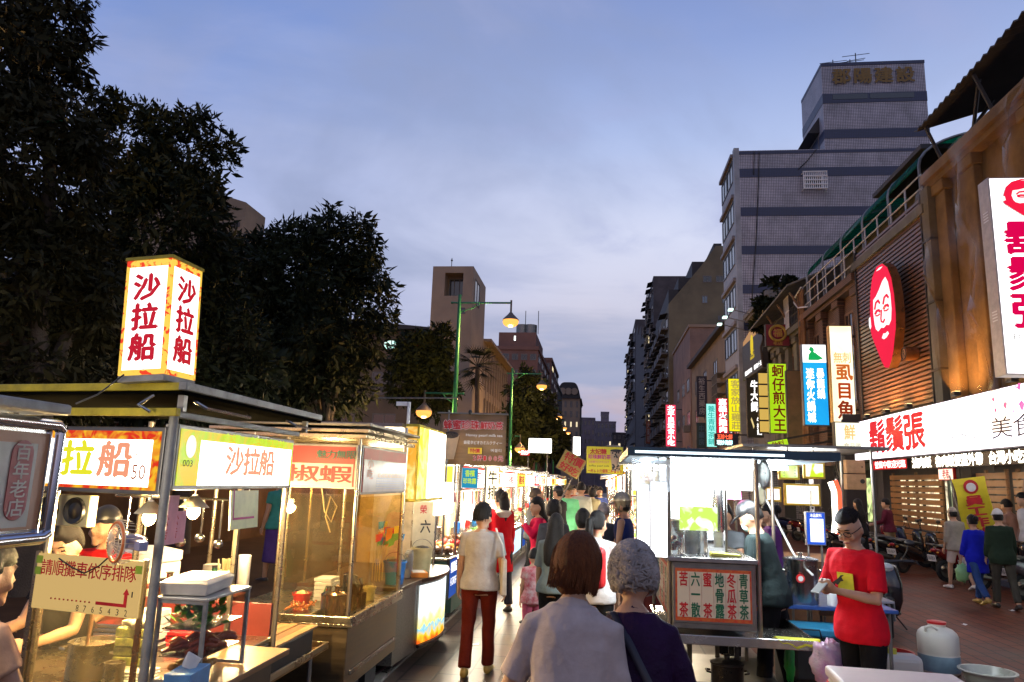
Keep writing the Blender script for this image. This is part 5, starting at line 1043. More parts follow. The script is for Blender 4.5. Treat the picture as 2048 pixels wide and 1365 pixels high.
for i in range(110): x = g.uniform(.02, w-.02); y = g.uniform(.04, d-.1); z = .225+g.uniform(0, .07); a = g.uniform(0, 6); e = Vector((math.cos(a)*.05, math.sin(a)*.05, g.uniform(.0, .05))); p = Vector((x, y, z)); s = Vector((-math.sin(a), math.cos(a), .3))*.016; b.add([p, p+e*.5+s, p+e, p+e*.5-s], [(0, 1, 2, 3)])
b.obj('greens', M('salad leaf', (.07, .28, .02), .5, 0, .5, 15), t); b = B()
for i in range(14): b.ell((g.uniform(.03, w-.03), g.uniform(.06, d-.1), .03+g.uniform(0, .02)), (.022, .03, .016), 8, 6)
b.obj('fried_rolls', M('golden fried roll', (.45, .22, .04), .5, 0, .4, 20), t, smooth=60)
t = thing('takeout_box', 'flat white takeout box on top of the glass display case', 'box', (-1.86, 3.40, 1.397), R(8)); b = B(); b.hexa([(-.1, -.16, 0), (.1, -.16, 0), (.1, .16, 0), (-.1, .16, 0)], [(-.11, -.17, .05), (.11, -.17, .05), (.11, .17, .05), (-.11, .17, .05)]); b.obj('tray', M('white card', (.75, .68, .55), .6), t, bevel=.004); b = B(); b.hexa([(-.112, -.172, .051), (.112, -.172, .051), (.112, .172, .051), (-.112, .172, .051)], [(-.09, -.15, .068), (.09, -.15, .068), (.09, .15, .068), (-.09, .15, .068)]); b.obj('lid', M('white card', (.75, .68, .55), .6), t, bevel=.003)
t = thing('tissue_box', 'blue tissue box with a tissue pulled out at the bottom left', 'tissue box', (-1.70, 3.10, 1.032), R(6)); b = B(); b.box(-.055, -.1, 0, .055, .1, .10); b.obj('box_body', M('blue tissue box print', (.12, .30, .52), .5, 0, .3, 12), t, bevel=.004); b = B(); b.tube([(0, 0, .10), (.01, .01, .13), (-.005, .0, .165)], [(.03, .014), (.04, .01), (.004, .004)], 8); b.obj('tissue', M('white tissue', (.75, .7, .6), .8), t, smooth=60)
t = thing('tray_table', 'narrow fold out shelf below the glass display case', 'shelf', (-1.75, 3.5, 1.0)); b = B(); b.box(-.2, -.5, 0, .12, .5, .03); b.obj('shelf_top', M('brown formica', (.22, .11, .04), .4), t, bevel=.004); b = B()
for y in (-.4, .4): b.box(-.2, y, -.3, -.17, y+.03, -.003)
b.obj('bracket', STEELD, t)
# ---- between the stalls: slatted board, basin, red counter
t = thing('grill_board', 'wooden slat board laid over a dark box between the two stalls', 'board', (-2.22, 5.08, .672)); b = B(); b.box(-.24, -.36, 0, .17, .36, .17); b.obj('box_body', M('black stove box', (.02, .018, .016), .5, .3), t, bevel=.01); g = random.Random(1)
for i in range(6):
    b = B(); x = -.245+i*.074; b.box(x, -.4, .175+.003*(i % 2), x+.066, .4, .19+.003*(i % 2)); b.obj('slat', M('burnt plank %d' % (i % 3), ((.38, .19, .05), (.28, .12, .03), (.46, .25, .08))[i % 3], .55, 0, .5, 5, .2, stretch=(9, 1, 9)), t, bevel=.004)
t = thing('steel_tray', 'long steel tray shelf with raised rim in front of the second stall', 'tray', (-2.30, 4.95, .655)); b = B(); b.box(-.5, -.95, 0, .28, .75, .012); b.obj('tray_bottom', M('brown greasy tray', (.25, .13, .04), .35, .5), t); b = B(); b.box(.262, -.95, .0125, .28, .75, .05); b.box(-.5, .732, .0125, .2615, .75, .05); b.obj('rim', GOLDS, t, bevel=.003); b = B()
for y in (-.8, .6): b.cyl((.2, y, -.65), (.2, y, -.002), .018, n=8)
b.obj('leg', STEELD, t)
t = thing('counter_board', 'dark red counter front behind the slat board', 'counter', (-2.75, 5.15, .2)); b = B(); b.box(-.35, -.5, 0, .05, .5, .83); b.obj('counter_body', M('dark red board', (.16, .02, .012), .5), t, bevel=.01); b = B(); b.box(-.4, -.53, .834, .08, .53, .86); b.obj('counter_top', M('red brown counter top', (.26, .07, .03), .4), t, bevel=.005)
def basin(label, loc, r, h, mat, grp=None):
    t = thing('basin', label, 'basin', loc, 0, grp); b = B(); b.lathe([(r*.72, 0), (r*.96, h), (r*1.06, h), (r*1.06, h-.012), (r*.98, h-.014), (r*.94, h-.004), (r*.70, .012)], n=28); b.obj('basin_body', mat, t, smooth=40); return t
basin('red plastic basin with a spoon between the two stalls', (-2.56, 4.98, .902), .11, .09, REDP)
t = thing('stove_cabinet', 'dark narrow cabinet under the red plastic basin', 'cabinet', (-2.58, 4.95, .05)); b = B(); b.box(-.12, -.24, 0, .11, .2, .85); b.obj('cabinet_body', IRON, t, bevel=.008)
t = thing('spoon', 'pale spoon leaning in the red basin', 'spoon', (-2.54, 4.98, .93)); b = B(); b.tube([(0, 0, 0), (.06, .02, .13)], [.006, .009], 6); b.ell((.06, .02, .135), (.012, .01, .02), 8, 6); b.obj('spoon_body', M('pale wood', (.6, .4, .2), .5), t, smooth=60)
t = thing('wire_strainer', 'round wire strainer lying by the red basin', 'strainer', (-2.55, 4.78, .902)); b = B()
for r in (.085, .05): b.tube([(r*math.cos(a), r*math.sin(a), .012) for a in [i*math.pi/12 for i in range(25)]], .004, 5)
for i in range(6): a = i*math.pi/6; b.tube([(.085*math.cos(a), .085*math.sin(a), .012), (0, 0, 0), (-.085*math.cos(a), -.085*math.sin(a), .012)], .0025, 4)
b.obj('wire_mesh', STEEL, t); b = B(); b.tube([(.085, 0, .012), (.2, .06, .03)], .006, 6); b.obj('handle', WOOD, t)
# goods on and behind the red counter
for i, (lab, x, y, r, h) in enumerate((('green plastic bottle, left of two on the red counter', -2.78, 5.0, .04, .19), ('green plastic bottle, right of two on the red counter', -2.68, 5.1, .045, .23))): bottle(lab, (x, y, 1.065), r, h, M('green pet bottle', (.02, .16, .03), .2, 0, .2, 5, trans=.3), BLACK)
pot('steel pot on the red counter behind the stall bulbs', (-2.92, 4.95, 1.065), .09, .12, GOLDS)
t = thing('water_barrel', 'white insulated barrel with a red stripe behind the stall', 'barrel', (-3.3, 5.3, .75)); b = B(); b.lathe([(.2, 0), (.215, .02), (.215, .52), (.2, .54)], n=26); b.obj('barrel_body', WHITE, t, smooth=40); b = B(); b.lathe([(.217, .36), (.219, .365), (.219, .39), (.217, .395)], n=26); b.obj('red_stripe', REDP, t, smooth=40); b = B(); b.lathe([(.222, .542), (.222, .6), (.1, .63), (.02, .64)], n=26); b.obj('lid', WHITE, t, smooth=40); b = B(); b.box(.2, -.03, .24, .25, .03, .34); b.obj('tap', M('orange plastic', (.7, .16, .02), .4), t, bevel=.008)
t = thing('side_table', 'low dark table behind the stalls carrying the white barrel', 'table', (-3.3, 5.5, 0)); b = B(); b.box(-.5, -.5, .70, .5, .5, .748); b.obj('table_top', WOOD, t, bevel=.005)
for x in (-.45, .42):
    for y in (-.45, .42): b = B(); b.box(x, y, 0, x+.03, y+.03, .7); b.obj('leg', STEELD, t)
# ---- pepper shrimp cart
PC = thing('food_cart', 'steel cart with a dim red and white three character sign and smudged glass', 'food cart', (0, 0, 0)); xr, y0, y1 = -1.88, 5.74, 7.22; xl = -3.1
b = B(); b.box(xl, y0+.02, .34, xr-.02, y1-.02, .80); b.obj('cart_body', M('brown brushed steel', (.22, .16, .09), .35, .8, .3, 3, stretch=(1, 1, 10)), PC, bevel=.008)
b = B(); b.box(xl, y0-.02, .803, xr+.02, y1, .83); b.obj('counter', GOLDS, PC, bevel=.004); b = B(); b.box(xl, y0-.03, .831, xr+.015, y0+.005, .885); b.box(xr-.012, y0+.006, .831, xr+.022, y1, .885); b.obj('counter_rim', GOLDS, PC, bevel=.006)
b = B(); b.box(xr-.03, y0+.1, .44, xr+.0, y1-.1, .475); b.obj('trim_strip', STEEL, PC, bevel=.004)
for x in (xr-.02, -2.5, xl+.03):
    for y in (y0, y1-.03): b = B(); b.cyl((x, y, .835), (x, y, 2.24), .017, n=10); b.obj('post', GOLDS, PC, smooth=40)
for x, y in ((xr-.22, y0+.2), (xr-.22, y1-.2), (xl+.2, y0+.2), (xl+.2, y1-.2)): b = B(); b.cyl((x-.03, y, .17), (x+.03, y, .17), .165, n=18); b.obj('wheel', RUBBER, PC, smooth=40)
RWP = M('red white faded print', (.42, .40, .33), .4, 0, .2, 3); RDP = M('faded red print', (.33, .02, .015), .4, 0, .3, 4)
hs = litboard(PC, 'front_sign', (xl, y0-.03, 1.84), (1, 0, 0), 1.2, .35, RDP, RWP, (.1, .03, .02, .155), [('胡椒蝦', .30, .12, .97, .52, M('dark red lettering', (.26, .012, .012), .5), False, .03), ('魅力無限', .72, .66, .99, .86, M('dark green lettering', (.012, .09, .06), .5), False, .03), ('AA', .03, .66, .12, .8, WHL, False, .02)], .05)
hs = litboard(PC, 'side_sign', (xr+.005, y0+.02, 1.80), (0, 1, 0), 1.35, .39, RDP, M('glossy white print', (.5, .48, .42), .12, 0, .2, 3), (.03, .03, .02, .11), [('小吃', .08, .3, .2, .75, M('salmon print', (.5, .2, .12), .5), True, .02), ('CCCCCCCC', .3, .36, .9, .44, M('orange print', (.5, .25, .08), .5), False, 0)], .05)
b = B()
for k in range(5): b.box(xr+.0145, y0+.4, 1.84+k*.022, xr+.0155, y0+1.3, 1.846+k*.022)
b.obj('printed_lines', M('blue grey print', (.2, .25, .32), .5), hs)
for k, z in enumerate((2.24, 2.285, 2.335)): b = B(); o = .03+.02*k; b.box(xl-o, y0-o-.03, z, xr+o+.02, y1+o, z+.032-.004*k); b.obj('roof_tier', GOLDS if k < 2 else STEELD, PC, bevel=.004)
b = B(); b.box(-2.5+.02, y0-.002, .89, xr-.04, y0+.002, 1.8); b.obj('glass_front', GLW, PC); b = B(); b.box(xr-.022, y0+.02, .89, xr-.018, y1-.05, 1.78); b.obj('glass_side', GLASS('golden smudged glass', (.96, .86, .62), .12, .035, (.6, .45, .15)), PC)  # smudge haze, plus warm stall light put into the side glass tint
b = B(); b.box(xl+.02, y1-.03, .9, -2.2, y1-.026, 2.2); b.obj('glass_back', GLASS('golden smudged glass'), PC)
b = B(); b.tube([(-2.2, y0+.03, 1.85), (-2.16, y0+.03, 1.66), (-2.10, y0+.03, 1.58), (-2.06, y0+.03, 1.7), (-2.12, y0+.03, 1.78), (-2.15, y0+.03, 1.62), (-2.1, y0+.03, 1.5)], .006, 5); b.obj('hose', M('beige hose', (.5, .38, .18), .5), PC)
pot('large copper toned steel canister on the steel cart counter', (-2.07, 5.95, .832), .085, .17, M('copper toned steel', (.55, .33, .16), .2, 1, .2, 4), True, 'steel_canister', handles=False)
pot('small steel canister with red lid knob on the steel cart', (-2.2, 6.12, .832), .06, .14, STEEL, True, 'steel_canister', handles=False)
for i, (x, y) in enumerate(((-1.99, 6.10), (-1.97, 6.28), (-2.06, 6.36))): pot(('steel tong cup nearest the cart corner', 'middle steel tong cup on the cart', 'rear steel tong cup on the cart')[i], (x, y, .832), .04, .15, STEEL, False, 'steel_cup', 'tong cups on the steel cart', False)
t = thing('tongs', 'black handled tongs bunched in the steel cups', 'tongs', (-2.02, 6.2, .98)); b = B(); g = random.Random(8)
for i in range(12): x = g.uniform(-.06, .05); y = g.uniform(-.1, .12); b.tube([(x, y, -.05), (x+g.uniform(-.03, .03), y, .06), (x+g.uniform(-.05, .05), y, g.uniform(.1, .17))], [.008, .014, .018], 6)
b.obj('tong_handles', BLACK, t, smooth=60)
for i, (x, y, m, lab) in enumerate(((-2.2, 6.75, M('pinkish sauce', (.5, .2, .14), .4), 'plastic tub of pink sauce on the far end of the cart'), (-2.08, 6.85, M('cream sauce', (.6, .55, .3), .4), 'plastic tub of pale skewers on the far end of the cart'))): bucket(lab, (x, y, .832), .05, .055, .12, m, 'tub', None, 'sauce tubs')
bulb('added dim warm bulb inside the steel cart roof', (-2.4, 6.5, 1.95), 30, .03, False, drop=.25)  # no bulb shows in the cart; added to warm its inside
# ---- drink stall D
SD = thing('market_stall', 'drink stall with a curved lit front and a tall yellow and white light box', 'market stall', (0, 0, 0)); n = 10; arc = [(-1.92+.12*math.sin(math.pi*i/n), 8.12+1.35*i/n) for i in range(n+1)]
b = B(); poly = [(-3.0, 7.4), (-1.98, 7.4), (-1.93, 8.1)]+arc+[(-3.0, 9.5)]; b.prism(poly, .14, .83, 'Z'); b.obj('counter_body', M('perforated steel', (.2, .19, .16), .4, .7, .5, 60), SD)
b = B(); b.prism([(x+(.05 if x > -2.5 else 0), y) for x, y in poly], .834, .875, 'Z'); b.obj('counter_top', M('dark wood counter', (.07, .04, .02), .35), SD, bevel=.006)
b = B(); vs = []; 
for x, y in arc: vs += [(x+.012, y, .2), (x+.012, y, .8)]
b.add(vs, [(2*i, 2*i+2, 2*i+3, 2*i+1) for i in range(n)])
def grad(name):
    m, nt, out = nodes(name); L = nt.links; e = nt.nodes.new('ShaderNodeEmission'); e.inputs[1].default_value = 1.5; tc = nt.nodes.new('ShaderNodeTexCoord'); sp = nt.nodes.new('ShaderNodeSeparateXYZ'); L.new(tc.outputs['Object'], sp.inputs[0])
    nz = nt.nodes.new('ShaderNodeTexNoise'); nz.inputs['Scale'].default_value = 7; L.new(tc.outputs['Object'], nz.inputs['Vector']); ma = nt.nodes.new('ShaderNodeMath'); ma.operation = 'MULTIPLY_ADD'; L.new(nz.outputs[0], ma.inputs[0]); ma.inputs[1].default_value = .35; L.new(sp.outputs['Z'], ma.inputs[2])
    rp = nt.nodes.new('ShaderNodeValToRGB'); L.new(ma.outputs[0], rp.inputs[0]); el = rp.color_ramp.elements; el[0].position = .36; el[0].color = (.9, .12, .01, 1); el[1].position = .75; el[1].color = (.9, .97, 1, 1)
    for p, c in ((.44, (.95, .55, .03, 1)), (.52, (.2, .55, .75, 1)), (.55, (.95, .8, .2, 1))): k = el.new(p); k.color = c
    L.new(rp.outputs[0], e.inputs[0]); L.new(e.outputs[0], out.inputs[0]); return m
b.obj('lit_front', grad('printed drink picture, backlit'), SD, smooth=60); b = B(); b.tube([(x+.02, y, .18) for x, y in arc], .02, 6); b.obj('front_frame', BLACK, SD)
for x, y in ((-1.98, 7.45), (-2.05, 9.4), (-2.95, 7.45), (-2.95, 9.4)): b = B(); b.cyl((x, y, .875), (x, y, 2.45), .018, n=8); b.obj('post', STEEL, SD, smooth=40)
b = B(); b.box(-3.05, 7.35, 2.45, -2.0, 9.5, 2.49); b.obj('roof', STEELD, SD)
b = B(); b.box(-3.02, 9.3, .88, -2.1, 9.33, 2.4); b.obj('back_board', M('menu back board', (.55, .45, .3), .5, 0, .4, 5), SD)
b = B(); b.box(-2.02, 7.52, 1.70, -1.86, 8.88, 2.50); hs = b.obj('light_box', YELP, SD, bevel=.01); b = B(); b.box(-1.86+.001, 7.96, 1.73, -1.85, 8.85, 2.47); b.obj('white_panel', E('blown out white acrylic'), hs); b = B(); b.box(-1.859, 7.54, 1.73, -1.852, 7.95, 2.47); b.obj('yellow_panel', E('yellow swirl light box', (1, .72, .05), 1.6, (1, .85, .3), 5), hs)
b = B(); b.box(-2.0, 7.512, 1.73, -1.88, 7.519, 2.47); b.obj('end_panel', E('orange swirl end', (.95, .42, .03), 1, (1, .7, .2), 8), hs)
b = B(); b.text('珍珠奶茶', (-1.848, 8.1, 1.95), (0, 1, 0), (0, 0, 1), .5, .1, 0); b.obj('lettering', E('pale peach letter', (.95, .75, .55), 1.2), hs)
b = B(); b.box(-2.0, 9.0, 1.5, -1.93, 9.9, 1.9); b.obj('lower_light_box', LITW, SD, bevel=.01); b = B(); b.box(-2.8, 7.6, 2.38, -2.74, 9.3, 2.43); b.obj('tube_lamp', E('warm tube', (1, .85, .6), 12), SD)
lamp('tube_light', (-2.4, 8.4, 2.3), 30, (1, .8, .5), SD, .3)
bucket('blue and turquoise bucket on the drink stall counter', (-2.06, 7.62, .876), .09, .115, .23, M('turquoise bucket', (.02, .22, .42), .35, 0, .3, 3, col2=(.02, .08, .4)), fill=M('brown pearls', (.12, .04, .02), .4))
bucket('beige bucket of black pearls on the drink stall counter', (-2.05, 8.75, .876), .10, .125, .27, M('cream bucket', (.62, .52, .26), .4), fill=M('black pearls', (.02, .012, .01), .3, 0, .5, 60, .6))
for i in range(3): t = thing('cup_stack', ('clear cup stack beside the beige bucket', 'middle clear cup stack on the drink counter', 'clear cup stack next to the blue bucket')[i], 'cup stack', (-2.12+.03*i, 8.45-.16*i, .876), 0, 'cup stacks on the drink counter'); b = B(); b.lathe([(.035, 0)]+[(.04+.004*(k % 2), .03+k*.025) for k in range(9)]+[(.038, .26)], n=14); b.obj('cups', M('frosted plastic cups', (.65, .66, .55), .3, trans=.4), t, smooth=30)
t = thing('drink_box', 'flat orange box on the front edge of the drink counter', 'box', (-1.97, 8.3, .876), R(20)); b = B(); b.box(-.09, -.14, 0, .09, .14, .05); b.obj('box_body', M('orange box', (.75, .3, .05), .5), t, bevel=.004)
b = B(); b.box(-.075, -.12, .0505, .06, .1, .056); b.obj('paper', WHITE, t)
t = thing('flag_bunch', 'bunch of small coloured paper flags on sticks beside the drink stall', 'flags', (-2.2, 7.75, 1.2)); g = random.Random(12); cols = [(.7, .02, .05), (.8, .65, .02), (.1, .5, .1), (.05, .3, .7), (.8, .3, .02)]
for k, c in enumerate(cols):
    b = B()
    for i in range(5): x = g.uniform(-.12, .12); y = g.uniform(-.1, .1); z = g.uniform(.0, .2); b.add([(x, y, z), (x+.05, y+.01, z+.02), (x+.07, y, z+.09), (x+.0, y-.01, z+.08)], [(0, 1, 2, 3)])
    b.obj('paper_flag', M('flag colour %d' % k, c, .6), t)
b = B()
for i in range(14): x = g.uniform(-.12, .12); y = g.uniform(-.1, .1); b.cyl((x, y, -.32), (x, y, g.uniform(0, .1)), .005, n=5)
b.obj('stick', M('pale stick', (.6, .5, .25), .6), t)
signbox('menu_card', 'cream card with one bold character on the drink stall', (-2.1, 8.95, 1.12), .3, .55, R(35), .02, M('cream card', (.6, .52, .33), .5), GOLDS, [('六', .35, .3, .8, .6, LETK, False, .03), ('榮', .3, .72, .6, .92, REDL, False, .02)], fr=.01)
signbox('menu_card', 'blue menu board below the drink counter edge', (-1.88, 9.75, .45), .5, .5, R(90), .04, E('blue lit menu', (.02, .09, .45), .9), BLACK, [('特調飲品', .1, .62, .9, .9, LETW, False, .02), ('冬瓜茶奶茶', .1, .3, .9, .52, LETW, False, 0)], fr=.02)
signbox('menu_card', 'small blue sticker board under the brown hanging banner', (-1.72, 9.9, 1.83), .22, .27, R(10), .02, E('cyan sticker', (.01, .35, .6), .8), WHITE, [('香檳', .2, .55, .8, .9, E('lime top letters'), False, .03), ('珍珠露', .1, .2, .9, .5, E('lime top letters'), False, .03)], fr=.005)
# hanging brown banner
def banner():
    t = thing('hanging_banner', 'brown hanging banner with a pearl milk tea cup and outlined red characters', 'banner', (-1.72, 10, 2.14)); w, h = .92, .69; n = 12; vs = []
    for i in range(n+1):
        for j in range(2): vs.append((-w/2+w*i/n, .012*math.sin(i*1.1), h*j))
    b = B(); b.add(vs, [(2*i, 2*i+2, 2*i+3, 2*i+1) for i in range(n)]); o = b.obj('cloth', M('brown wood print vinyl', (.24, .135, .06), .5, 0, .3, 3, stretch=(1, 1, 9)), t, smooth=60); o.modifiers.new('t', 'SOLIDIFY').thickness = .004
    def two(tx, x0, z0, x1, z1, m, bo=.045):
        b = B(); b.text(tx, (-w/2+w*x0, -.018, h*z0), (1, 0, 0), (0, 0, 1), w*(x1-x0), h*(z1-z0), bo+.07); b.obj('lettering_outline', WHL, t); b = B(); b.text(tx, (-w/2+w*x0, -.023, h*z0), (1, 0, 0), (0, 0, 1), w*(x1-x0), h*(z1-z0), bo); b.obj('lettering', m, t)
    two('蜂蜜珍珠', .05, .68, .6, .88, REDL); two('鮮奶茶', .61, .70, .95, .86, REDL); two('2杯100元', .50, .08, .97, .20, REDL)
    b = B(); b.text('Honey pearl milk tea', (-w/2+w*.40, -.02, h*.545), (1, 0, 0), (0, 0, 1), w*.55, h*.07, 0); b.text('蜂蜜タピオカミルクティー', (-w/2+w*.37, -.02, h*.40), (1, 0, 0), (0, 0, 1), w*.58, h*.08, 0); b.text('버블티', (-w/2+w*.78, -.02, h*.26), (1, 0, 0), (0, 0, 1), w*.17, h*.07, 0); b.obj('small_print', WHL, t)
    b = B(); b.box(-w/2+w*.44, -.022, h*.22, -w/2+w*.65, -.016, h*.34); b.obj('price_tag', M('yellow tag print', (.7, .5, .02), .5), t); b = B(); b.text('特價', (-w/2+w*.47, -.026, h*.235), (1, 0, 0), (0, 0, 1), w*.15, h*.09, .04); b.obj('lettering', REDL, t)
    b = B(); b.prism([(-w*.39, h*.10), (-w*.27, h*.10), (-w*.20, h*.58), (-w*.45, h*.58)], -.024, -.016); b.obj('cup_print', M('milk tea print', (.48, .33, .2), .5), t); b = B(); b.ell((-w*.325, -.026, h*.58), (w*.115, .004, h*.07), 18, 8); b.obj('pearl_print', M('black pearls', (.02, .012, .01), .3), t)
    b = B(); b.cyl((-w/2-.05, 0, h+.01), (w/2+.02, 0, h+.01), .012, n=8); b.cyl((-.35, 0, -1.2), (-.35, .02, h+.05), .014, n=8); b.obj('pole', STEELD, t); b = B(); b.ell((-.05, 0, h+.03), (.03, .03, .035), 8, 6); b.obj('clip', BLACK, t)
banner()
t = thing('pipe_pole', 'white pipe pole with a thin cross bar above the steel cart roof', 'pole', (-2.35, 8.9, 2.49)); b = B(); b.cyl((0, 0, 0), (0, 0, .38), .022, n=8); b.box(-.16, -.02, .33, -.022, .02, .38); b.obj('pole', WHITE, t); b = B(); b.cyl((-.4, 0, .42), (.6, 0, .44), .009, n=6); b.obj('cross_bar', STEELD, t)

# ---- more clutter on the red counter, in the cart and along the gutter
gq = random.Random(31)
for i, (lab, x, y, r, h, m) in enumerate((('cream tub bristling with straws on the red counter', -2.72, 5.35, .06, .17, M('cream bucket')), ('white upright roll of paper on the red counter', -2.68, 5.55, .045, .26, WHITE), ('grey lidded tub behind the straws', -2.86, 5.4, .06, .2, M('grey tub', (.3, .3, .28), .4)), ('small brown sauce jar beside the green bottles', -2.7, 4.9, .03, .1, M('brown sauce', (.12, .04, .01), .2)), ('dark cup with white lid on the red counter', -2.74, 5.22, .035, .14, M('dark cola', (.03, .015, .01), .2)))):
    t = thing('container', lab, 'container', (x, y, 1.062), 0, 'containers on the red counter'); b = B(); b.lathe([(r*.9, 0), (r, .01), (r*1.04, h), (r*.9, h+.003)], n=16); b.obj('body', m, t, smooth=40)
    if i == 0:
        b = B()
        for k in range(26): a = k*.9; q = r*.8*math.sqrt(gq.random()); b.cyl((q*math.cos(a), q*math.sin(a), h-.04), (q*1.3*math.cos(a), q*1.3*math.sin(a), h+.08), .005, n=5)
        b.obj('straws', M('pale stick', (.6, .5, .25), .6), t)
for i, (x, y, c) in enumerate(((-2.3, 6.35, (.5, .03, .02)), (-2.24, 6.45, (.6, .4, .05)), (-2.36, 6.5, (.06, .25, .05)), (-2.3, 6.62, (.35, .1, .03)))): bottle(('red sauce bottle in the steel cart', 'mustard bottle in the steel cart', 'green sauce bottle in the steel cart', 'brown sauce bottle in the steel cart')[i], (x, y, .832), .028, .17, M('sauce colour %d' % i, c, .3), WHITE, 'sauce bottles in the steel cart')
t = thing('cable', 'black cable drooping from the clip fan across the queue board', 'cable', (0, 0, 0)); b = B(); p0 = fl+fd*.82+Vector((0, -.05, 1.58)); p1 = fl+fd*.5+Vector((0, -.05, 1.53)); b.tube([p0, p0*.75+p1*.25+Vector((0, 0, -.055)), p0*.5+p1*.5+Vector((0, 0, -.08)), p0*.25+p1*.75+Vector((0, 0, -.045)), p1], .0035, 6); b.obj('cable_run', BLACK, t, smooth=60)
t = thing('cable', 'thick dark cable lying along the gutter by the carts', 'cable', (0, 0, .035)); b = B(); b.tube([(-2.12+.05*math.sin(k*.9), 3+k*.7, .014) for k in range(26)], .013, 7); b.obj('cable_run', BLACK, t, smooth=60)
for i in range(4):
    t = thing('drain_cover', ('cast iron drain grating in the gutter, nearest the walking man', 'second cast iron drain grating in the gutter', 'third cast iron drain grating in the gutter', 'farthest cast iron drain grating in the gutter')[i], 'drain cover', (-2.19, 7.9+i*3.1, .031), 0, 'drain gratings'); b = B()
    for k in range(9): b.box(-.11, -.3+k*.07, 0, .11, -.3+k*.07+.035, .012)
    b.box(-.125, -.32, 0, -.111, .33, .014); b.box(.111, -.32, 0, .125, .33, .014); b.obj('grating', IRON, t)
for i, (x, y, a) in enumerate(((-1.45, 9.2, 20), (-.9, 8.8, 70), (7.2, 14.4, 30), (5.6, 12.6, 50), (-1.6, 6.9, 10))):
    t = thing('paper_scrap', ('white paper scrap by the gutter beyond the walking man', 'white paper scrap in the middle of the aisle', 'white paper scrap on the road near the jeans', 'pale scrap on the open road by the jug', 'pale scrap by the cart wheel')[i], 'litter', (x, y, .008), R(a), 'litter on the ground'); b = B(); b.add([(-.05, -.03, 0), (.04, -.035, .004), (.055, .03, .012), (0, .02, .002), (-.045, .035, .01)], [(0, 1, 3), (1, 2, 3), (0, 3, 4)]); o = b.obj('paper', WHITE, t); o.modifiers.new('t', 'SOLIDIFY').thickness = .002

SHR = M('orange cooked shrimp', (.55, .16, .04), .35, 0, .4, 20)
t = thing('food_tray', 'steel tray heaped with orange shrimp in the steel cart', 'tray', (-2.36, 5.95, .832)); b = B(); b.box(-.12, -.13, 0, .12, .13, .035); b.obj('tray_body', STEEL, t, bevel=.006); b = B()
for k in range(34): x = gq.uniform(-.09, .09); y = gq.uniform(-.1, .1); z = .05+gq.uniform(0, .04); a = gq.uniform(0, 6); b.tube([(x+.03*math.cos(a), y+.03*math.sin(a), z), (x, y, z+.012), (x-.02*math.cos(a+.8), y-.02*math.sin(a+.8), z)], [.006, .011, .004], 6)
b.obj('shrimp', SHR, t, smooth=60)
stack('stack of white paper bags at the back of the steel cart', (-2.45, 6.75, .832), .16, .22, .2, 6, WHITE, 'paper_bag_stack', 'paper bags', 3, part='paper_bag')
cb = bucket('red plastic tub of skewers in the steel cart', (-2.48, 6.25, .832), .06, .075, .13, REDP, 'tub', M('pale stick', (.6, .5, .25), .6))
t = thing('hanging_ladles', 'row of steel ladles hanging from the front left stall roof', 'ladles', (-2.55, 4.3, 1.78)); b = B()
for k in range(6): x = -.3+k*.12; b.cyl((x, 0, 0), (x, 0, -.2-.03*(k % 2)), .006, n=6); b.ell((x, -.01, -.23-.03*(k % 2)), (.032, .02, .028), 10, 6)
b.cyl((-.4, 0, .0), (.4, 0, .0), .008, n=6); b.obj('ladles', STEEL, t, smooth=50)
for i in range(3): stack(('stack of steel bowls on the front left stall counter', 'stack of paper bowls on the front left stall counter', 'stack of red trays on the front left stall counter')[i], (-2.75+.22*i, 4.15, .962), .15, .15, (.12, .2, .1)[i], 5, (STEEL, WHITE, REDP)[i], ('bowl_stack', 'paper_bowl_stack', 'tray_stack')[i], 'stack', i, part=('bowl', 'paper_bowl', 'tray_piece')[i])
# ================================================================== RIGHT: tea stall and the things around it
Yt = 6.5; TS = thing('market_stall', 'herbal tea stall with a red framed menu box under a flat white lit roof', 'market stall', (0, 0, 0))
b = B(); b.box(.62, Yt+.01, .80, 1.30, 8.3, 1.33); b.obj('menu_box', STEELD, TS, bevel=.006); b = B(); b.box(.58, Yt-.02, 1.331, 1.32, 8.35, 1.37); b.obj('counter', STEEL, TS, bevel=.006)
cols = ['苦　茶', '六一散', '蜜　茶', '地骨露', '冬瓜茶', '青草茶']; G6 = [(c, .075+.148*i, .10, .185+.148*i, .90, (REDL if i % 2 == 0 else GRNL), True, .035) for i, c in enumerate(cols)]
hs = litboard(TS, 'menu_front', (.625, Yt-.002, .845), (1, 0, 0), .655, .455, M('red gold menu border', (.50, .02, .012), .4, 0, .2, 30, col2=(.55, .16, .03)), M('cream menu acrylic', (.62, .56, .42), .35, 0, .08, 3), (.035, .035, .05, .045), G6, .008)
b = B(); w, h = .655, .455
for i in range(5): x = .625+w*(.205+.148*i); b.box(x-.001, Yt-.0125, .92, x+.001, Yt-.010, 1.24)
b.obj('column_lines', M('pale red lines', (.5, .25, .18), .5), hs)
hs = litboard(TS, 'menu_side', (.618, 7.9, .83), (0, -1, 0), 1.3, .46, M('red gold menu border'), M('cream menu acrylic'), (.04, .04, .05, .045), [(c, .06+.15*i, .1, .17+.15*i, .9, (REDL if i % 2 else GRNL), True, .03) for i, c in enumerate(cols)], .006)
b = B(); b.box(.55, Yt-.08, .70, 1.72, 8.2, .715); b.obj('tray_base', STEEL, TS); b = B(); b.box(.53, Yt-.105, .70, 1.745, Yt-.082, .775); b.box(1.722, Yt-.08, .70, 1.745, 8.2, .775); b.obj('tray_rim', STEEL, TS, bevel=.005)
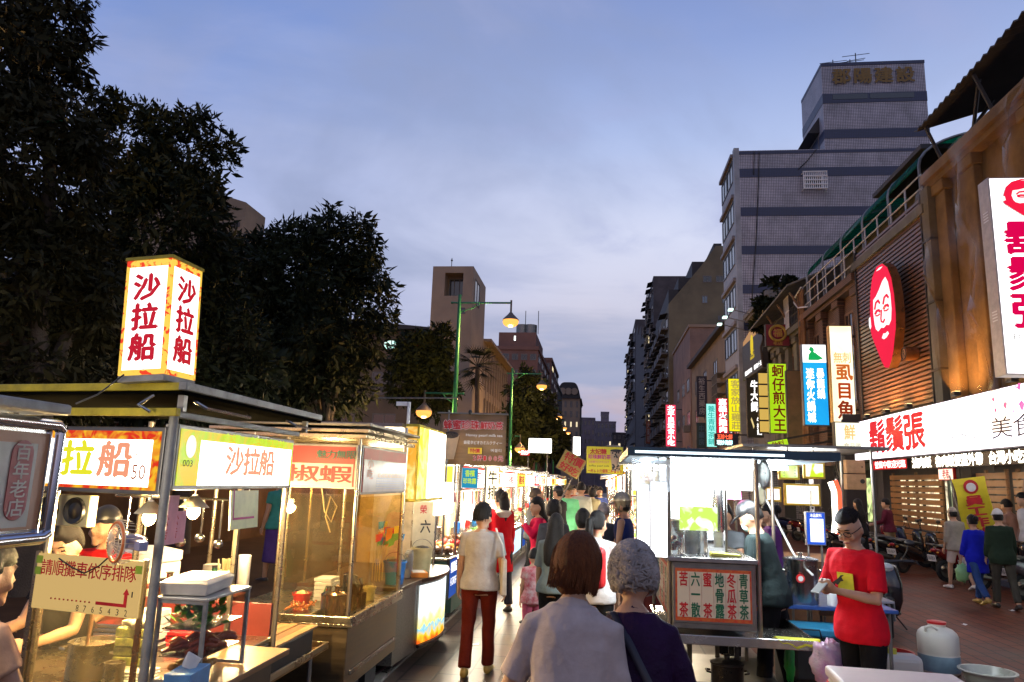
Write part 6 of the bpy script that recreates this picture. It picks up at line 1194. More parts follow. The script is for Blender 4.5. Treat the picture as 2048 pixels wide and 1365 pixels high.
for x, y in ((1.335, Yt+.06), (.60, Yt+.06), (.60, 8.3), (1.85, 8.3)): b = B(); b.cyl((x, y, .715 if x < 1.5 else 0), (x, y, 2.2), .019, n=10); b.obj('post', M('grey brown post', (.3, .25, .2), .35, .7), TS, smooth=40)
b = B(); b.box(.26, Yt-.22, 2.19, 1.92, 8.7, 2.215); b.obj('roof', M('grey blue roof underside', (.25, .32, .38), .5, .2), TS); b = B(); b.box(.24, Yt-.25, 2.19, 1.94, Yt-.222, 2.26); b.box(.24, Yt-.221, 2.19, .258, 8.7, 2.26); b.obj('roof_edge', M('dark blue roof edge', (.02, .05, .08), .4, .4), TS, bevel=.004)
b = B(); b.box(.3, Yt-.256, 2.212, 1.5, Yt-.2505, 2.232); b.obj('edge_light', E('cold edge light', (.75, .92, 1), 2.5), TS)
for i, (x, y) in enumerate(((.95, 6.7), (.95, 7.5), (1.5, 7.2), (.45, 7.4))): b = B(); b.box(x-.25 if i < 3 else x-.02, y-.02 if i < 3 else y-.5, 2.13, x+.25 if i < 3 else x+.02, y+.02 if i < 3 else y+.5, 2.165); b.obj('tube_lamp', E('cold tube', (.88, .96, 1), 16), TS)
lamp('tube_light', (.95, 7.1, 2.05), 85, (.9, .97, 1), TS, .3); lamp('tube_light', (1.5, 7.3, 2.0), 40, (.9, .97, 1), TS, .3)
b = B(); b.box(.66, 8.24, 1.4, 1.34, 8.27, 2.15); b.obj('back_board', M('white menu board', (.75, .77, .78), .4), TS)
b = B(); b.box(.64, Yt+.08, 1.93, 1.31, Yt+.10, 2.16); b.obj('valance', E('white lit valance', (.95, .98, 1), 2.5), TS); b = B(); b.box(.28, Yt-.1, 1.9, .60, Yt-.07, 2.17); b.obj('plastic_curtain', GLASS('frosted plastic curtain', (.9, .95, 1), .1, .4, (.85, .9, .95)), TS)
b = B(); b.box(.70, Yt+.15, 1.58, 1.02, Yt+.16, 1.78); b.obj('drink_poster', E('drink poster', (.95, .98, .9), 1.3, (.55, .8, .12), 8, .5, .6), TS)
b = B(); b.box(.65, Yt+.12, 1.375, 1.31, Yt+.125, 1.53); b.obj('glass_screen', GL, TS)
for x, y in ((.8, 6.9), (1.2, 6.9), (.8, 8), (1.2, 8)): b = B(); b.box(x-.02, y-.02, .0, x+.02, y+.02, .70); b.obj('leg', IRON, TS)
b = B(); b.box(.6, 7.0, .25, 1.6, 8.1, .28); b.obj('lower_shelf', STEELD, TS)
# hung light strips
for lab, r, Y in (('narrow white lit strip sign hanging left of the tea stall, further from the post', (1272, 967, 1301, 1100), 6.75), ('narrow white lit strip sign with a green mark, beside the tea stall post', (1299, 962, 1336, 1116), 6.45)):
    loc, w, h = rectY(*r, Y); t = signbox('strip_sign', lab, loc, w, h, 0, .05, E('cold white strip', (.97, .98, 1), 2.6), FRD, [('茶', .25, .90, .75, .97, E('green mark', (.15, .5, .25), 1), False, 0)], fr=.008, group='white strip signs of the tea stall'); b = B(); b.cyl((0, 0, h), (0, 0, 2.2-loc.z), .006, n=6); b.obj('hanger', STEELD, t)
# counter goods
def cyl_thing(name, label, cat, loc, r, h, mat, grp=None, lidm=None, n=20):
    t = thing(name, label, cat, loc, 0, grp); b = B(); b.lathe([(r*.95, 0), (r, .01), (r, h-.01), (r*.9, h)], n=n); b.obj('body', mat, t, smooth=40)
    if lidm: b = B(); b.lathe([(r*1.03, h+.001), (r*1.03, h+.02), (r*.3, h+.03)], n=n); b.obj('lid', lidm, t, smooth=40)
    return t
CLR = M('clear plastic jar', (.75, .8, .82), .15, 0, .05, 3, trans=.75)
for i, (px, py, lab) in enumerate(((1352, 1096, 'clear jar of red fruit beside the tea stall post'), (1385, 1100, 'tall clear drink dispenser on the tea stall counter'), (1400, 1101, 'second clear drink dispenser on the tea stall counter'))):
    p = PY(px, py, 6.75+.1*i); p.z = 1.371; t = cyl_thing('drink_jar', lab, 'jar', p, .07, .28, CLR, 'clear jars on the tea counter', WHITE)
    if i == 0:
        b = B(); g = random.Random(3)
        for k in range(10): b.ell((g.uniform(-.03, .03), g.uniform(-.03, .03), .05+.022*k), (.022, .022, .02), 8, 6)
        b.obj('red_fruit', REDP, t, smooth=90)
p = PY(1437, 1070, 6.9); t = thing('cup_dispenser', 'tall silver tube of paper cups hanging in the tea stall', 'cup dispenser', (p.x, 6.9, 1.56)); b = B(); b.lathe([(.045, 0), (.055, .02), (.055, .42), (.048, .44)], n=18); b.obj('tube', M('brushed tube', (.6, .62, .6), .25, .9), t, smooth=40); b = B(); b.lathe([(.04, -.13), (.05, -.002), (.04, -.001)], n=16); b.obj('paper_cup', WHITE, t, smooth=40); b = B(); b.cyl((.07, .02, -.19), (.07, .02, .6), .012, n=8); b.obj('stand', STEELD, t)
t = thing('folded_cloth', 'yellow folded cloth on the tea stall counter', 'cloth', (1.08, 6.7, 1.371), R(5)); b = B(); b.hexa([(-.13, -.06, 0), (.14, -.05, 0), (.13, .07, 0), (-.12, .06, 0)], [(-.12, -.055, .03), (.13, -.045, .018), (.125, .065, .02), (-.115, .055, .035)]); b.obj('cloth', M('yellow cloth', (.7, .68, .12), .8), t, bevel=.008)
t = thing('wiping_cloth', 'bright yellow cloth draped over the front tray rim', 'cloth', (1.60, 6.46, .778), R(-4)); vs = []; n = 9
for i in range(n+1): u = i/n; vs += [(-.17+.34*u, .16+.02*math.sin(u*9), -.04), (-.17+.34*u, .0, .004), (-.16+.32*u, -.075, -.005-.05*math.sin(u*3.1)-.012*math.sin(u*17))]
b = B(); b.add(vs, [(3*i+j, 3*i+3+j, 3*i+4+j, 3*i+1+j) for i in range(n) for j in range(2)]); o = b.obj('cloth', M('lime yellow cloth', (.62, .66, .03), .8), t, smooth=60); o.modifiers.new('t', 'SOLIDIFY').thickness = .006
t = thing('hanging_apron', 'pink apron hanging inside the tea stall', 'apron', PY(1467, 1000, 7.6)); b = B(); b.hexa([(-.07, 0, 0), (.08, .0, 0), (.08, .02, 0), (-.07, .02, 0)], [(-.06, 0, .22), (.06, 0, .22), (.06, .03, .22), (-.06, .03, .22)]); b.hexa([(-.03, .003, .221), (.03, .003, .221), (.03, .02, .221), (-.03, .02, .221)], [(-.012, .003, .33), (.012, .003, .33), (.012, .02, .33), (-.012, .02, .33)]); b.obj('cloth', M('pink cloth', (.75, .12, .35), .7, 0, .3, 12), t, bevel=.01)
t = thing('plastic_bag', 'grey plastic bag hanging from the tea stall roof post', 'bag', PY(1528, 972, 6.6)); b = B(); b.ell((0, 0, .1), (.055, .05, .12), 16, 10, lambda d: 1+.12*math.sin(7*d.x+11*d.z)+.1*math.sin(13*d.y)); b.tube([(0, 0, .2), (-.03, 0, .27), (-.05, 0, .3)], [.02, .012, .008], 6); b.obj('bag_body', M('grey translucent film', (.4, .43, .42), .3, trans=.4), t, smooth=120)
t = thing('plastic_bag', 'pale bag of straws hanging below the grey bag', 'bag', PY(1524, 1005, 6.7)); b = B(); b.ell((0, 0, .06), (.035, .03, .10), 12, 8, lambda d: 1+.15*math.sin(9*d.z)); b.obj('bag_body', M('olive film', (.3, .28, .2), .4, trans=.3), t, smooth=120)
def steelbox(lab, loc, w, d, h, mat, name, cat, bev=.015, rz=0, lid=None, lh=.05):
    t = thing(name, lab, cat, loc, rz); b = B(); b.box(-w/2, -d/2, 0, w/2, d/2, h); b.obj('box_body', mat, t, bevel=bev)
    if lid: b = B(); b.box(-w/2-.012, -d/2-.012, h+.001, w/2+.012, d/2+.012, h+lh); b.obj('lid', lid, t, bevel=bev)
    return t
# low things under the tray
pot('dark soup pot with a flame ring under the tea stall tray', (1.06, 6.55, .28), .13, .26, M('sooty pot', (.05, .045, .04), .3, .8), True, 'soup_pot')
t = thing('gas_ring', 'blackened gas ring stand under the soup pot', 'stove', (1.06, 6.55, 0)); b = B()
for k in range(3): a = k*2.09; b.tube([(.16*math.cos(a), .16*math.sin(a), 0), (.13*math.cos(a), .13*math.sin(a), .262)], .012, 6)
b.tube([(.14*math.cos(a), .14*math.sin(a), .265) for a in [i*math.pi/12 for i in range(25)]], .012, 6); b.obj('ring_frame', IRON, t)
basin('green plastic basket bowl under the tray edge', (1.72, 6.9, .0), .17, .14, M('sea green plastic', (.1, .35, .25), .4))
steelbox('red plastic crate low behind the tea stall', (2.0, 7.6, 0), .42, .36, .22, REDP, 'crate', 'crate', .02)
t = steelbox('black shopping bag standing on the red crate', (1.98, 7.5, .225), .38, .22, .36, M('black bag', (.02, .025, .02), .5), 'shopping_bag', 'bag', .04); b = B(); b.tube([(-.1, 0, .36), (-.08, 0, .45), (.08, 0, .45), (.1, 0, .36)], .008, 6); b.text('THERMO', (-.1, -.1125, .1), (1, 0, 0), (0, 0, 1), .12, .02, 0); b.obj('handle', BLACK, t)
t = thing('plastic_bag', 'green plastic bag hanging under the tray corner', 'bag', (1.66, 7.0, .42)); b = B(); b.ell((0, 0, .05), (.045, .05, .17), 12, 9, lambda d: 1+.2*math.sin(8*d.z+5*d.x)); b.obj('bag_body', M('green film', (.03, .4, .06), .35, trans=.2), t, smooth=120)
t = thing('plastic_bag', 'white and magenta plastic bag standing before the man in red', 'bag', (1.80, 6.35, .42)); b = B(); b.ell((0, 0, .2), (.13, .09, .21), 30, 20, lambda d: (1+.10*math.sin(5*d.x+7*d.z)+.06*math.sin(13*d.y+9*d.x)+.05*math.sin(23*d.x-11*d.z))*(1 if d.z < .5 else 1-.35*(d.z-.5))); b.obj('bag_body', M('white film with magenta print', (.70, .68, .72), .35, 0, .1, 7, .6, 25, col2=(.62, .22, .52), trans=.2), t, smooth=120)
t = thing('stool', 'low stool carrying the white and magenta bag', 'stool', (1.80, 6.35, 0)); b = B(); b.box(-.17, -.15, .38, .17, .15, .418); b.obj('seat', M('red stool seat', (.35, .02, .02), .4), t, bevel=.01)
for x in (-.14, .14):
    for y in (-.12, .12): b = B(); b.cyl((x, y, 0), (x*.9, y*.9, .38), .015, n=7); b.obj('leg', IRON, t)
# table with steel pots behind the tea stall
t = thing('folding_table', 'blue edged folding table carrying the big steel tea pots', 'table', (2.15, 8.4, 0)); b = B(); b.box(-.75, -.55, .80, .75, .55, .835); b.obj('table_top', M('blue table edge', (.02, .06, .22), .4), t, bevel=.006)
for x in (-.68, .68):
    for y in (-.48, .48): b = B(); b.cyl((x, y, 0), (x, y, .8), .018, n=7); b.obj('leg', STEELD, t)
pot('large steel tea boiler with a red round badge', (2.05, 8.05, .836), .165, .42, STEEL, True, 'tea_boiler'); t = COL.objects[-1] if False else None
p = thing('round_badge', 'round red badge on the large tea boiler', 'badge', (2.0, 7.875, 1.09)); b = B(); b.cyl((0, -.012, 0), (0, .006, 0), .042, n=20); b.obj('badge_disc', REDP, p); b = B(); b.cyl((0, -.016, 0), (0, -.0125, 0), .026, n=16); b.obj('badge_centre', WHITE, p)
pot('smaller steel bucket pot left of the large tea boiler', (1.66, 8.0, .92), .14, .28, STEEL, False, 'tea_boiler'); steelbox('upturned crate under the smaller steel pot', (1.66, 8.0, .836), .26, .26, .083, STEELD, 'crate', 'crate', .008)
for i, (x, y, r, h, m, lab) in enumerate(((2.32, 7.95, .05, .12, WHITE, 'white tea cup stack right of the large tea boiler'), (2.42, 8.05, .07, .09, M('pale china', (.6, .68, .66), .25), 'pale china teapot bowl right of the boiler'), (2.56, 7.95, .05, .07, WHITE, 'small white bowl at the table corner'), (2.64, 8.15, .04, .16, CLR, 'clear jar at the table end'), (2.48, 8.3, .06, .1, WHITE, 'white bowl behind the pale china bowl'))): cyl_thing('bowl', lab, 'bowl', (x, y, .836), r, h, m, 'crockery on the blue edged table')
t = thing('cooler', 'dark low cooler with a turquoise lid below the blue edged table', 'cooler', (2.1, 7.75, 0)); b = B(); b.box(-.36, -.19, 0, .36, .19, .598); b.obj('box_body', M('dark grey plastic', (.03, .035, .035), .5), t, bevel=.02); b = B(); b.box(-.38, -.21, .60, .38, .21, .68); b.obj('lid', M('turquoise plastic', (.03, .25, .42), .35), t, bevel=.02); b = B(); b.box(-.1, -.21, .35, .1, -.191, .4); b.obj('handle', BLACK, t)
t = steelbox('tall blue storage box behind the tea stall vendor', (1.78, 9.2, .75), .42, .34, .36, M('blue plastic box', (.01, .12, .32), .4), 'storage_box', 'box', .02, 0, M('blue plastic box'), .10); b = B(); b.box(.1, -.20, .32, .16, -.184, .38); b.obj('latch', CHROME, t)
t = thing('box_stand', 'dark stand below the tall blue storage box', 'stand', (1.78, 9.2, 0)); b = B(); b.box(-.2, -.17, .70, .2, .17, .748); b.obj('stand_top', IRON, t)
for x in (-.18, .18):
    for y in (-.15, .15): b = B(); b.cyl((x, y, 0), (x, y, .7), .015, n=6); b.obj('leg', IRON, t)
t = thing('hose', 'white hose slanting from the tea stall roof to the table', 'hose', (0, 0, 0)); b = B(); b.tube([PY(1533, 1000, 8.5), PY(1560, 1055, 8.3), PY(1588, 1110, 8.1), PY(1614, 1140, 7.9), PY(1625, 1150, 7.7)], .012, 7); b.obj('hose_body', WHITE, t, smooth=60)
# back stall with lit menus
BS = thing('market_stall', 'back stall with yellow framed lit menu board behind the tea stall', 'market stall', (0, 0, 0)); b = B(); b.box(2.25, 11.4, .1, 4.0, 12.9, .95); b.obj('cart_body', M('brown cart panel', (.20, .09, .03), .5, 0, .4, 4), BS, bevel=.01)
for x in (2.27, 3.98):
    for y in (11.45, 12.85): b = B(); b.cyl((x, y, .95), (x, y, 2.55), .02, n=8); b.obj('post', STEELD, BS)
b = B(); b.box(2.1, 11.2, 2.56, 4.15, 13.0, 2.6); b.obj('roof', STEELD, BS)
for r, face, nm in (((1568, 968, 1640, 1012), E('warm menu light', (1, .93, .8), 1.8), 'menu_sign'), ((1529, 974, 1562, 1004), E('rosy menu light', (1, .85, .85), 1.7), 'menu_sign'), ((1556, 928, 1598, 960), E('lime menu light', (.6, .85, .05), 1.2, (1, 1, .85), 3), 'hanging_sign'), ((1606, 924, 1649, 958), E('lime white menu light', (1, .95, .8), 1.4, (.55, .8, .02), 3, .5, .55), 'hanging_sign')):
    loc, w, h = rectY(*r, 11.3); b = B(); b.box(loc.x-w/2, 11.27, loc.z, loc.x+w/2, 11.34, loc.z+h); hs = b.obj(nm, M('yellow frame', (.7, .45, .03), .5), BS, bevel=.006); b = B(); b.box(loc.x-w/2+.03, 11.262, loc.z+.03, loc.x+w/2-.03, 11.2695, loc.z+h-.03); b.obj('face_panel', face, hs); b = B()
    for k in range(4): b.text('小吃', (loc.x-w/2+.05, 11.258, loc.z+h*(.2+.17*k)), (1, 0, 0), (0, 0, 1), w*.12, h*.09, 0); b.text('50', (loc.x+w/2-.05-w*.1, 11.258, loc.z+h*(.2+.17*k)), (1, 0, 0), (0, 0, 1), w*.09, h*.07, 0)
    b.obj('lettering', E('menu print', (.2, .1, .25), .7), hs)
    if nm == 'hanging_sign': b = B(); b.box(loc.x-.01, 11.29, loc.z+h, loc.x+.01, 11.31, 2.56); b.obj('hanger', STEELD, BS)
lamp('tube_light', (3.1, 12.0, 2.4), 60, (1, .95, .85), BS, .3); b = B(); b.box(2.6, 11.8, 2.48, 3.6, 11.84, 2.52); b.obj('tube_lamp', E('cold tube'), BS)
p = PY(1645, 990, 12.5); t = thing('neon_bar', 'curved red and white neon bar at the back stall end', 'neon sign', (p.x+.18, 12.6, 1.3)); b = B(); b.tube([(0, 0, 0), (.03, 0, .2), (.03, 0, .65), (-.02, 0, .8)], .045, 8); b.obj('tube', E('neon white', (1, .96, .8), 5), t, smooth=60); b = B(); b.tube([(.07, .02, -.02), (.10, .02, .2), (.10, .02, .65), (.05, .02, .82)], .05, 8); b.obj('red_tube', E('neon red', (1, .12, .05), 1.6), t, smooth=60)
loc, w, h = rectY(1609, 1024, 1651, 1091, 9.3)
t = signbox('menu_stand', 'blue edged lit menu board on a thin stand left of the man in red', loc, w, h, R(8), .05, E('blue menu edge', (.03, .12, .75), 1.0), M('silver frame', (.5, .5, .5), .3, .8), [], fr=.012); b = B(); b.box(-w/2+.05, -.034, .04, w/2-.03, -.0295, h-.08); b.obj('white_list', E('menu white list', (.9, .97, 1), 1.7), t); b = B(); b.text('冰品飲料', (-w/2+.05, -.036, h-.065), (1, 0, 0), (0, 0, 1), w-.1, .045, 0); b.obj('lettering', LETW, t); b = B()
for k in range(8): b.text('飲品', (w/2-.09, -.038, .06+k*.036), (1, 0, 0), (0, 0, 1), .055, .026, 0)
b.obj('list_print', E('blue menu edge'), t); b = B(); b.cyl((-w/2+.04, .02, -loc.z), (-w/2+.04, .02, 0), .014, n=8); b.cyl((w/2-.04, .02, -loc.z), (w/2-.04, .02, 0), .014, n=8); b.cyl((-w/2+.08, 0, h), (-w/2+.09, 0, h+.25), .006, n=6); b.obj('stand', STEELD, t)
# side tables right of the pots
t = thing('folding_table', 'grey folding table behind the man in red', 'table', (2.9, 9.7, 0)); b = B(); b.box(-.5, -.4, .70, .5, .4, .725); b.obj('table_top', M('grey table top', (.22, .22, .25), .4), t, bevel=.005)
for x in (-.45, .45):
    for y in (-.35, .35): b = B(); b.cyl((x, y, 0), (x, y, .7), .016, n=7); b.obj('leg', STEELD, t)
t = thing('folding_chair', 'brown wooden seat panel behind the boiler', 'chair', (2.75, 9.0, 0)); b = B(); b.box(-.22, -.2, .42, .22, .2, .46); b.obj('seat', WOOD, t, bevel=.01); b = B(); b.box(-.22, .18, .55, .22, .22, .86); b.obj('backrest', WOOD, t, bevel=.01)
for x in (-.2, .2):
    for y in (-.18, .2): b = B(); b.cyl((x, y, 0), (x, y, .86 if y > 0 else .42), .014, n=6); b.obj('leg', IRON, t)
steelbox('small red plastic box on the grey folding table', (2.75, 9.6, .726), .2, .16, .12, REDP, 'storage_box', 'box', .015)
# ---- cooler, jug, basins in the lower right
t = thing('cooler', 'big white picnic cooler with a red band in the lower right', 'cooler', (1.98, 5.42, .36), R(-3)); b = B(); b.box(-.40, -.22, 0, .40, .22, .33); b.obj('box_body', M('cream plastic', (.62, .55, .46), .4, 0, .1, 4), t, bevel=.02); b = B(); b.box(-.415, -.235, .331, .415, .235, .40); b.obj('lid', M('white pink plastic', (.70, .60, .54), .4, 0, .08, 4), t, bevel=.022, seg=3); b = B(); b.box(-.405, -.226, .27, .405, .226, .305); b.obj('red_band', REDP, t, bevel=.003); b = B(); b.box(-.06, -.25, .26, .06, -.227, .35); b.obj('latch', BLACK, t, bevel=.004); b = B(); b.box(-.36, -.232, .06, -.12, -.2205, .2); b.obj('red_badge', REDP, t)
t = thing('crate', 'dark plastic crate under the big white cooler', 'crate', (1.98, 5.42, 0)); b = B(); b.box(-.38, -.22, 0, .38, .22, .358); b.obj('box_body', M('dark grey plastic'), t, bevel=.015)
jx, jy = PZ(1880, 1345, 0).xy; t = thing('water_jug', 'tall white water jug with a red cap and blue liquid showing', 'jug', (jx, jy, 0)); t.scale = (.78, .78, .70); b = B(); R0 = .27
b.lathe([(R0*.9, 0), (R0*.97, .02), (R0, .05), (R0, .28), (R0*.98, .30), (R0, .32), (R0, .55), (R0*.93, .61), (R0*.75, .66), (R0*.5, .69), (R0*.42, .70), (R0*.42, .74)], n=32); b.obj('jug_body', M('milky plastic', (.66, .62, .5), .4, 0, .08, 3), t, smooth=40); b = B(); b.lathe([(R0*1.004, .045), (R0*1.006, .05), (R0*1.006, .275), (R0*1.004, .28)], n=32); b.obj('liquid_band', M('blue grey liquid', (.22, .33, .36), .4), t, smooth=40); b = B(); b.lathe([(R0*.46, .741), (R0*.46, .775), (R0*.36, .78), (R0*.3, .785)], n=28); b.obj('cap', REDP, t, smooth=40); b = B(); b.tube([(-.2, -.1, .63), (-.21, -.13, .7), (-.14, -.17, .73), (-.07, -.2, .68)], .022, 8); b.obj('handle', M('milky plastic'), t, smooth=60)
p = PZ(1800, 1320, .2); t = thing('plastic_jug', 'low white canister with a yellow cap behind the cooler', 'canister', (p.x, p.y, 0)); b = B(); b.box(-.2, -.13, 0, .2, .13, .26); b.obj('box_body', M('milky plastic'), t, bevel=.06, seg=3); b = B(); b.cyl((-.08, 0, .26), (-.08, 0, .31), .05); b.obj('cap', M('yellow cap', (.6, .55, .05), .4), t)
basin('red plastic basin behind the man in red', (p.x+.05, p.y+.45, .0), .25, .2, REDP)
p = PZ(1975, 1345, .15); basin('translucent pale basin beside the white jug', (p.x, p.y, 0), .26, .17, M('pale basin plastic', (.45, .45, .35), .3))
p = PZ(2000, 1350, .2); basin('red round basin in the lower right corner', (p.x+.02, p.y-.6, 0), .16, .2, REDP); basin('blue basin peeking up beside the cooler', (p.x-.7, p.y-.55, 0), .2, .18, M('blue basin', (.03, .2, .4), .4))
# ================================================================== PEOPLE
SKIN = M('skin', (.48, .27, .16), .55, 0, .12, 8, .15, 60); SKIN2 = M('tanned skin', (.34, .17, .09), .55, 0, .12, 8, .15, 60)
HAIRK = M('black hair', (.009, .007, .006), .5, 0, .4, 30, .5, 90, spec=.2, stretch=(6, 6, 1)); HAIRB = M('auburn dyed hair', (.16, .05, .014), .6, 0, .5, 18, .8, 70, spec=.2, stretch=(5, 5, 1)); HAIRG = M('grey curly hair', (.34, .30, .27), .85, 0, .55, 9, .4, 60, spec=.1)
def cloth(name, col=(.5, .5, .5), bump=.5, rough=.85, col2=None, sc=7): return M(name, col, rough, 0, .22, sc, bump, 13, .12, col2=col2)
SHOEW = M('white shoes', (.6, .57, .5), .6); SHOEY = M('ochre shoes', (.42, .28, .06), .6); SHOEK = M('dark shoes', (.03, .025, .02), .5)
def solid(bl, vox, it=5, wr=0.0, seed=0):
    me = bpy.data.meshes.new('tmp'); me.from_pydata(bl.v, [], bl.f); me.update(); o = bpy.data.objects.new('tmp', me); COL.objects.link(o)
    r = o.modifiers.new('r', 'REMESH'); r.mode = 'VOXEL'; r.voxel_size = vox; sm = o.modifiers.new('s', 'SMOOTH'); sm.factor = .5; sm.iterations = it
    dg = bpy.context.evaluated_depsgraph_get(); m2 = bpy.data.meshes.new_from_object(o.evaluated_get(dg)); bpy.data.objects.remove(o); bpy.data.meshes.remove(me)
    if wr:
        n = len(m2.vertices); co = np.empty(n*3); m2.vertices.foreach_get('co', co); co = co.reshape(-1, 3); nr = np.empty(n*3); m2.vertices.foreach_get('normal', nr); nr = nr.reshape(-1, 3)
        x, y, z = co.T; s = seed*1.7
        rg = lambda t: np.clip(1-np.sqrt(np.sin(t)**2+.02), 0, 1)**1.6
        d = np.sin(9*x+14*y+6*z+s*3)*.45+rg(5.5*z+9*x+s+1.3*np.sin(7*x+4*z+s))*1.1+rg(8*z-11*x+5*y+s*2+1.5*np.sin(9*y+s+3*z))*.9+rg(16*x+3*z+s*1.3+1.6*np.sin(6*z+s))*.7*np.clip(1.35-z, 0, .5)*2-.25
        co += nr*(d*wr)[:, None]; m2.vertices.foreach_set('co', co.ravel()); m2.update()
    m2.polygons.foreach_set('use_smooth', [True]*len(m2.polygons)); return m2
def mobj(name, me, mat, parent=None):
    me.name = name; me.materials.clear(); me.materials.append(mat); o = bpy.data.objects.new(name, me); COL.objects.link(o)
    if parent: o.parent = parent
    return o
def strand(hb, kind, n, G):
    """locks of hair laid over the hair shape, crown downwards"""
    for _ in range(n):
        if kind == 'curly':
            d = Vector((G.gauss(0, 1), G.gauss(0, 1)-.2, G.gauss(0, 1)+.3)).normalized()
            if d.z < -.55 or (d.y > .3 and d.z < .5): continue
            p = Vector((d.x*.098, d.y*.116-.01, d.z*.134+.02)); t = d.cross(Vector((G.gauss(0, 1), G.gauss(0, 1), G.gauss(0, 1)))).normalized(); w = d.cross(t); k = G.uniform(.02, .036)
            hb.tube([p-t*k-d*.008, p-t*k*.5+d*.006+w*.007, p+t*k*.4+d*.009-w*.005, p+t*k-d*.004], [.004, .007, .006, .001], 5); continue
        az = G.uniform(-2.5, 2.5)+math.pi; sx, sy = math.sin(az), math.cos(az); kx, ky, kz = {'bob': (.090, .108, .122), 'short': (.080, .105, .132), 'buzz': (.083, .10, .136)}[kind]; o = G.uniform(.98, 1.04); tw = G.uniform(-.35, .35); end = {'bob': G.uniform(-.095, -.055), 'short': G.uniform(-.05, -.01), 'buzz': .05}[kind]; pts = []
        if abs(az-math.pi) > 2.0 and kind != 'buzz': end = max(end, .03)
        if kind == 'short' and abs(az-math.pi) > .9: end = max(end, .012)
        a0 = G.uniform(.1, .9 if kind != 'buzz' else .6)
        for i in range(6):
            u = i/5; tm = 1.62 if kind != 'buzz' else 1.02; th = a0+(tm-a0)*min(1, u*1.5); aa = az+tw*u; z = .008+kz*math.cos(th)
            if u > .67 and kind != 'buzz': z = .008+kz*math.cos(1.62)+(end-.008)*(u-.67)/.33
            r = math.sin(th)*(o if u < .9 else o*G.uniform(.86, 1.06)); pts.append((kx*r*math.sin(aa), -.010+ky*r*math.cos(aa), z))
        hb.tube(pts, [(.003, .002), (.007, .0035), (.008, .004), (.007, .0035), (.005, .003), (.001, .001)], 5)
def person(label, px, py, Y, rz, shirt=None, trousers=None, shoes=SHOEK, skin=SKIN, hair='short', hairm=HAIRK, sleeve=.55, hem=.84, leg=.97, female=False, lean=4, side=0, head=(0, 0, 0), arms=((5, 8, 15), (5, 8, 15)), legs=((8, 4), (-8, 4)), wrist=None, vox=.016, wr=.004, fat=1.0, face=False, strands=0, sl=0, skirt=None, hood=None, collar=True, group=None, seed=0, X=None, feat=None, curl=.7, topz=None, only_upper=False):
    rzr = R(rz); fw = 1.0 if not female else .93; U = B(); fat_s = fat
    def T(p, full=False):
        p = Vector(p); k = 1 if full else max(0, min(1, (p.z-.9)/.3)); return Matrix.Translation((0, 0, .95)) @ Matrix.Rotation(R(side)*k, 4, 'Y') @ Matrix.Rotation(-R(lean)*k, 4, 'X') @ Matrix.Translation((0, 0, -.95)) @ p
    RT = Matrix.Rotation(R(side), 3, 'Y') @ Matrix.Rotation(-R(lean), 3, 'X')
    # ---- skeleton
    J = {}
    for s, (f, k) in ((-1, legs[0]), (1, legs[1])):
        hp = Vector((s*.092, 0, .92)); d1 = Vector((s*.03, math.sin(R(f)), -math.cos(R(f)))); kn = hp+d1*.43; d2 = Vector((s*.0, math.sin(R(f-k)), -math.cos(R(f-k)))); an = kn+d2*.42; J[s] = (hp, kn, an, f-k)
    low = min(J[s][2].z for s in J)-.085
    sw = .172*fw*(1 if not female else .96)
    A = {}
    for i, (s, a) in enumerate(((-1, arms[0]), (1, arms[1]))):
        sh = T((s*sw, -.005, 1.405-sl), True)
        if wrist and wrist[i]: el = T(wrist[i][0], True); wp = T(wrist[i][1], True)
        else:
            f, ab, e = a[:3]; tw = a[3] if len(a) > 3 else .0
            d1 = RT @ Vector((s*math.sin(R(ab)), math.sin(R(f))*math.cos(R(ab)), -math.cos(R(f))*math.cos(R(ab)))); el = sh+d1*.29
            d2 = RT @ Vector((s*math.sin(R(ab*.5))-s*tw, math.sin(R(f+e)), -math.cos(R(f+e)))).normalized(); wp = el+d2*.255
        A[s] = (sh, el, wp)
    tors = [(.80, .150, .105, 0), (.86, .170*(1.04 if female else 1), .122, 0), (.94, .168*(1.05 if female else 1), .122, 0), (1.06, .140*(.93 if female else 1.02), .102, .0), (1.18, .150*fw, .108, .005), (1.29, .168*fw, .115, .008), (1.37, (.172-sl*.6)*fw, .108, 0), (1.42, (.150-sl*.9)*fw, .088, -.005), (1.455, .095-sl*.4, .068, -.008), (1.48, .06, .058, 0)]
    def torso(bl, z0, z1, ea, top=True, flare=0):
        pts = []; rs = []
        zs = [t for t in tors if z0 < t[0] < z1]
        def at(z):
            for a, c in zip(tors, tors[1:]):
                if a[0] <= z <= c[0]: u = (z-a[0])/(c[0]-a[0]); return tuple(a[i]+(c[i]-a[i])*u for i in range(4))
            e = tors[0] if z < tors[0][0] else tors[-1]; return (z,)+e[1:]
        for q in [at(z0)]+zs+[at(z1)]:
            k = max(0, 1-(q[0]-z0)/.25)*flare; pts.append(T((0, q[3], q[0]))); rs.append((q[1]*fat_s+ea+k, q[2]*fat_s+ea+k))
        bl.tube(pts, rs, 20, ref=(1, 0, 0))
    def limb(bl, pts, rs, n=12): bl.tube(pts, rs, n)
    def mid(a, b, u): return a+(b-a)*u
    # ---- body: one surface
    bd = B(); torso(bd, .80, 1.48, -.004); hc = T((0, .012, 1.612), True)
    HM = Matrix.Translation(hc) @ (RT.to_4x4()) @ Matrix.Rotation(R(head[0]), 4, 'Z') @ Matrix.Rotation(-R(head[1]), 4, 'X') @ Matrix.Rotation(R(head[2]), 4, 'Y') @ Matrix.Scale(1.1, 4)
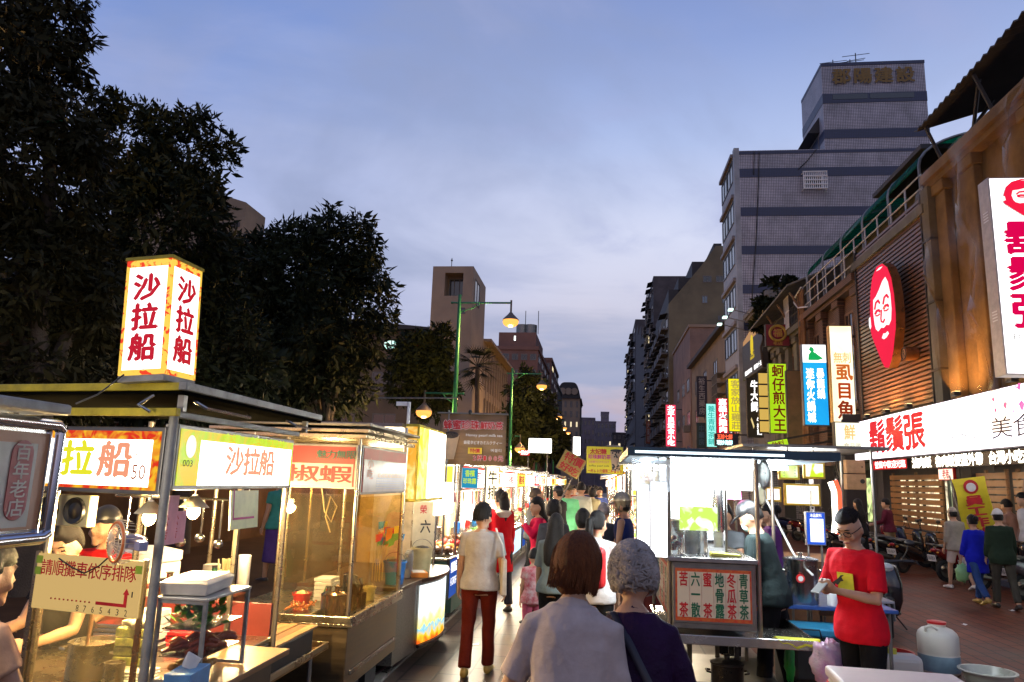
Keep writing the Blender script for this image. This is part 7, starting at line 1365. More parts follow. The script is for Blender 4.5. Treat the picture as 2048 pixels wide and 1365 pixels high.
    limb(bd, [T((0, -.012, 1.42), True), T((0, -.006, 1.50), True), HM @ Vector((0, -.015, -.05))], [.062, .053*fw, .055*fw])
    n0 = len(bd.v); bd.ell((0, 0, 0), (.075, .093, .117), 20, 14, lambda d: (1-.16*max(0, -d.z)**1.5*(1 if d.y > -.2 else .4))*(1+.05*max(0, d.y)*max(0, -d.z)))
    bd.tube([(0, .083, .022), (0, .104, -.012), (0, .1, -.026)], [.009, .014, .008], 8); bd.ell((0, .072, -.088), (.03, .022, .022), 10, 6); bd.ell((0, .084, .042), (.05, .012, .012), 10, 6); bd.ell((0, .085, -.058), (.024, .012, .012), 10, 6)
    for s in (-1, 1): bd.ell((s*.077, -.006, -.012), (.011, .02, .033), 8, 6); bd.ell((s*.037, .072, -.03), (.024, .016, .02), 8, 6)
    bd.xf(HM, n0)
    FG = []
    for s in (-1, 1):
        hp, kn, an, ang = J[s]
        limb(bd, [hp+Vector((0, 0, .04)), mid(hp, kn, .3), mid(hp, kn, .75), kn, mid(kn, an, .3), mid(kn, an, .75), an-Vector((0, 0, .02))], [.088, .083, .062, .053, .055, .040, .036])
        fd = Vector((0, math.cos(R(ang*.6)), math.sin(R(ang*.6)) if ang < 0 else math.sin(R(ang*.3)))); fd.x = s*.12; limb(bd, [an+Vector((0, -.05, -.05)), an+Vector((0, 0, -.045)), an+fd*.09+Vector((0, 0, -.06)), an+fd*.165+Vector((0, 0, -.068))], [.026, .036, .032, .018])
        sh, el, wp = A[s]
        limb(bd, [mid(sh, T((0, 0, 1.40), True), .35), sh, mid(sh, el, .35), mid(sh, el, .85), el, mid(el, wp, .3), mid(el, wp, .85), wp], [.05, .052, .046, .039, .037, .039, .028, .025])
        d = (wp-el).normalized(); pn = RT @ Vector((-s, 0, 0)) if not wrist or not wrist[i] else RT @ Vector((-s*.8, 0, .6)); pn = pn-d*pn.dot(d)
        if pn.length < .2: pn = Vector((0, 0, -1))-d*(-d.z)
        pn.normalize(); lat = d.cross(pn)*s; lat.normalize()   # towards the thumb side
        if lat.dot(RT @ Vector((0, 1, .3))) < 0: lat = -lat
        bd.tube([wp-d*.015, wp+d*.04, wp+d*.088], [(.026, .018), (.041, .017), (.039, .014)], 12, ref=lat)
        for q, (o, ln) in enumerate(((.030, .070), (.010, .080), (-.010, .074), (-.029, .058))):
            st = wp+d*.082+lat*o; c1 = (d+pn*curl*.45).normalized(); c2 = (d+pn*curl*1.3).normalized(); c3 = (d*.6+pn*curl*1.8).normalized(); p1 = st+c1*ln*.45; p2 = p1+c2*ln*.33; bd.tube([st-d*.01, p1, p2, p2+c3*ln*.25], [.0095, .009, .0085, .006], 7)
        st = wp+d*.028+lat*.034; bd.tube([st-lat*.012, st+lat*.016+d*.022, st+lat*.022+d*.05+pn*.014*curl, st+lat*.018+d*.068+pn*.024*curl], [.013, .011, .010, .007], 7)
    mb = solid(bd, min(vox, .009) if vox < .012 else vox, 3 if vox < .012 else 2)
    # ---- scale so that the top of the head / hair lands where the photo has it
    hair_top = (HM @ Vector((0, 0, .128 if hair not in ('helmet', 'cap', 'hat') else .145))).z-low
    top = PY(px, py, Y) if topz is None else Vector((PY(px, py, Y).x, Y, topz)); sc = (top.z-.006)/hair_top
    root = mobj('person', mb, skin); tag(root, label, 'person', group); tip = HM @ Vector((0, 0, .1))
    ct = Matrix.Rotation(rzr, 3, 'Z') @ Vector((tip.x, tip.y, 0))*sc; x = top.x if X is None else X
    root.location = (x-ct.x, Y-ct.y, .006-low*sc); root.rotation_euler = (0, 0, rzr); root.scale = (sc,)*3
    # ---- clothes
    if shirt:
        b = B(); torso(b, hem, 1.455, .018+.004*(fat-1), flare=.024)
        for s in (-1, 1):
            sh, el, wp = A[s]; L = sleeve
            pts = [mid(sh, T((0, 0, 1.38), True), .45), sh+Vector((0, 0, -.002)), mid(sh, el, .5)]; rs = [.075, .066, .062]
            if L <= 1: pts += [mid(sh, el, max(.55, L))]; rs += [.066 if L > .3 else .062]
            else: pts += [el, mid(el, wp, .5), mid(el, wp, min(.97, L-1))]; rs += [.056, .051, .042]
            if L > .1: b.tube(pts, rs, 14)
        if collar: b.tube([T((0, -.012, 1.43), True), T((0, -.006, 1.475), True)], [(.085, .075), (.062, .062)], 16, ref=(1, 0, 0))
        mobj('shirt', solid(b, vox, 3, wr, seed), shirt, root)
    if trousers and not only_upper:
        b = B(); torso(b, .82, .99, .013)
        for s in (-1, 1):
            hp, kn, an, ang = J[s]; e = mid(hp, kn, leg*2) if leg < .5 else mid(kn, an, leg*2-1); P = [hp+Vector((0, 0, .05)), mid(hp, kn, .3)]; q = [.098, .096]
            if leg >= .5: P += [mid(hp, kn, .8), kn, mid(kn, an, .4*(leg*2-1))]; q += [.076, .068, .066]
            P += [e]; q += [.062 if leg >= .5 else .085]; b.tube(P, q, 14)
        mobj('trousers', solid(b, vox, 3, wr*.8, seed+3), trousers, root)
    if skirt:
        b = B(); z0, m, w = skirt; b.tube([T((0, 0, 1.02)), (0, 0, .88), (0, .02, z0)], [(.15, .115), (.19, .14), (w, w*.8)], 20, ref=(1, 0, 0)); mobj('skirt', solid(b, vox, 3, wr*1.5, seed), m, root)
    if shoes and not only_upper:
        for s in (-1, 1):
            hp, kn, an, ang = J[s]; b = B(); fd = Vector((s*.12, math.cos(R(ang*.6)), math.sin(R(ang*.6)) if ang < 0 else math.sin(R(ang*.3)))); b.tube([an+Vector((0, -.075, -.045)), an+Vector((0, -.06, -.04)), an+Vector((0, .01, -.035)), an+fd*.09+Vector((0, 0, -.052)), an+fd*.17+Vector((0, 0, -.06)), an+fd*.195+Vector((0, 0, -.066))], [(.02, .02), (.038, .042), (.044, .05), (.046, .036), (.04, .024), (.02, .014)], 14, ref=(1, 0, 0)); b.obj('shoe', shoes, root, smooth=60)
    # ---- hair
    hb = B(); G = random.Random(seed+11)
    def face_fn(vol, low_z=-.35, rough=.02, fr=20):
        def fn(d):
            az = math.atan2(d.x, d.y); front = d.y > .15 and d.z < .50-.25*abs(d.x); cut = d.z < low_z-(0.25 if d.y < 0 else 0)
            if front or cut: return .84
            return vol+rough*math.sin(fr*az+6*d.z)+rough*.6*math.sin(fr*2.3*az+3)
        return fn
    n0 = 0; nn = (44, 26) if vox < .013 else (26, 16)
    if hair in ('short', 'bob', 'curly', 'long', 'ponytail', 'bun', 'buzz', 'puff'):
        vol = {'short': 1.17, 'bob': 1.26, 'curly': 1.26, 'long': 1.15, 'ponytail': 1.10, 'bun': 1.10, 'buzz': 1.06, 'puff': 1.30}[hair]; ro = {'curly': .07, 'puff': .02}.get(hair, .018)
        if hair == 'curly':
            hb.ell((0, -.01, .02), (.078*1.30, .095*1.26, .117*1.18), *nn, fn=lambda d: .82 if (d.y > .2 and d.z < .5) or d.z < -.6 else 1+.06*math.sin(17*d.x+9*d.z)*math.sin(15*d.y-11*d.z)+.03*math.sin(37*d.x)*math.sin(33*d.z+31*d.y))
        elif hair == 'buzz':
            hb.ell((0, -.004, .012), (.076, .094, .118), *nn, fn=lambda d: .86 if (d.z < .42+.1*d.y) else 1.07+.16*max(0, d.z)*max(0, d.y+.4)+.025*math.sin(40*math.atan2(d.x, d.y)))
        else: hb.ell((0, -.008, .010), (.077, .096, .119 if hair != 'bob' else .104), *nn, fn=face_fn(vol, -.95 if hair in ('bob', 'long', 'puff') else (.0 if hair == 'short' else -.25), ro, 24))
        if hair == 'bob': hb.tube([(0, -.026, .03), (0, -.03, -.02), (0, -.03, -.055), (0, -.026, -.075)], [(.086, .086), (.088, .085), (.074, .066), (.05, .04)], 20, ref=(1, 0, 0))
        if hair == 'puff': hb.tube([(0, -.02, .02), (0, -.03, -.05), (0, -.03, -.10)], [(.10, .10), (.10, .09), (.06, .05)], 20, ref=(1, 0, 0))
        if hair == 'long': hb.tube([(0, -.03, .05), (0, -.05, -.08), (0, -.085, -.22), (0, -.10, -.38), (.01, -.10, -.46)], [(.085, .075), (.095, .068), (.12, .05), (.11, .035), (.05, .015)], 18, ref=(1, 0, 0))
        if hair == 'ponytail': hb.tube([(0, -.09, .05), (0, -.135, .04), (0, -.14, -.08), (0, -.12, -.24), (0, -.11, -.34)], [.03, .036, .042, .032, .01], 12)
        if hair == 'bun': hb.ell((0, -.115, .055), (.05, .045, .05), 14, 9, lambda d: 1+.06*math.sin(14*d.x+9*d.z))
        if strands: strand(hb, hair, strands, G)
        hb.xf(HM); hb.obj('hair', hairm, root, smooth=70)
    elif hair in ('cap', 'helmet', 'hat'):
        hb.ell((0, -.008, .004), (.076, .095, .112), 20, 12, face_fn(1.06, -.3)); hb.xf(HM); hb.obj('hair', HAIRK, root, smooth=70)
        b = B(); V = 1.10 if hair != 'helmet' else 1.34
        b.ell((0, -.006, .022), (.077*V, .097*V, .115*V*.98), 24, 14, lambda d: 1 if d.z > .06 else .80)
        if hair == 'helmet': b.tube([(0, .06, .045), (0, .135, .035), (0, .165, .022)], [(.085, .014), (.07, .008), (.04, .004)], 16, ref=(1, 0, 0))
        else: b.tube([(0, .05, .055), (0, .13, .045), (0, .165, .032)], [(.07, .010), (.062, .006), (.03, .003)], 14, ref=(1, 0, 0))
        if hair == 'hat': b.lathe([(.13, .03), (.132, .04), (.08, .05), (.08, .042)], (0, -.006, 0), 22)
        b.xf(HM); b.obj('helmet' if hair == 'helmet' else 'cap', hairm, root, smooth=60)
        if hair == 'helmet': b = B(); b.tube([(.08, .01, .0), (.06, .05, -.1), (0, .06, -.125), (-.06, .05, -.1), (-.08, .01, 0)], .006, 6); b.xf(HM); b.obj('chin_strap', BLACK, root)
    if face:
        for s in (-1, 1):
            b = B(); b.ell((s*.031, .0835, .014), (.014, .008, .006), 10, 6); b.xf(HM); b.obj('eye', M('dark eye', (.02, .012, .01), .2), root, smooth=90)
            b = B(); b.tube([(s*.014, .095, .036), (s*.03, .096, .042), (s*.048, .086, .037)], [.003, .004, .002], 6); b.xf(HM); b.obj('eyebrow', HAIRK, root)
        b = B(); b.ell((0, .0935, -.057), (.024, .006, .0065), 12, 6); b.xf(HM); b.obj('mouth', M('lips', (.33, .11, .09), .5), root, smooth=90)
    if feat: feat(root, HM, T, A, J)
    return root, HM, T, A
GRP = 'people walking in the market aisle'
# -- the two women in the foreground
def quilt(root, HM, T, A, J):
    b = B(); pts = [T((.13, -.02, 1.46)), T((.10, -.10, 1.42)), T((.02, -.145, 1.3)), T((-.08, -.155, 1.15)), T((-.17, -.12, 1.0))]; pts = [T((-.11, .02, 1.45)), T((-.085, -.085, 1.445)), T((-.01, -.155, 1.32)), T((.08, -.165, 1.16)), T((.17, -.12, .98))]; b.tube(pts, [(.018, .006)]*5, 8, ref=(1, 0, 0)); b.obj('bag_strap', M('black strap', (.012, .01, .02), .5), root, smooth=60)
PURP = M('quilted purple jacket', (.020, .003, .030), .7, 0, .35, 6, .8, 16, .2)
person('woman with auburn bobbed hair and a lilac short sleeved shirt, seen from behind', 1163, 1069, 3.3, -6, cloth('lilac cotton shirt', (.46, .38, .345)), cloth('grey trousers', (.1, .1, .1)), hair='bob', hairm=HAIRB, sleeve=.82, hem=.80, female=True, lean=9, side=2, head=(-14, 4, 5), arms=((14, 22, 22, -.1), (8, 10, 14)), vox=.009, wr=.0075, fat=1.04, sl=.045, seed=1, strands=520)
person('short grey haired elderly woman in a dark purple jacket with a strap, seen from behind', 1262, 1098, 3.55, -4, PURP, cloth('black trousers', (.009, .009, .010)), hair='curly', hairm=HAIRG, sleeve=1.95, hem=.74, female=True, lean=12, head=(18, 8, -3), arms=((10, 16, 20), (14, 20, 24)), vox=.009, wr=.008, fat=1.12, sl=.04, seed=2, strands=1000, feat=quilt)
# -- man in the grey T shirt
r, HM, T, A = person('man in grey T-shirt and red brown trousers walking away along the aisle', 968, 1008, 7.9, 2, cloth('grey T shirt', (.42, .41, .39)), cloth('red brown trousers', (.10, .012, .006)), SHOEY, sleeve=.72, hem=.86, lean=3, head=(-28, 3, 0), arms=((4, 9, 8), (0, 12, 10)), legs=((-9, 10), (7, 2)), vox=.010, wr=.007, fat=1.05, strands=330, seed=3, leg=.99)
p = r.matrix_basis @ A[1][1]; t = thing('tote_bag', 'flat white tote bag hanging at the right hip of the man in the grey T-shirt', 'bag', (p.x+.015, p.y-.03, .80), R(14)); b = B(); b.hexa([(-.03, -.13, 0), (.03, -.13, 0), (.03, .13, 0), (-.03, .13, 0)], [(-.02, -.14, .36), (.02, -.14, .36), (.02, .14, .36), (-.02, .14, .36)]); b.obj('bag_body', cloth('white canvas', (.66, .62, .52)), t, bevel=.012); b = B()
q = r.matrix_basis @ T((.15, 0, 1.475)); q = Matrix.Rotation(-R(14), 3, 'Z') @ (q-t.location)
for s in (-.1, .1): b.tube([(0, s, .355), (-.02, s*.8, .5), (q.x+.02, s*.5+q.y*.4, q.z-.05), (q.x, q.y+s*.3, q.z+.02)], [(.012, .004)]*4, 6)
b.obj('strap', cloth('white canvas'), t); b = B(); b.box(.031, -.02, .06, .0335, .0, .30); b.box(.031, .03, .1, .0335, .045, .26); b.obj('print', BLACK, t)
# -- man in the red T shirt with phone
def glasses(root, HM, T, A, J):
    b = B()
    for s in (-1, 1):
        c = (s*.034, .106, .014); b.tube([(c[0]+.026*math.cos(a), c[1]-.01*abs(math.cos(a))*0, c[2]+.018*math.sin(a)) for a in [i*math.pi/8 for i in range(17)]], .0028, 5); b.tube([(s*.06, .104, .018), (s*.08, .05, .018), (s*.081, -.01, .012)], .0028, 5)
    b.tube([(-.01, .106, .018), (.01, .106, .018)], .0028, 5); b.xf(HM); b.obj('glasses', M('dark glasses frame', (.03, .025, .02), .3, .5), root)
    b = B(); b.box(-.15, 0, 0, -.01, .004, .115); o = b.obj('chest_print', M('lime yellow print', (.66, .62, .02), .6), root); o.location = T((.05, .152, 1.19)); o.rotation_euler = (-R(4), 0, 0)
    b = B(); b.prism([(-.02, .02), (-.05, .05), (-.075, .055), (-.06, .08), (-.085, .10), (-.055, .095), (-.03, .07), (.01, .045), (.03, .03), (.015, .0), (.0, .03)], .0045, .0065, 'Y'); o = b.obj('animal_print', BLACK, root); o.location = T((.06, .152, 1.19)); o.rotation_euler = (-R(4), 0, 0)
W_ = [((-.235, .085, 1.13), (-.065, .275, 1.195)), ((.225, .085, 1.14), (.055, .265, 1.205))]
r, HM, T, A = person('man with glasses in a red T-shirt looking down at a phone', 1690, 1024, 6.1, 122, cloth('bright red T shirt', (.62, .008, .02), .45), cloth('black trousers'), hair='buzz', sleeve=.80, hem=.80, lean=5, head=(12, 24, 0), wrist=W_, legs=((3, 2), (-3, 2)), vox=.009, wr=.007, fat=1.05, face=True, feat=glasses, strands=260, seed=4, curl=1.0)
p = r.matrix_basis @ T((.0, .375, 1.235), True); t = thing('phone', 'pale smartphone held in both hands by the man in red', 'phone', p, 0, None, (R(-38), 0, R(122))); b = B(); b.box(-.04, -.078, -.004, .04, .078, .004); b.obj('phone_body', M('pale phone back', (.5, .48, .44), .3, .3), t, bevel=.003); b = B(); b.box(-.036, -.07, .0042, .036, .07, .0052); b.obj('screen', E('phone screen', (.55, .6, .62), .6), t)
# -- aisle, nearer group
person('woman with long black tied hair in a red hooded coat, at the left stalls', 1001, 980, 11.6, 30, cloth('bright red coat', (.55, .008, .015)), cloth('dark trousers', (.03, .03, .04)), hair='bun', sleeve=1.9, hem=.56, female=True, head=(10, 0, 0), vox=.016, fat=1.15, group=GRP, seed=5, feat=lambda root, HM, T, A, J: (lambda b: (b.tube([T((0, -.09, 1.44)), T((0, -.14, 1.40)), T((0, -.13, 1.34))], [(.12, .04), (.13, .05), (.07, .03)], 14, ref=(1, 0, 0)), b.obj('hood', cloth('cream hood lining', (.6, .52, .4)), root, smooth=60), B().tube([HM @ Vector((0, -.08, .02)), HM @ Vector((0, -.12, -.1)), HM @ Vector((0, -.13, -.3))], [(.085, .05), (.09, .04), (.02, .015)], 12, ref=(1, 0, 0)).obj('hair', HAIRK, root, smooth=60)))(B()))
person('woman in a red jacket lifting both hands to her face', 1073, 996, 10.8, 100, cloth('crimson jacket', (.60, .01, .06)), cloth('black trousers'), hair='long', sleeve=1.9, hem=.60, female=True, wrist=[((-.25, .12, 1.22), (-.10, .23, 1.40)), ((.24, .12, 1.22), (.09, .23, 1.40))], vox=.016, fat=1.1, group=GRP, seed=6, head=(25, 4, 0))
person('woman with very long dark hair and a grey teal top amid the aisle', 1113, 1029, 8.3, -6, cloth('grey teal top', (.16, .21, .21)), cloth('black trousers'), hair='long', sleeve=.95, hem=.85, female=True, vox=.014, group=GRP, seed=7)
person('person with wavy brown black hair behind the long haired woman', 1108, 1003, 10.2, 10, cloth('dark grey top', (.06, .06, .065)), cloth('black trousers'), hair='curly', sleeve=1.9, female=True, vox=.018, group=GRP, seed=8)
person('child in a white and red top beside the long haired woman', 1068, 1098, 8.9, 15, cloth('white and red child top', (.6, .5, .48), col2=(.5, .02, .05), sc=9), cloth('pink trousers', (.5, .1, .18)), hair='short', female=True, vox=.014, group=GRP, seed=9, fat=1.1)
person('woman with shoulder length black hair in a black top', 1166, 1018, 9.4, 5, cloth('black top', (.015, .014, .016)), cloth('black trousers'), hair='bob', sleeve=1.9, female=True, vox=.016, group=GRP, seed=10)
r, HM, T, A = person('girl with a ponytail in a white top carrying a red backpack', 1196, 1023, 7.6, -14, cloth('white top', (.62, .6, .58)), cloth('black trousers'), hair='ponytail', sleeve=.7, female=True, vox=.014, group=GRP, seed=11, head=(-20, 0, 0))
p = r.matrix_basis @ T((0, -.17, 1.0)); t = thing('backpack', 'red and black backpack on the ponytailed girl', 'backpack', p, R(-14)); b = B(); b.box(-.14, -.10, 0, .14, .045, .38); b.obj('bag_body', M('red nylon', (.5, .012, .015), .5), t, bevel=.05, seg=3); b = B(); b.box(-.1, -.135, .04, .1, -.101, .2); b.box(-.02, -.14, .22, .02, -.1, .36); b.obj('pocket', BLACK, t, bevel=.015)
person('grey haired man in dark clothes right of the aisle', 1208, 1008, 11.2, -10, cloth('dark navy shirt', (.03, .035, .05)), cloth('black trousers'), hair='short', hairm=HAIRG, vox=.018, group=GRP, seed=12)
person('man in a bronze helmet and navy tank top turning to the left', 1243, 988, 10.4, 75, cloth('navy tank top', (.012, .02, .09)), cloth('navy shorts', (.02, .025, .06)), skin=SKIN2, hair='helmet', hairm=M('bronze helmet shell', (.42, .33, .2), .25, .6, .2, 4), sleeve=.0, hem=.8, leg=.45, vox=.014, group=GRP, seed=13, collar=False, arms=((10, 8, 60), (15, 8, 70)))
person('man in a mint green shirt walking towards the camera', 1136, 967, 17.0, 178, cloth('mint green shirt', (.16, .55, .27)), cloth('khaki shorts', (.34, .25, .13)), hair='hat', hairm=cloth('olive cap', (.16, .13, .07)), sleeve=1.8, hem=.78, leg=.5, vox=.02, group=GRP, seed=14, face=True, fat=1.1)
person('man in a pale grey jacket walking away beside the man in mint green', 1163, 966, 18.4, -8, cloth('pale grey jacket', (.36, .35, .30)), cloth('black trousers'), hair='short', sleeve=1.9, hem=.8, vox=.02, group=GRP, seed=15, fat=1.15)
person('man in a black cap in front of the left stalls', 1116, 971, 16.2, 60, cloth('black top'), cloth('black trousers'), hair='cap', hairm=BLACK, vox=.02, group=GRP, seed=16)
person('person with brown hair in a dark vest by the left stall lights', 1073, 978, 14.2, -70, cloth('dark grey top'), cloth('black trousers'), hair='short', vox=.02, group=GRP, seed=17, hairm=M('brown hair', (.05, .03, .015), .5))
person('woman in an olive jacket further along the aisle on the right', 1185, 975, 20.5, -5, cloth('olive jacket', (.16, .13, .07)), cloth('black trousers'), hair='bob', vox=.022, female=True, group=GRP, seed=18)
g = random.Random(21); cc = [('charcoal', (.04, .04, .045)), ('rust red', (.35, .05, .03)), ('pale grey', (.4, .4, .4)), ('navy', (.02, .03, .1)), ('tan', (.35, .25, .15)), ('black', (.015, .015, .017)), ('white', (.6, .6, .58)), ('wine red', (.2, .02, .04))]
spots = [(1128, 971, 23), (1148, 972, 25), (1152, 969, 29), (1172, 971, 24), (1180, 972, 31), (1192, 972, 27), (1141, 972, 34), (1160, 971, 37), (1174, 971, 41), (1187, 971, 45), (1122, 974, 30), (1200, 975, 23)]
wh = ['nearest the left stalls in the far crowd', 'just behind the man in mint green', 'over the shoulder of the man in mint green', 'right behind the grey jacket', 'in the far crowd between grey and olive jackets', 'right of the olive jacket in the far crowd', 'deep in the far crowd toward the left', 'deep in the far crowd at its middle', 'deep in the far crowd right of its middle', 'farthest visible in the crowd', 'at the left fringe of the far crowd', 'right fringe of the far crowd']
for i, (px, py, Y) in enumerate(spots):
    cn, c = cc[i % 8]; person('person in a %s top, %s' % (cn, wh[i]), px, py, Y, g.choice((0, 5, -10, 180)), cloth(cn+' far top', c), cloth('black trousers'), hair=g.choice(('short', 'bob', 'short')), sleeve=1.8, vox=.03, wr=0, group='far crowd in the aisle', seed=30+i, female=i % 2 == 0)
# -- vendors
VG = 'stall keepers'
person('tea stall keeper in a grey T-shirt behind the cup tube', 1446, 1008, 8.75, 150, cloth('slate T shirt', (.12, .13, .14)), cloth('black trousers'), SHOEK, SKIN2, hair='short', vox=.016, group=VG, seed=50, arms=((30, 10, 60), (30, 10, 60)))
person('tea stall keeper in a black cap, mask and dark polo shirt bending to the left', 1486, 1004, 7.5, 72, cloth('dark green black polo', (.02, .03, .03)), cloth('black trousers'), hair='cap', hairm=BLACK, sleeve=.85, vox=.013, group=VG, seed=51, lean=14, head=(0, 20, 0), arms=((25, 8, 50), (10, 14, 30)), fat=1.08, feat=lambda root, HM, T, A, J: B().ell((0, .085, -.05), (.052, .026, .042), 14, 8).xf(HM).obj('face_mask', M('pale green mask', (.5, .68, .6), .7), root, smooth=90))
person('woman in a purple top behind the blue storage box', 1535, 1008, 10.4, 80, cloth('purple top', (.12, .03, .16)), cloth('black trousers'), hair='bun', female=True, vox=.018, group=VG, seed=52, sleeve=.7)
person('front left stall keeper with black hair and dark clothes', 128, 1052, 4.05, 165, cloth('black top'), cloth('black trousers'), hair='short', vox=.013, group=VG, seed=53, lean=10, head=(25, 12, 0), arms=((30, 10, 60, .2), (30, 10, 60, .2)), face=True)
person('stall keeper in a red apron behind the front left stall', 215, 1010, 4.75, 170, cloth('red apron cloth', (.5, .01, .01)), cloth('black trousers'), hair='cap', hairm=BLACK, vox=.014, group=VG, seed=54, arms=((20, 10, 50), (20, 10, 50)), sleeve=1.5)
person('customer in a peach shirt cut off at the left edge', -12, 1085, 2.72, -20, cloth('peach shirt', (.62, .36, .22)), cloth('dark trousers', (.03, .03, .04)), hair='short', vox=.012, group=None, seed=55, arms=((30, 10, 40), (30, 10, 50)), lean=6)
person('passer-by in a teal top and long purple skirt behind the left stalls', 560, 946, 13.2, 60, cloth('teal top', (.05, .25, .2)), None, SHOEK, hair='bob', female=True, vox=.018, seed=56, skirt=(.32, cloth('purple skirt', (.09, .05, .2)), .2))
# -- people on the road to the right
RG = 'people on the road by the parked scooters'
person('man in a beige cap, beige shirt and white shorts walking away', 1903, 1014, 17.2, 14, cloth('beige shirt', (.34, .29, .22)), cloth('white shorts', (.62, .5, .42)), SHOEW, hair='cap', hairm=cloth('beige cap', (.42, .36, .27)), sleeve=1.4, leg=.42, hem=.82, vox=.016, group=RG, seed=60, fat=1.12, legs=((14, 8), (-12, 18)))
r, HM, T, A = person('woman in a cobalt blue top and jeans carrying a green plastic bag', 1942, 1030, 15.0, 10, cloth('cobalt blue top', (.012, .018, .42)), cloth('blue jeans', (.03, .07, .2)), SHOEY, hair='bun', sleeve=1.7, hem=.62, female=True, vox=.015, group=RG, seed=61, fat=1.15, legs=((-16, 22), (16, 6)), arms=((8, 14, 10), (0, 10, 10)))
p = r.matrix_basis @ (A[-1][2]+Vector((0, 0, -.12))); t = thing('plastic_bag', 'pale green plastic bag in the hand of the woman in cobalt blue', 'bag', p); b = B(); b.ell((0, 0, -.15), (.12, .08, .17), 14, 10, lambda d: 1+.12*math.sin(8*d.x+7*d.z)); b.tube([(-.05, 0, -.02), (-.01, 0, .07), (.05, 0, -.02)], .008, 6); b.obj('bag_body', M('pale green film', (.25, .5, .22), .4, trans=.2), t, smooth=120)
person('man in a white cap and dark green jacket walking away at the right edge', 1993, 1017, 14.6, -6, cloth('dark green jacket', (.02, .035, .02)), cloth('olive brown trousers', (.06, .055, .04)), SHOEK, hair='cap', hairm=cloth('white cap', (.6, .58, .55)), sleeve=1.9, hem=.78, vox=.015, group=RG, seed=62, fat=1.15, legs=((10, 4), (-10, 14)))
person('person in a peach top beyond the man in the white cap', 2010, 1000, 18.2, 30, cloth('peach top', (.5, .27, .16)), cloth('dark trousers'), hair='short', vox=.02, group=RG, seed=63, lean=10)
person('person in a white blouse among scooters at the far right', 2043, 986, 17.6, 90, cloth('white blouse', (.6, .6, .6)), cloth('dark trousers'), hair='bob', female=True, vox=.02, group=RG, seed=64)
person('man in a wine red sweater and beige trousers standing by the scooters', 1770, 998, 22.2, 60, cloth('wine red sweater', (.13, .02, .035)), cloth('beige trousers', (.42, .32, .17)), hair='short', sleeve=1.9, hem=.86, vox=.018, group=RG, seed=65, arms=((25, 8, 50, .2), (25, 8, 50, .2)), fat=1.12)
person('woman in a black jacket with long hair by the pillar', 1714, 999, 20.5, 40, cloth('black jacket', (.014, .013, .014)), cloth('black trousers'), hair='long', sleeve=1.9, female=True, vox=.018, group=RG, seed=66, fat=1.1)
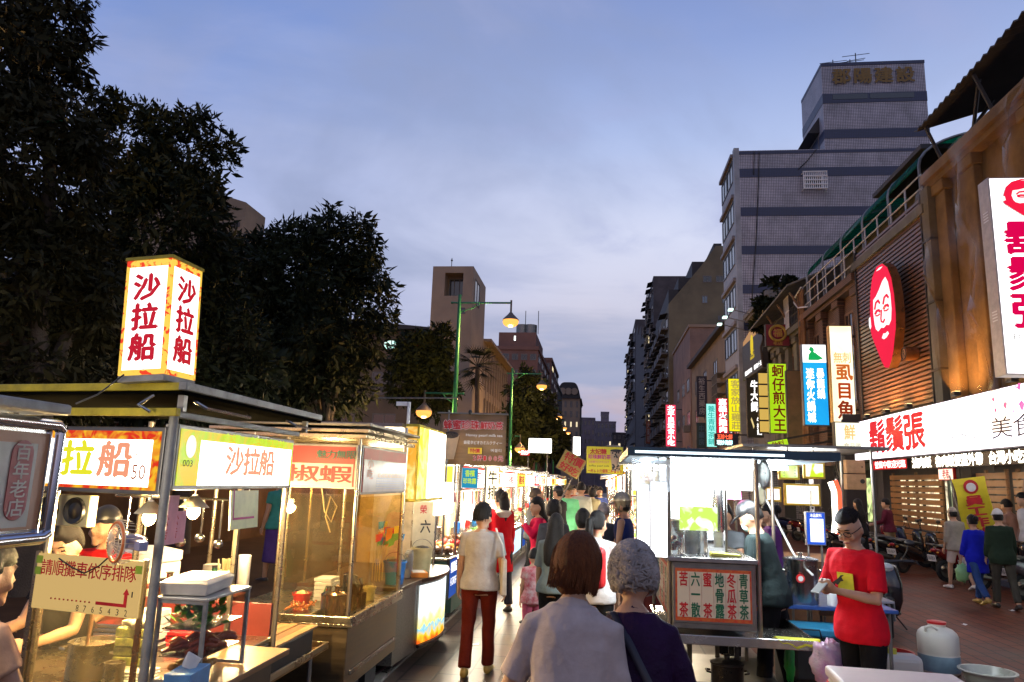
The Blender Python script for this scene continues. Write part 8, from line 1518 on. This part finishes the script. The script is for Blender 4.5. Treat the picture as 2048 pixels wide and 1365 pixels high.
# ================================================================== scooters
def make_scooter(label, loc, rz, body, scale=1, rear='dark'):
    t = thing('scooter', label, 'scooter', loc, rz, 'parked scooters'); t.scale = (scale,)*3
    def wheel(y):
        b = B(); b.tube([(0, y+.2*math.cos(a), .255+.2*math.sin(a)) for a in [i*math.pi/14 for i in range(29)]], .052, 9); w = b.obj('wheel', RUBBER, t, smooth=60)
        b = B(); b.cyl((-.035, y, .255), (.035, y, .255), .155, n=20); b.cyl((-.055, y, .255), (.055, y, .255), .05, n=12); b.obj('rim', STEELD, w, smooth=30)
    wheel(.62); wheel(-.62)
    b = B(); b.tube([(0, -.92, .72), (0, -.75, .66), (0, -.45, .56), (0, -.12, .46), (0, .05, .36)], [(.07, .05), (.14, .11), (.175, .17), (.16, .17), (.12, .10)], 16, ref=(1, 0, 0)); b.obj('body', body, t, smooth=60)
    b = B(); b.tube([(0, .02, .33), (0, .3, .31), (0, .42, .34)], [(.15, .05), (.16, .045), (.14, .05)], 14, ref=(1, 0, 0)); b.obj('floorboard', BLACK, t, smooth=50)
    b = B(); b.tube([(0, .38, .30), (0, .46, .5), (0, .44, .72), (0, .40, .92), (0, .38, .98)], [(.13, .05), (.19, .08), (.19, .10), (.14, .10), (.08, .06)], 16, ref=(1, 0, 0)); b.obj('front_shield', body, t, smooth=60)
    b = B(); b.tube([(0, .78, .50), (0, .65, .53), (0, .48, .47)], [(.055, .03), (.085, .04), (.07, .05)], 12, ref=(1, 0, 0)); b.obj('mudguard', body, t, smooth=60)
    b = B()
    for s in (-1, 1): b.cyl((s*.07, .62, .25), (s*.06, .47, .62), .02, n=7)
    b.obj('fork', STEELD, t)
    b = B(); b.tube([(0, -.86, .79), (0, -.6, .79), (0, -.3, .74), (0, -.02, .72)], [(.08, .03), (.14, .055), (.15, .06), (.10, .035)], 14, ref=(1, 0, 0)); b.obj('seat', M('black vinyl seat', (.015, .014, .014), .45), t, smooth=60)
    b = B(); b.tube([(-.34, .30, 1.02), (-.18, .36, 1.02), (0, .38, 1.0), (.18, .36, 1.02), (.34, .30, 1.02)], [.018, .016, .03, .016, .018], 8); b.tube([(-.34, .30, 1.02), (-.22, .345, 1.02)], .024, 8); b.tube([(.34, .30, 1.02), (.22, .345, 1.02)], .024, 8); b.obj('handlebar', BLACK, t, smooth=50)
    for s in (-1, 1):
        b = B(); b.tube([(s*.2, .36, 1.02), (s*.27, .36, 1.16), (s*.29, .34, 1.24)], .008, 6); b.ell((s*.31, .33, 1.27), (.07, .02, .045), 12, 7); b.obj('mirror', BLACK, t, smooth=60)
    b = B(); b.ell((0, .475, .93), (.10, .05, .065), 14, 8); b.obj('headlight', M('headlight glass', (.5, .52, .5), .1, .2, .1, 4), t, smooth=90)
    b = B(); b.ell((0, -.93, .70), (.085, .035, .04), 12, 7); b.obj('tail_light', M('red tail lens', (.35, .01, .01), .15), t, smooth=90)
    for s in (-1, 1): b = B(); b.ell((s*.12, -.90, .66), (.035, .03, .025), 8, 6); b.obj('indicator', M('amber lens', (.6, .25, .02), .2), t, smooth=90)
    b = B(); b.hexa([(-.13, -.955, .46), (.13, -.955, .46), (.13, -.947, .46), (-.13, -.947, .46)], [(-.13, -.985, .60), (.13, -.985, .60), (.13, -.977, .60), (-.13, -.977, .60)]); pl = b.obj('licence_plate', WHITE, t); b = B(); b.text('768-BKH', (-.11, -.966, .49), (1, 0, 0), (0, -.03, .14), .22, .6, .01); b.obj('lettering', LETK, pl)
    b = B(); b.tube([(.12, -.3, .24), (.16, -.6, .28), (.17, -.85, .34)], [.03, .05, .045], 10); b.obj('exhaust', STEELD, t, smooth=60)
    b = B(); b.tube([(-.05, -.2, .25), (-.22, -.25, .02)], .012, 6); b.obj('side_stand', IRON, t); b = B(); b.tube([(-.12, -.75, .78), (-.13, -.98, .84), (.13, -.98, .84), (.12, -.75, .78)], .014, 6); b.obj('grab_rail', STEELD, t); return t
SB_ = [M('gloss black paint', (.012, .012, .014), .2, 0, .3, 5, coat=.6), M('dark blue scooter paint', (.012, .02, .06), .2, 0, .3, 5, coat=.6), M('dark red scooter paint', (.16, .01, .012), .2, 0, .2, 5, coat=.6), M('silver scooter paint', (.28, .29, .3), .25, .5, .2, 5, coat=.4)]
sc0 = make_scooter('dark scooter standing alone behind the man in red, front towards the camera', (4.15, 11.6, .004), R(160), SB_[0])
kinds = [make_scooter('dark blue scooter right of the wine red sweater man', (8.3, 22.9, .004), R(-70), SB_[1])]+[make_scooter(l, p, R(a), m) for l, p, a, m in (
    ('black scooter with white plate parked behind the man in the beige cap', (8.1, 20.3, .004), -62, SB_[0]), ('dark red scooter parked beside the wine red sweater man', (8.35, 24.4, .004), -80, SB_[2]), ('silver grey scooter by the electric pillar', (8.4, 27.4, .004), -100, SB_[3]))]
pk = [(1, (8.2, 21.6), -78, 'black scooter second behind the man in the beige cap'), (2, (8.5, 18.6), -75, 'dark red scooter beyond the yellow banner'), (1, (8.6, 17.2), -82, 'black scooter between the peach top and white blouse people'), (3, (8.7, 16.0), -70, 'silver scooter at the right edge beside the white blouse person'), (0, (8.3, 25.9), -76, 'dark blue scooter left of the wine red sweater man'), (1, (8.3, 29.0), -84, 'black scooter just past the electric pillar'), (2, (8.3, 30.8), -70, 'dark red scooter under the amber fish sign'), (0, (8.2, 32.6), -80, 'dark blue scooter under the cyan sign')]
for k, (x, y), a, l in pk: dup(kinds[k], (x, y, .004), R(a), l, 'parked scooters')
# ================================================================== the two stall rows down the aisle
g8 = random.Random(88)
SIGNC = [('white', E('row sign white', (1, .97, .88), 5), LETR, 'red'), ('yellow', E('row sign yellow', (1, .75, .08), 1.5), LETR, 'red'), ('red', E('row sign red', (.85, .03, .02), 1.2), LETW, 'white'), ('cream', E('row sign cream', (1, .85, .55), 2.6), BRT, 'brown'), ('pale blue', E('row sign blue', (.55, .8, 1), 1.6), E('blue menu edge'), 'blue'), ('orange', E('row sign orange', (1, .42, .05), 1.4), LETW, 'white')]
WORDS = ['蚵仔煎', '臭豆腐', '大腸麵線', '雞排', '木瓜牛奶', '胡椒餅', '花枝羹', '滷味', '烤香腸', '豆花', '地瓜球', '車輪餅', '燒仙草', '鹽酥雞', '蔥油餅', '章魚燒', '水煎包', '魯肉飯', '炒米粉', '芋圓']
ROOFS = [('steel', STEELD), ('red striped', BRICK('red white striped awning', (.45, .03, .03), (.45, .03, .03), (.6, .55, .5), 6.0, .22, .11, 0, .7, 'XY', 0, .2)), ('brown', M('brown tarp', (.16, .09, .04), .8, 0, .4, 3)), ('blue', M('blue tarp', (.03, .07, .2), .7, 0, .4, 3))]
FOODS = [M('fried food', (.45, .22, .04), .5, 0, .5, 25, .5), M('red fruit heap', (.5, .03, .02), .35, 0, .5, 25, .4), M('green leafy heap', (.08, .25, .03), .5, 0, .5, 25, .5), M('pale dough heap', (.6, .5, .32), .5, 0, .3, 25, .4), M('brown stewed heap', (.18, .07, .02), .35, 0, .5, 25, .5)]
GLOW = E('stall interior tube', (1, .90, .68), 40); BOARDS = [M('warm menu wall', (.62, .5, .32), .6, 0, .5, 6, col2=(.4, .12, .05)), M('white menu wall', (.7, .68, .62), .6, 0, .4, 6, col2=(.3, .25, .4))]
def row_stall(i, s, xf, y0, L, sg, rf, wd, label, z=2.25):
    """s = -1: left row facing +X at xf; s = 1: right row facing -X"""
    t = thing('market_stall', label, 'market stall', (xf, y0, 0), 0, 'stall row left of the aisle' if s < 0 else 'stall row right of the aisle'); D = 1.35; x = lambda d: s*d   # d = depth behind the front
    def bx(b, d0, ya, za, d1, yb, zb): b.box(min(x(d0), x(d1)), ya, za, max(x(d0), x(d1)), yb, zb)
    b = B(); bx(b, .06, .03, .14, D, L-.03, .82); b.obj('cabinet', g8.choice((CABM, STEELD, M('dull red cabinet', (.2, .03, .02), .5), M('dark green cabinet', (.02, .07, .05), .5))), t, bevel=.01)
    b = B(); bx(b, 0, 0, .824, D+.03, L, .86); b.obj('counter', STEEL, t, bevel=.004)
    if g8.random() < .6: b = B(); bx(b, .045, .15, .25, .059, L-.15, .75); b.obj('lit_front', g8.choice([c[1] for c in SIGNC]+[E('blue lit menu', (.02, .09, .45), .9)]), t)
    for d in (.04, D-.02):
        for y in (.04, L-.04): b = B(); b.cyl((x(d), y, .86), (x(d), y, z), .018, n=7); b.obj('post', STEEL, t, smooth=40)
    b = B()
    if rf[0] in ('steel',): bx(b, -.12, -.06, z, D+.1, L+.06, z+.045)
    else:
        q = [(x(-.35), -.08, z-.10), (x(D+.1), -.08, z+.18), (x(D+.1), L+.08, z+.18), (x(-.35), L+.08, z-.10)]
        if s > 0: q = q[::-1]
        b.hexa(q, [(a, c, e+.03) for a, c, e in q])
    b.obj('roof', rf[1], t)
    Uv = (0, 1, 0) if s < 0 else (0, -1, 0); P0 = (x(.0)-s*.02, .05 if s < 0 else L-.05, z-.46)
    litboard(t, 'front_sign', P0, Uv, L-.1, .36, SIGNC[(sg+2) % 6][1] if g8.random() < .5 else SWIRL, SIGNC[sg][1], (.04, .04, .03, .05), [(wd, .15, .18, .8, .82, SIGNC[sg][2], False, .04)], .06)
    litboard(t, 'end_sign', (min(x(.05), x(D*.62)), -.035, z-.48), (1, 0, 0), D*.57, .40, SIGNC[(sg+3) % 6][1], SIGNC[(sg+(0 if i % 2 else 1)) % 6][1], (.04, .04, .03, .05), [(wd[:2], .2, .2, .8, .8, LETR if (sg+(0 if i % 2 else 1)) % 6 != 2 else LETW, False, .04)], .05)
    b = B(); bx(b, D-.06, .06, .88, D-.03, L-.06, z-.12); b.obj('back_board', BOARDS[i % 2], t)
    b = B(); bx(b, D*.45, .15, z-.07, D*.45+.05, L-.15, z-.03); b.obj('tube_lamp', GLOW, t)
    if g8.random() < .6: b = B(); bx(b, .03, .05, .88, .036, L-.05, 1.25); b.obj('glass_screen', GL, t)
    n = 3
    for k in range(n):
        ya = .12+(L-.2)*k/n; b = B(); bx(b, .12, ya, .862, .75, ya+(L-.3)/n-.04, .90); tr = b.obj('food_tray', STEEL, t); b = B()
        for _ in range(16): b.ell((x(g8.uniform(.18, .68)), ya+g8.uniform(.05, (L-.3)/n-.1), .91+g8.uniform(0, .05)), (.06, .06, .045), 7, 5)
        b.obj('food', g8.choice(FOODS), tr, smooth=60)
    for k in range(3): b = B(); h = g8.uniform(.12, .3); b.lathe([(.06, 0), (.075, h), (.06, h+.02)], (x(g8.uniform(.85, 1.1)), .25+(L-.5)*k/2, .862), 12); b.obj('tub', g8.choice((WHITE, STEEL, REDP, M('turquoise bucket'), M('cream bucket'))), t, smooth=40)
    if g8.random() < .8:
        for k in range(5): b = B(); yy = .15+(L-.3)*k/5; b.box(min(x(.25), x(.27)), yy, z-.75+.1*g8.random(), max(x(.25), x(.27)), yy+.16, z-.5); b.obj('hanging_card', g8.choice((M('pale yellow sheet'), M('pink paper'), WHITE, FOODS[1])), t)
    if y0 < 34: lamp('tube_light', (x(.5), L/2, z-.2), 190 if y0 < 20 else 260, (1, .86, .62), t, .25)
    return t
ORD = ['first', 'second', 'third', 'fourth', 'fifth', 'sixth', 'seventh', 'eighth', 'ninth', 'tenth', 'eleventh', 'twelfth', 'thirteenth', 'fourteenth']
y = 10.35
for i in range(13):
    L = 2.1 if i < 6 else 2.6; sg = (0, 3, 0, 1, 0, 2, 3, 0, 1, 5, 0, 3, 1)[i]; rf = ROOFS[(0, 1, 2, 0, 1, 2, 0, 3, 1, 0, 2, 1, 0)[i]]
    row_stall(i, -1, -1.93, y, L, sg, rf, WORDS[i], '%s roofed stall, %s lit sign, %s in the left row past the drink stall' % (rf[0], SIGNC[sg][0], ORD[i])); y += L+.28
y = 11.3
for i in range(11):
    L = 2.1 if i < 5 else 2.6; sg = (0, 0, 1, 0, 2, 3, 0, 1, 0, 5, 0)[i]; rf = ROOFS[(0, 2, 0, 3, 0, 1, 2, 0, 1, 0, 2)[i]]
    row_stall(i+20, 1, .42, y, L, sg, rf, WORDS[(i+9) % 20], '%s roofed stall, %s lit sign, %s in the right row past the tea stall' % (rf[0], SIGNC[sg][0], ORD[i])); y += L+.28
# hanging signs above the aisle
def hangsign(label, r, Y, face, letters, rot=0, frame=FRD, pole=True, depth=.05):
    loc, w, h = rectY(*r, Y); t = signbox('hanging_sign', label, loc, w, h, 0, depth, face, frame, letters, fr=.01, rot=(0, R(rot), 0))
    if pole: b = B(); b.cyl((w*.3, .05, -loc.z), (w*.3, .05, h*.9), .015, n=6); b.obj('pole', STEELD, t)
    return t
t = hangsign('yellow hanging poster with a pearl milk tea cup over the right row', (1172, 893, 1247, 949), 12.0, M('yellow poster', (.72, .62, .02), .5, 0, .1, 3), [('太妃糖', .10, .70, .55, .90, REDL, False, .05), ('珍珠鮮奶茶', .06, .52, .66, .70, M('magenta print', (.55, .02, .2), .5), False, .04), ('太妃糖タピオカミルク', .08, .38, .62, .48, M('magenta print'), False, 0), ('toffee pearl milk', .08, .24, .62, .33, LETK, False, 0), ('一杯60元優惠二杯100', .05, .04, .97, .18, REDL, False, .02)], pole=False)
t['group'] = 'posters hanging over the aisle'
loc, w, h = rectY(1172, 893, 1247, 949, 12.0); b = B(); b.prism([(w*.20, h*.12), (w*.40, h*.12), (w*.46, h*.82), (w*.14, h*.82)], -.038, -.0305); b.obj('cup_print', M('milk tea print', (.48, .33, .2), .5), t); b = B(); gg = random.Random(4)
for k in range(26): u = gg.random(); zz = .15+.22*u if k < 18 else .6+.2*u; b.cyl((w*(.22+.17*gg.random()), -.042, h*zz), (w*.3, -.0385, h*zz), .012, n=6) if False else b.ell((w*(.20+.20*gg.random()), -.04, h*zz), (.014, .003, .014), 8, 5)
b.ell((w*.30, -.04, h*.85), (w*.16, .004, h*.05), 14, 6); b.obj('pearl_print', BLACK, t); b = B(); b.box(w*.05, -.01, h, w*.4, .01, h+.02); b.cyl((w*.47, .06, -loc.z), (w*.47, .06, h), .015, n=6); b.obj('pole', STEELD, t)
hangsign('yellow brown board hanging askew over the left row', (1108, 905, 1158, 948), 16.0, M('mustard board', (.40, .28, .06), .6), [('特價', .1, .5, .9, .95, REDL, False, .04), ('好吃', .1, .05, .9, .45, REDL, False, .04)], rot=28)
hangsign('blank white glowing light box on poles above the left row', (1057, 877, 1104, 907), 18.0, E('row sign white'), [])
hangsign('narrow white glowing upright sign deep in the left row', (1146, 874, 1161, 912), 34.0, E('row sign white'), [])
hangsign('small red lit sign above the left row awnings', (1040, 900, 1060, 912), 20.0, E('row sign red'), [('熱炒', .1, .1, .9, .9, LETW, False, .04)])
signbox('strip_sign', 'upright white sign with black brush characters on the first left row stall', (-1.80, 12.55, 1.55), .26, .62, R(40), .04, E('row sign cream'), FRD, [('牛排', .15, .1, .85, .9, LETK, True, .03)], fr=.01)
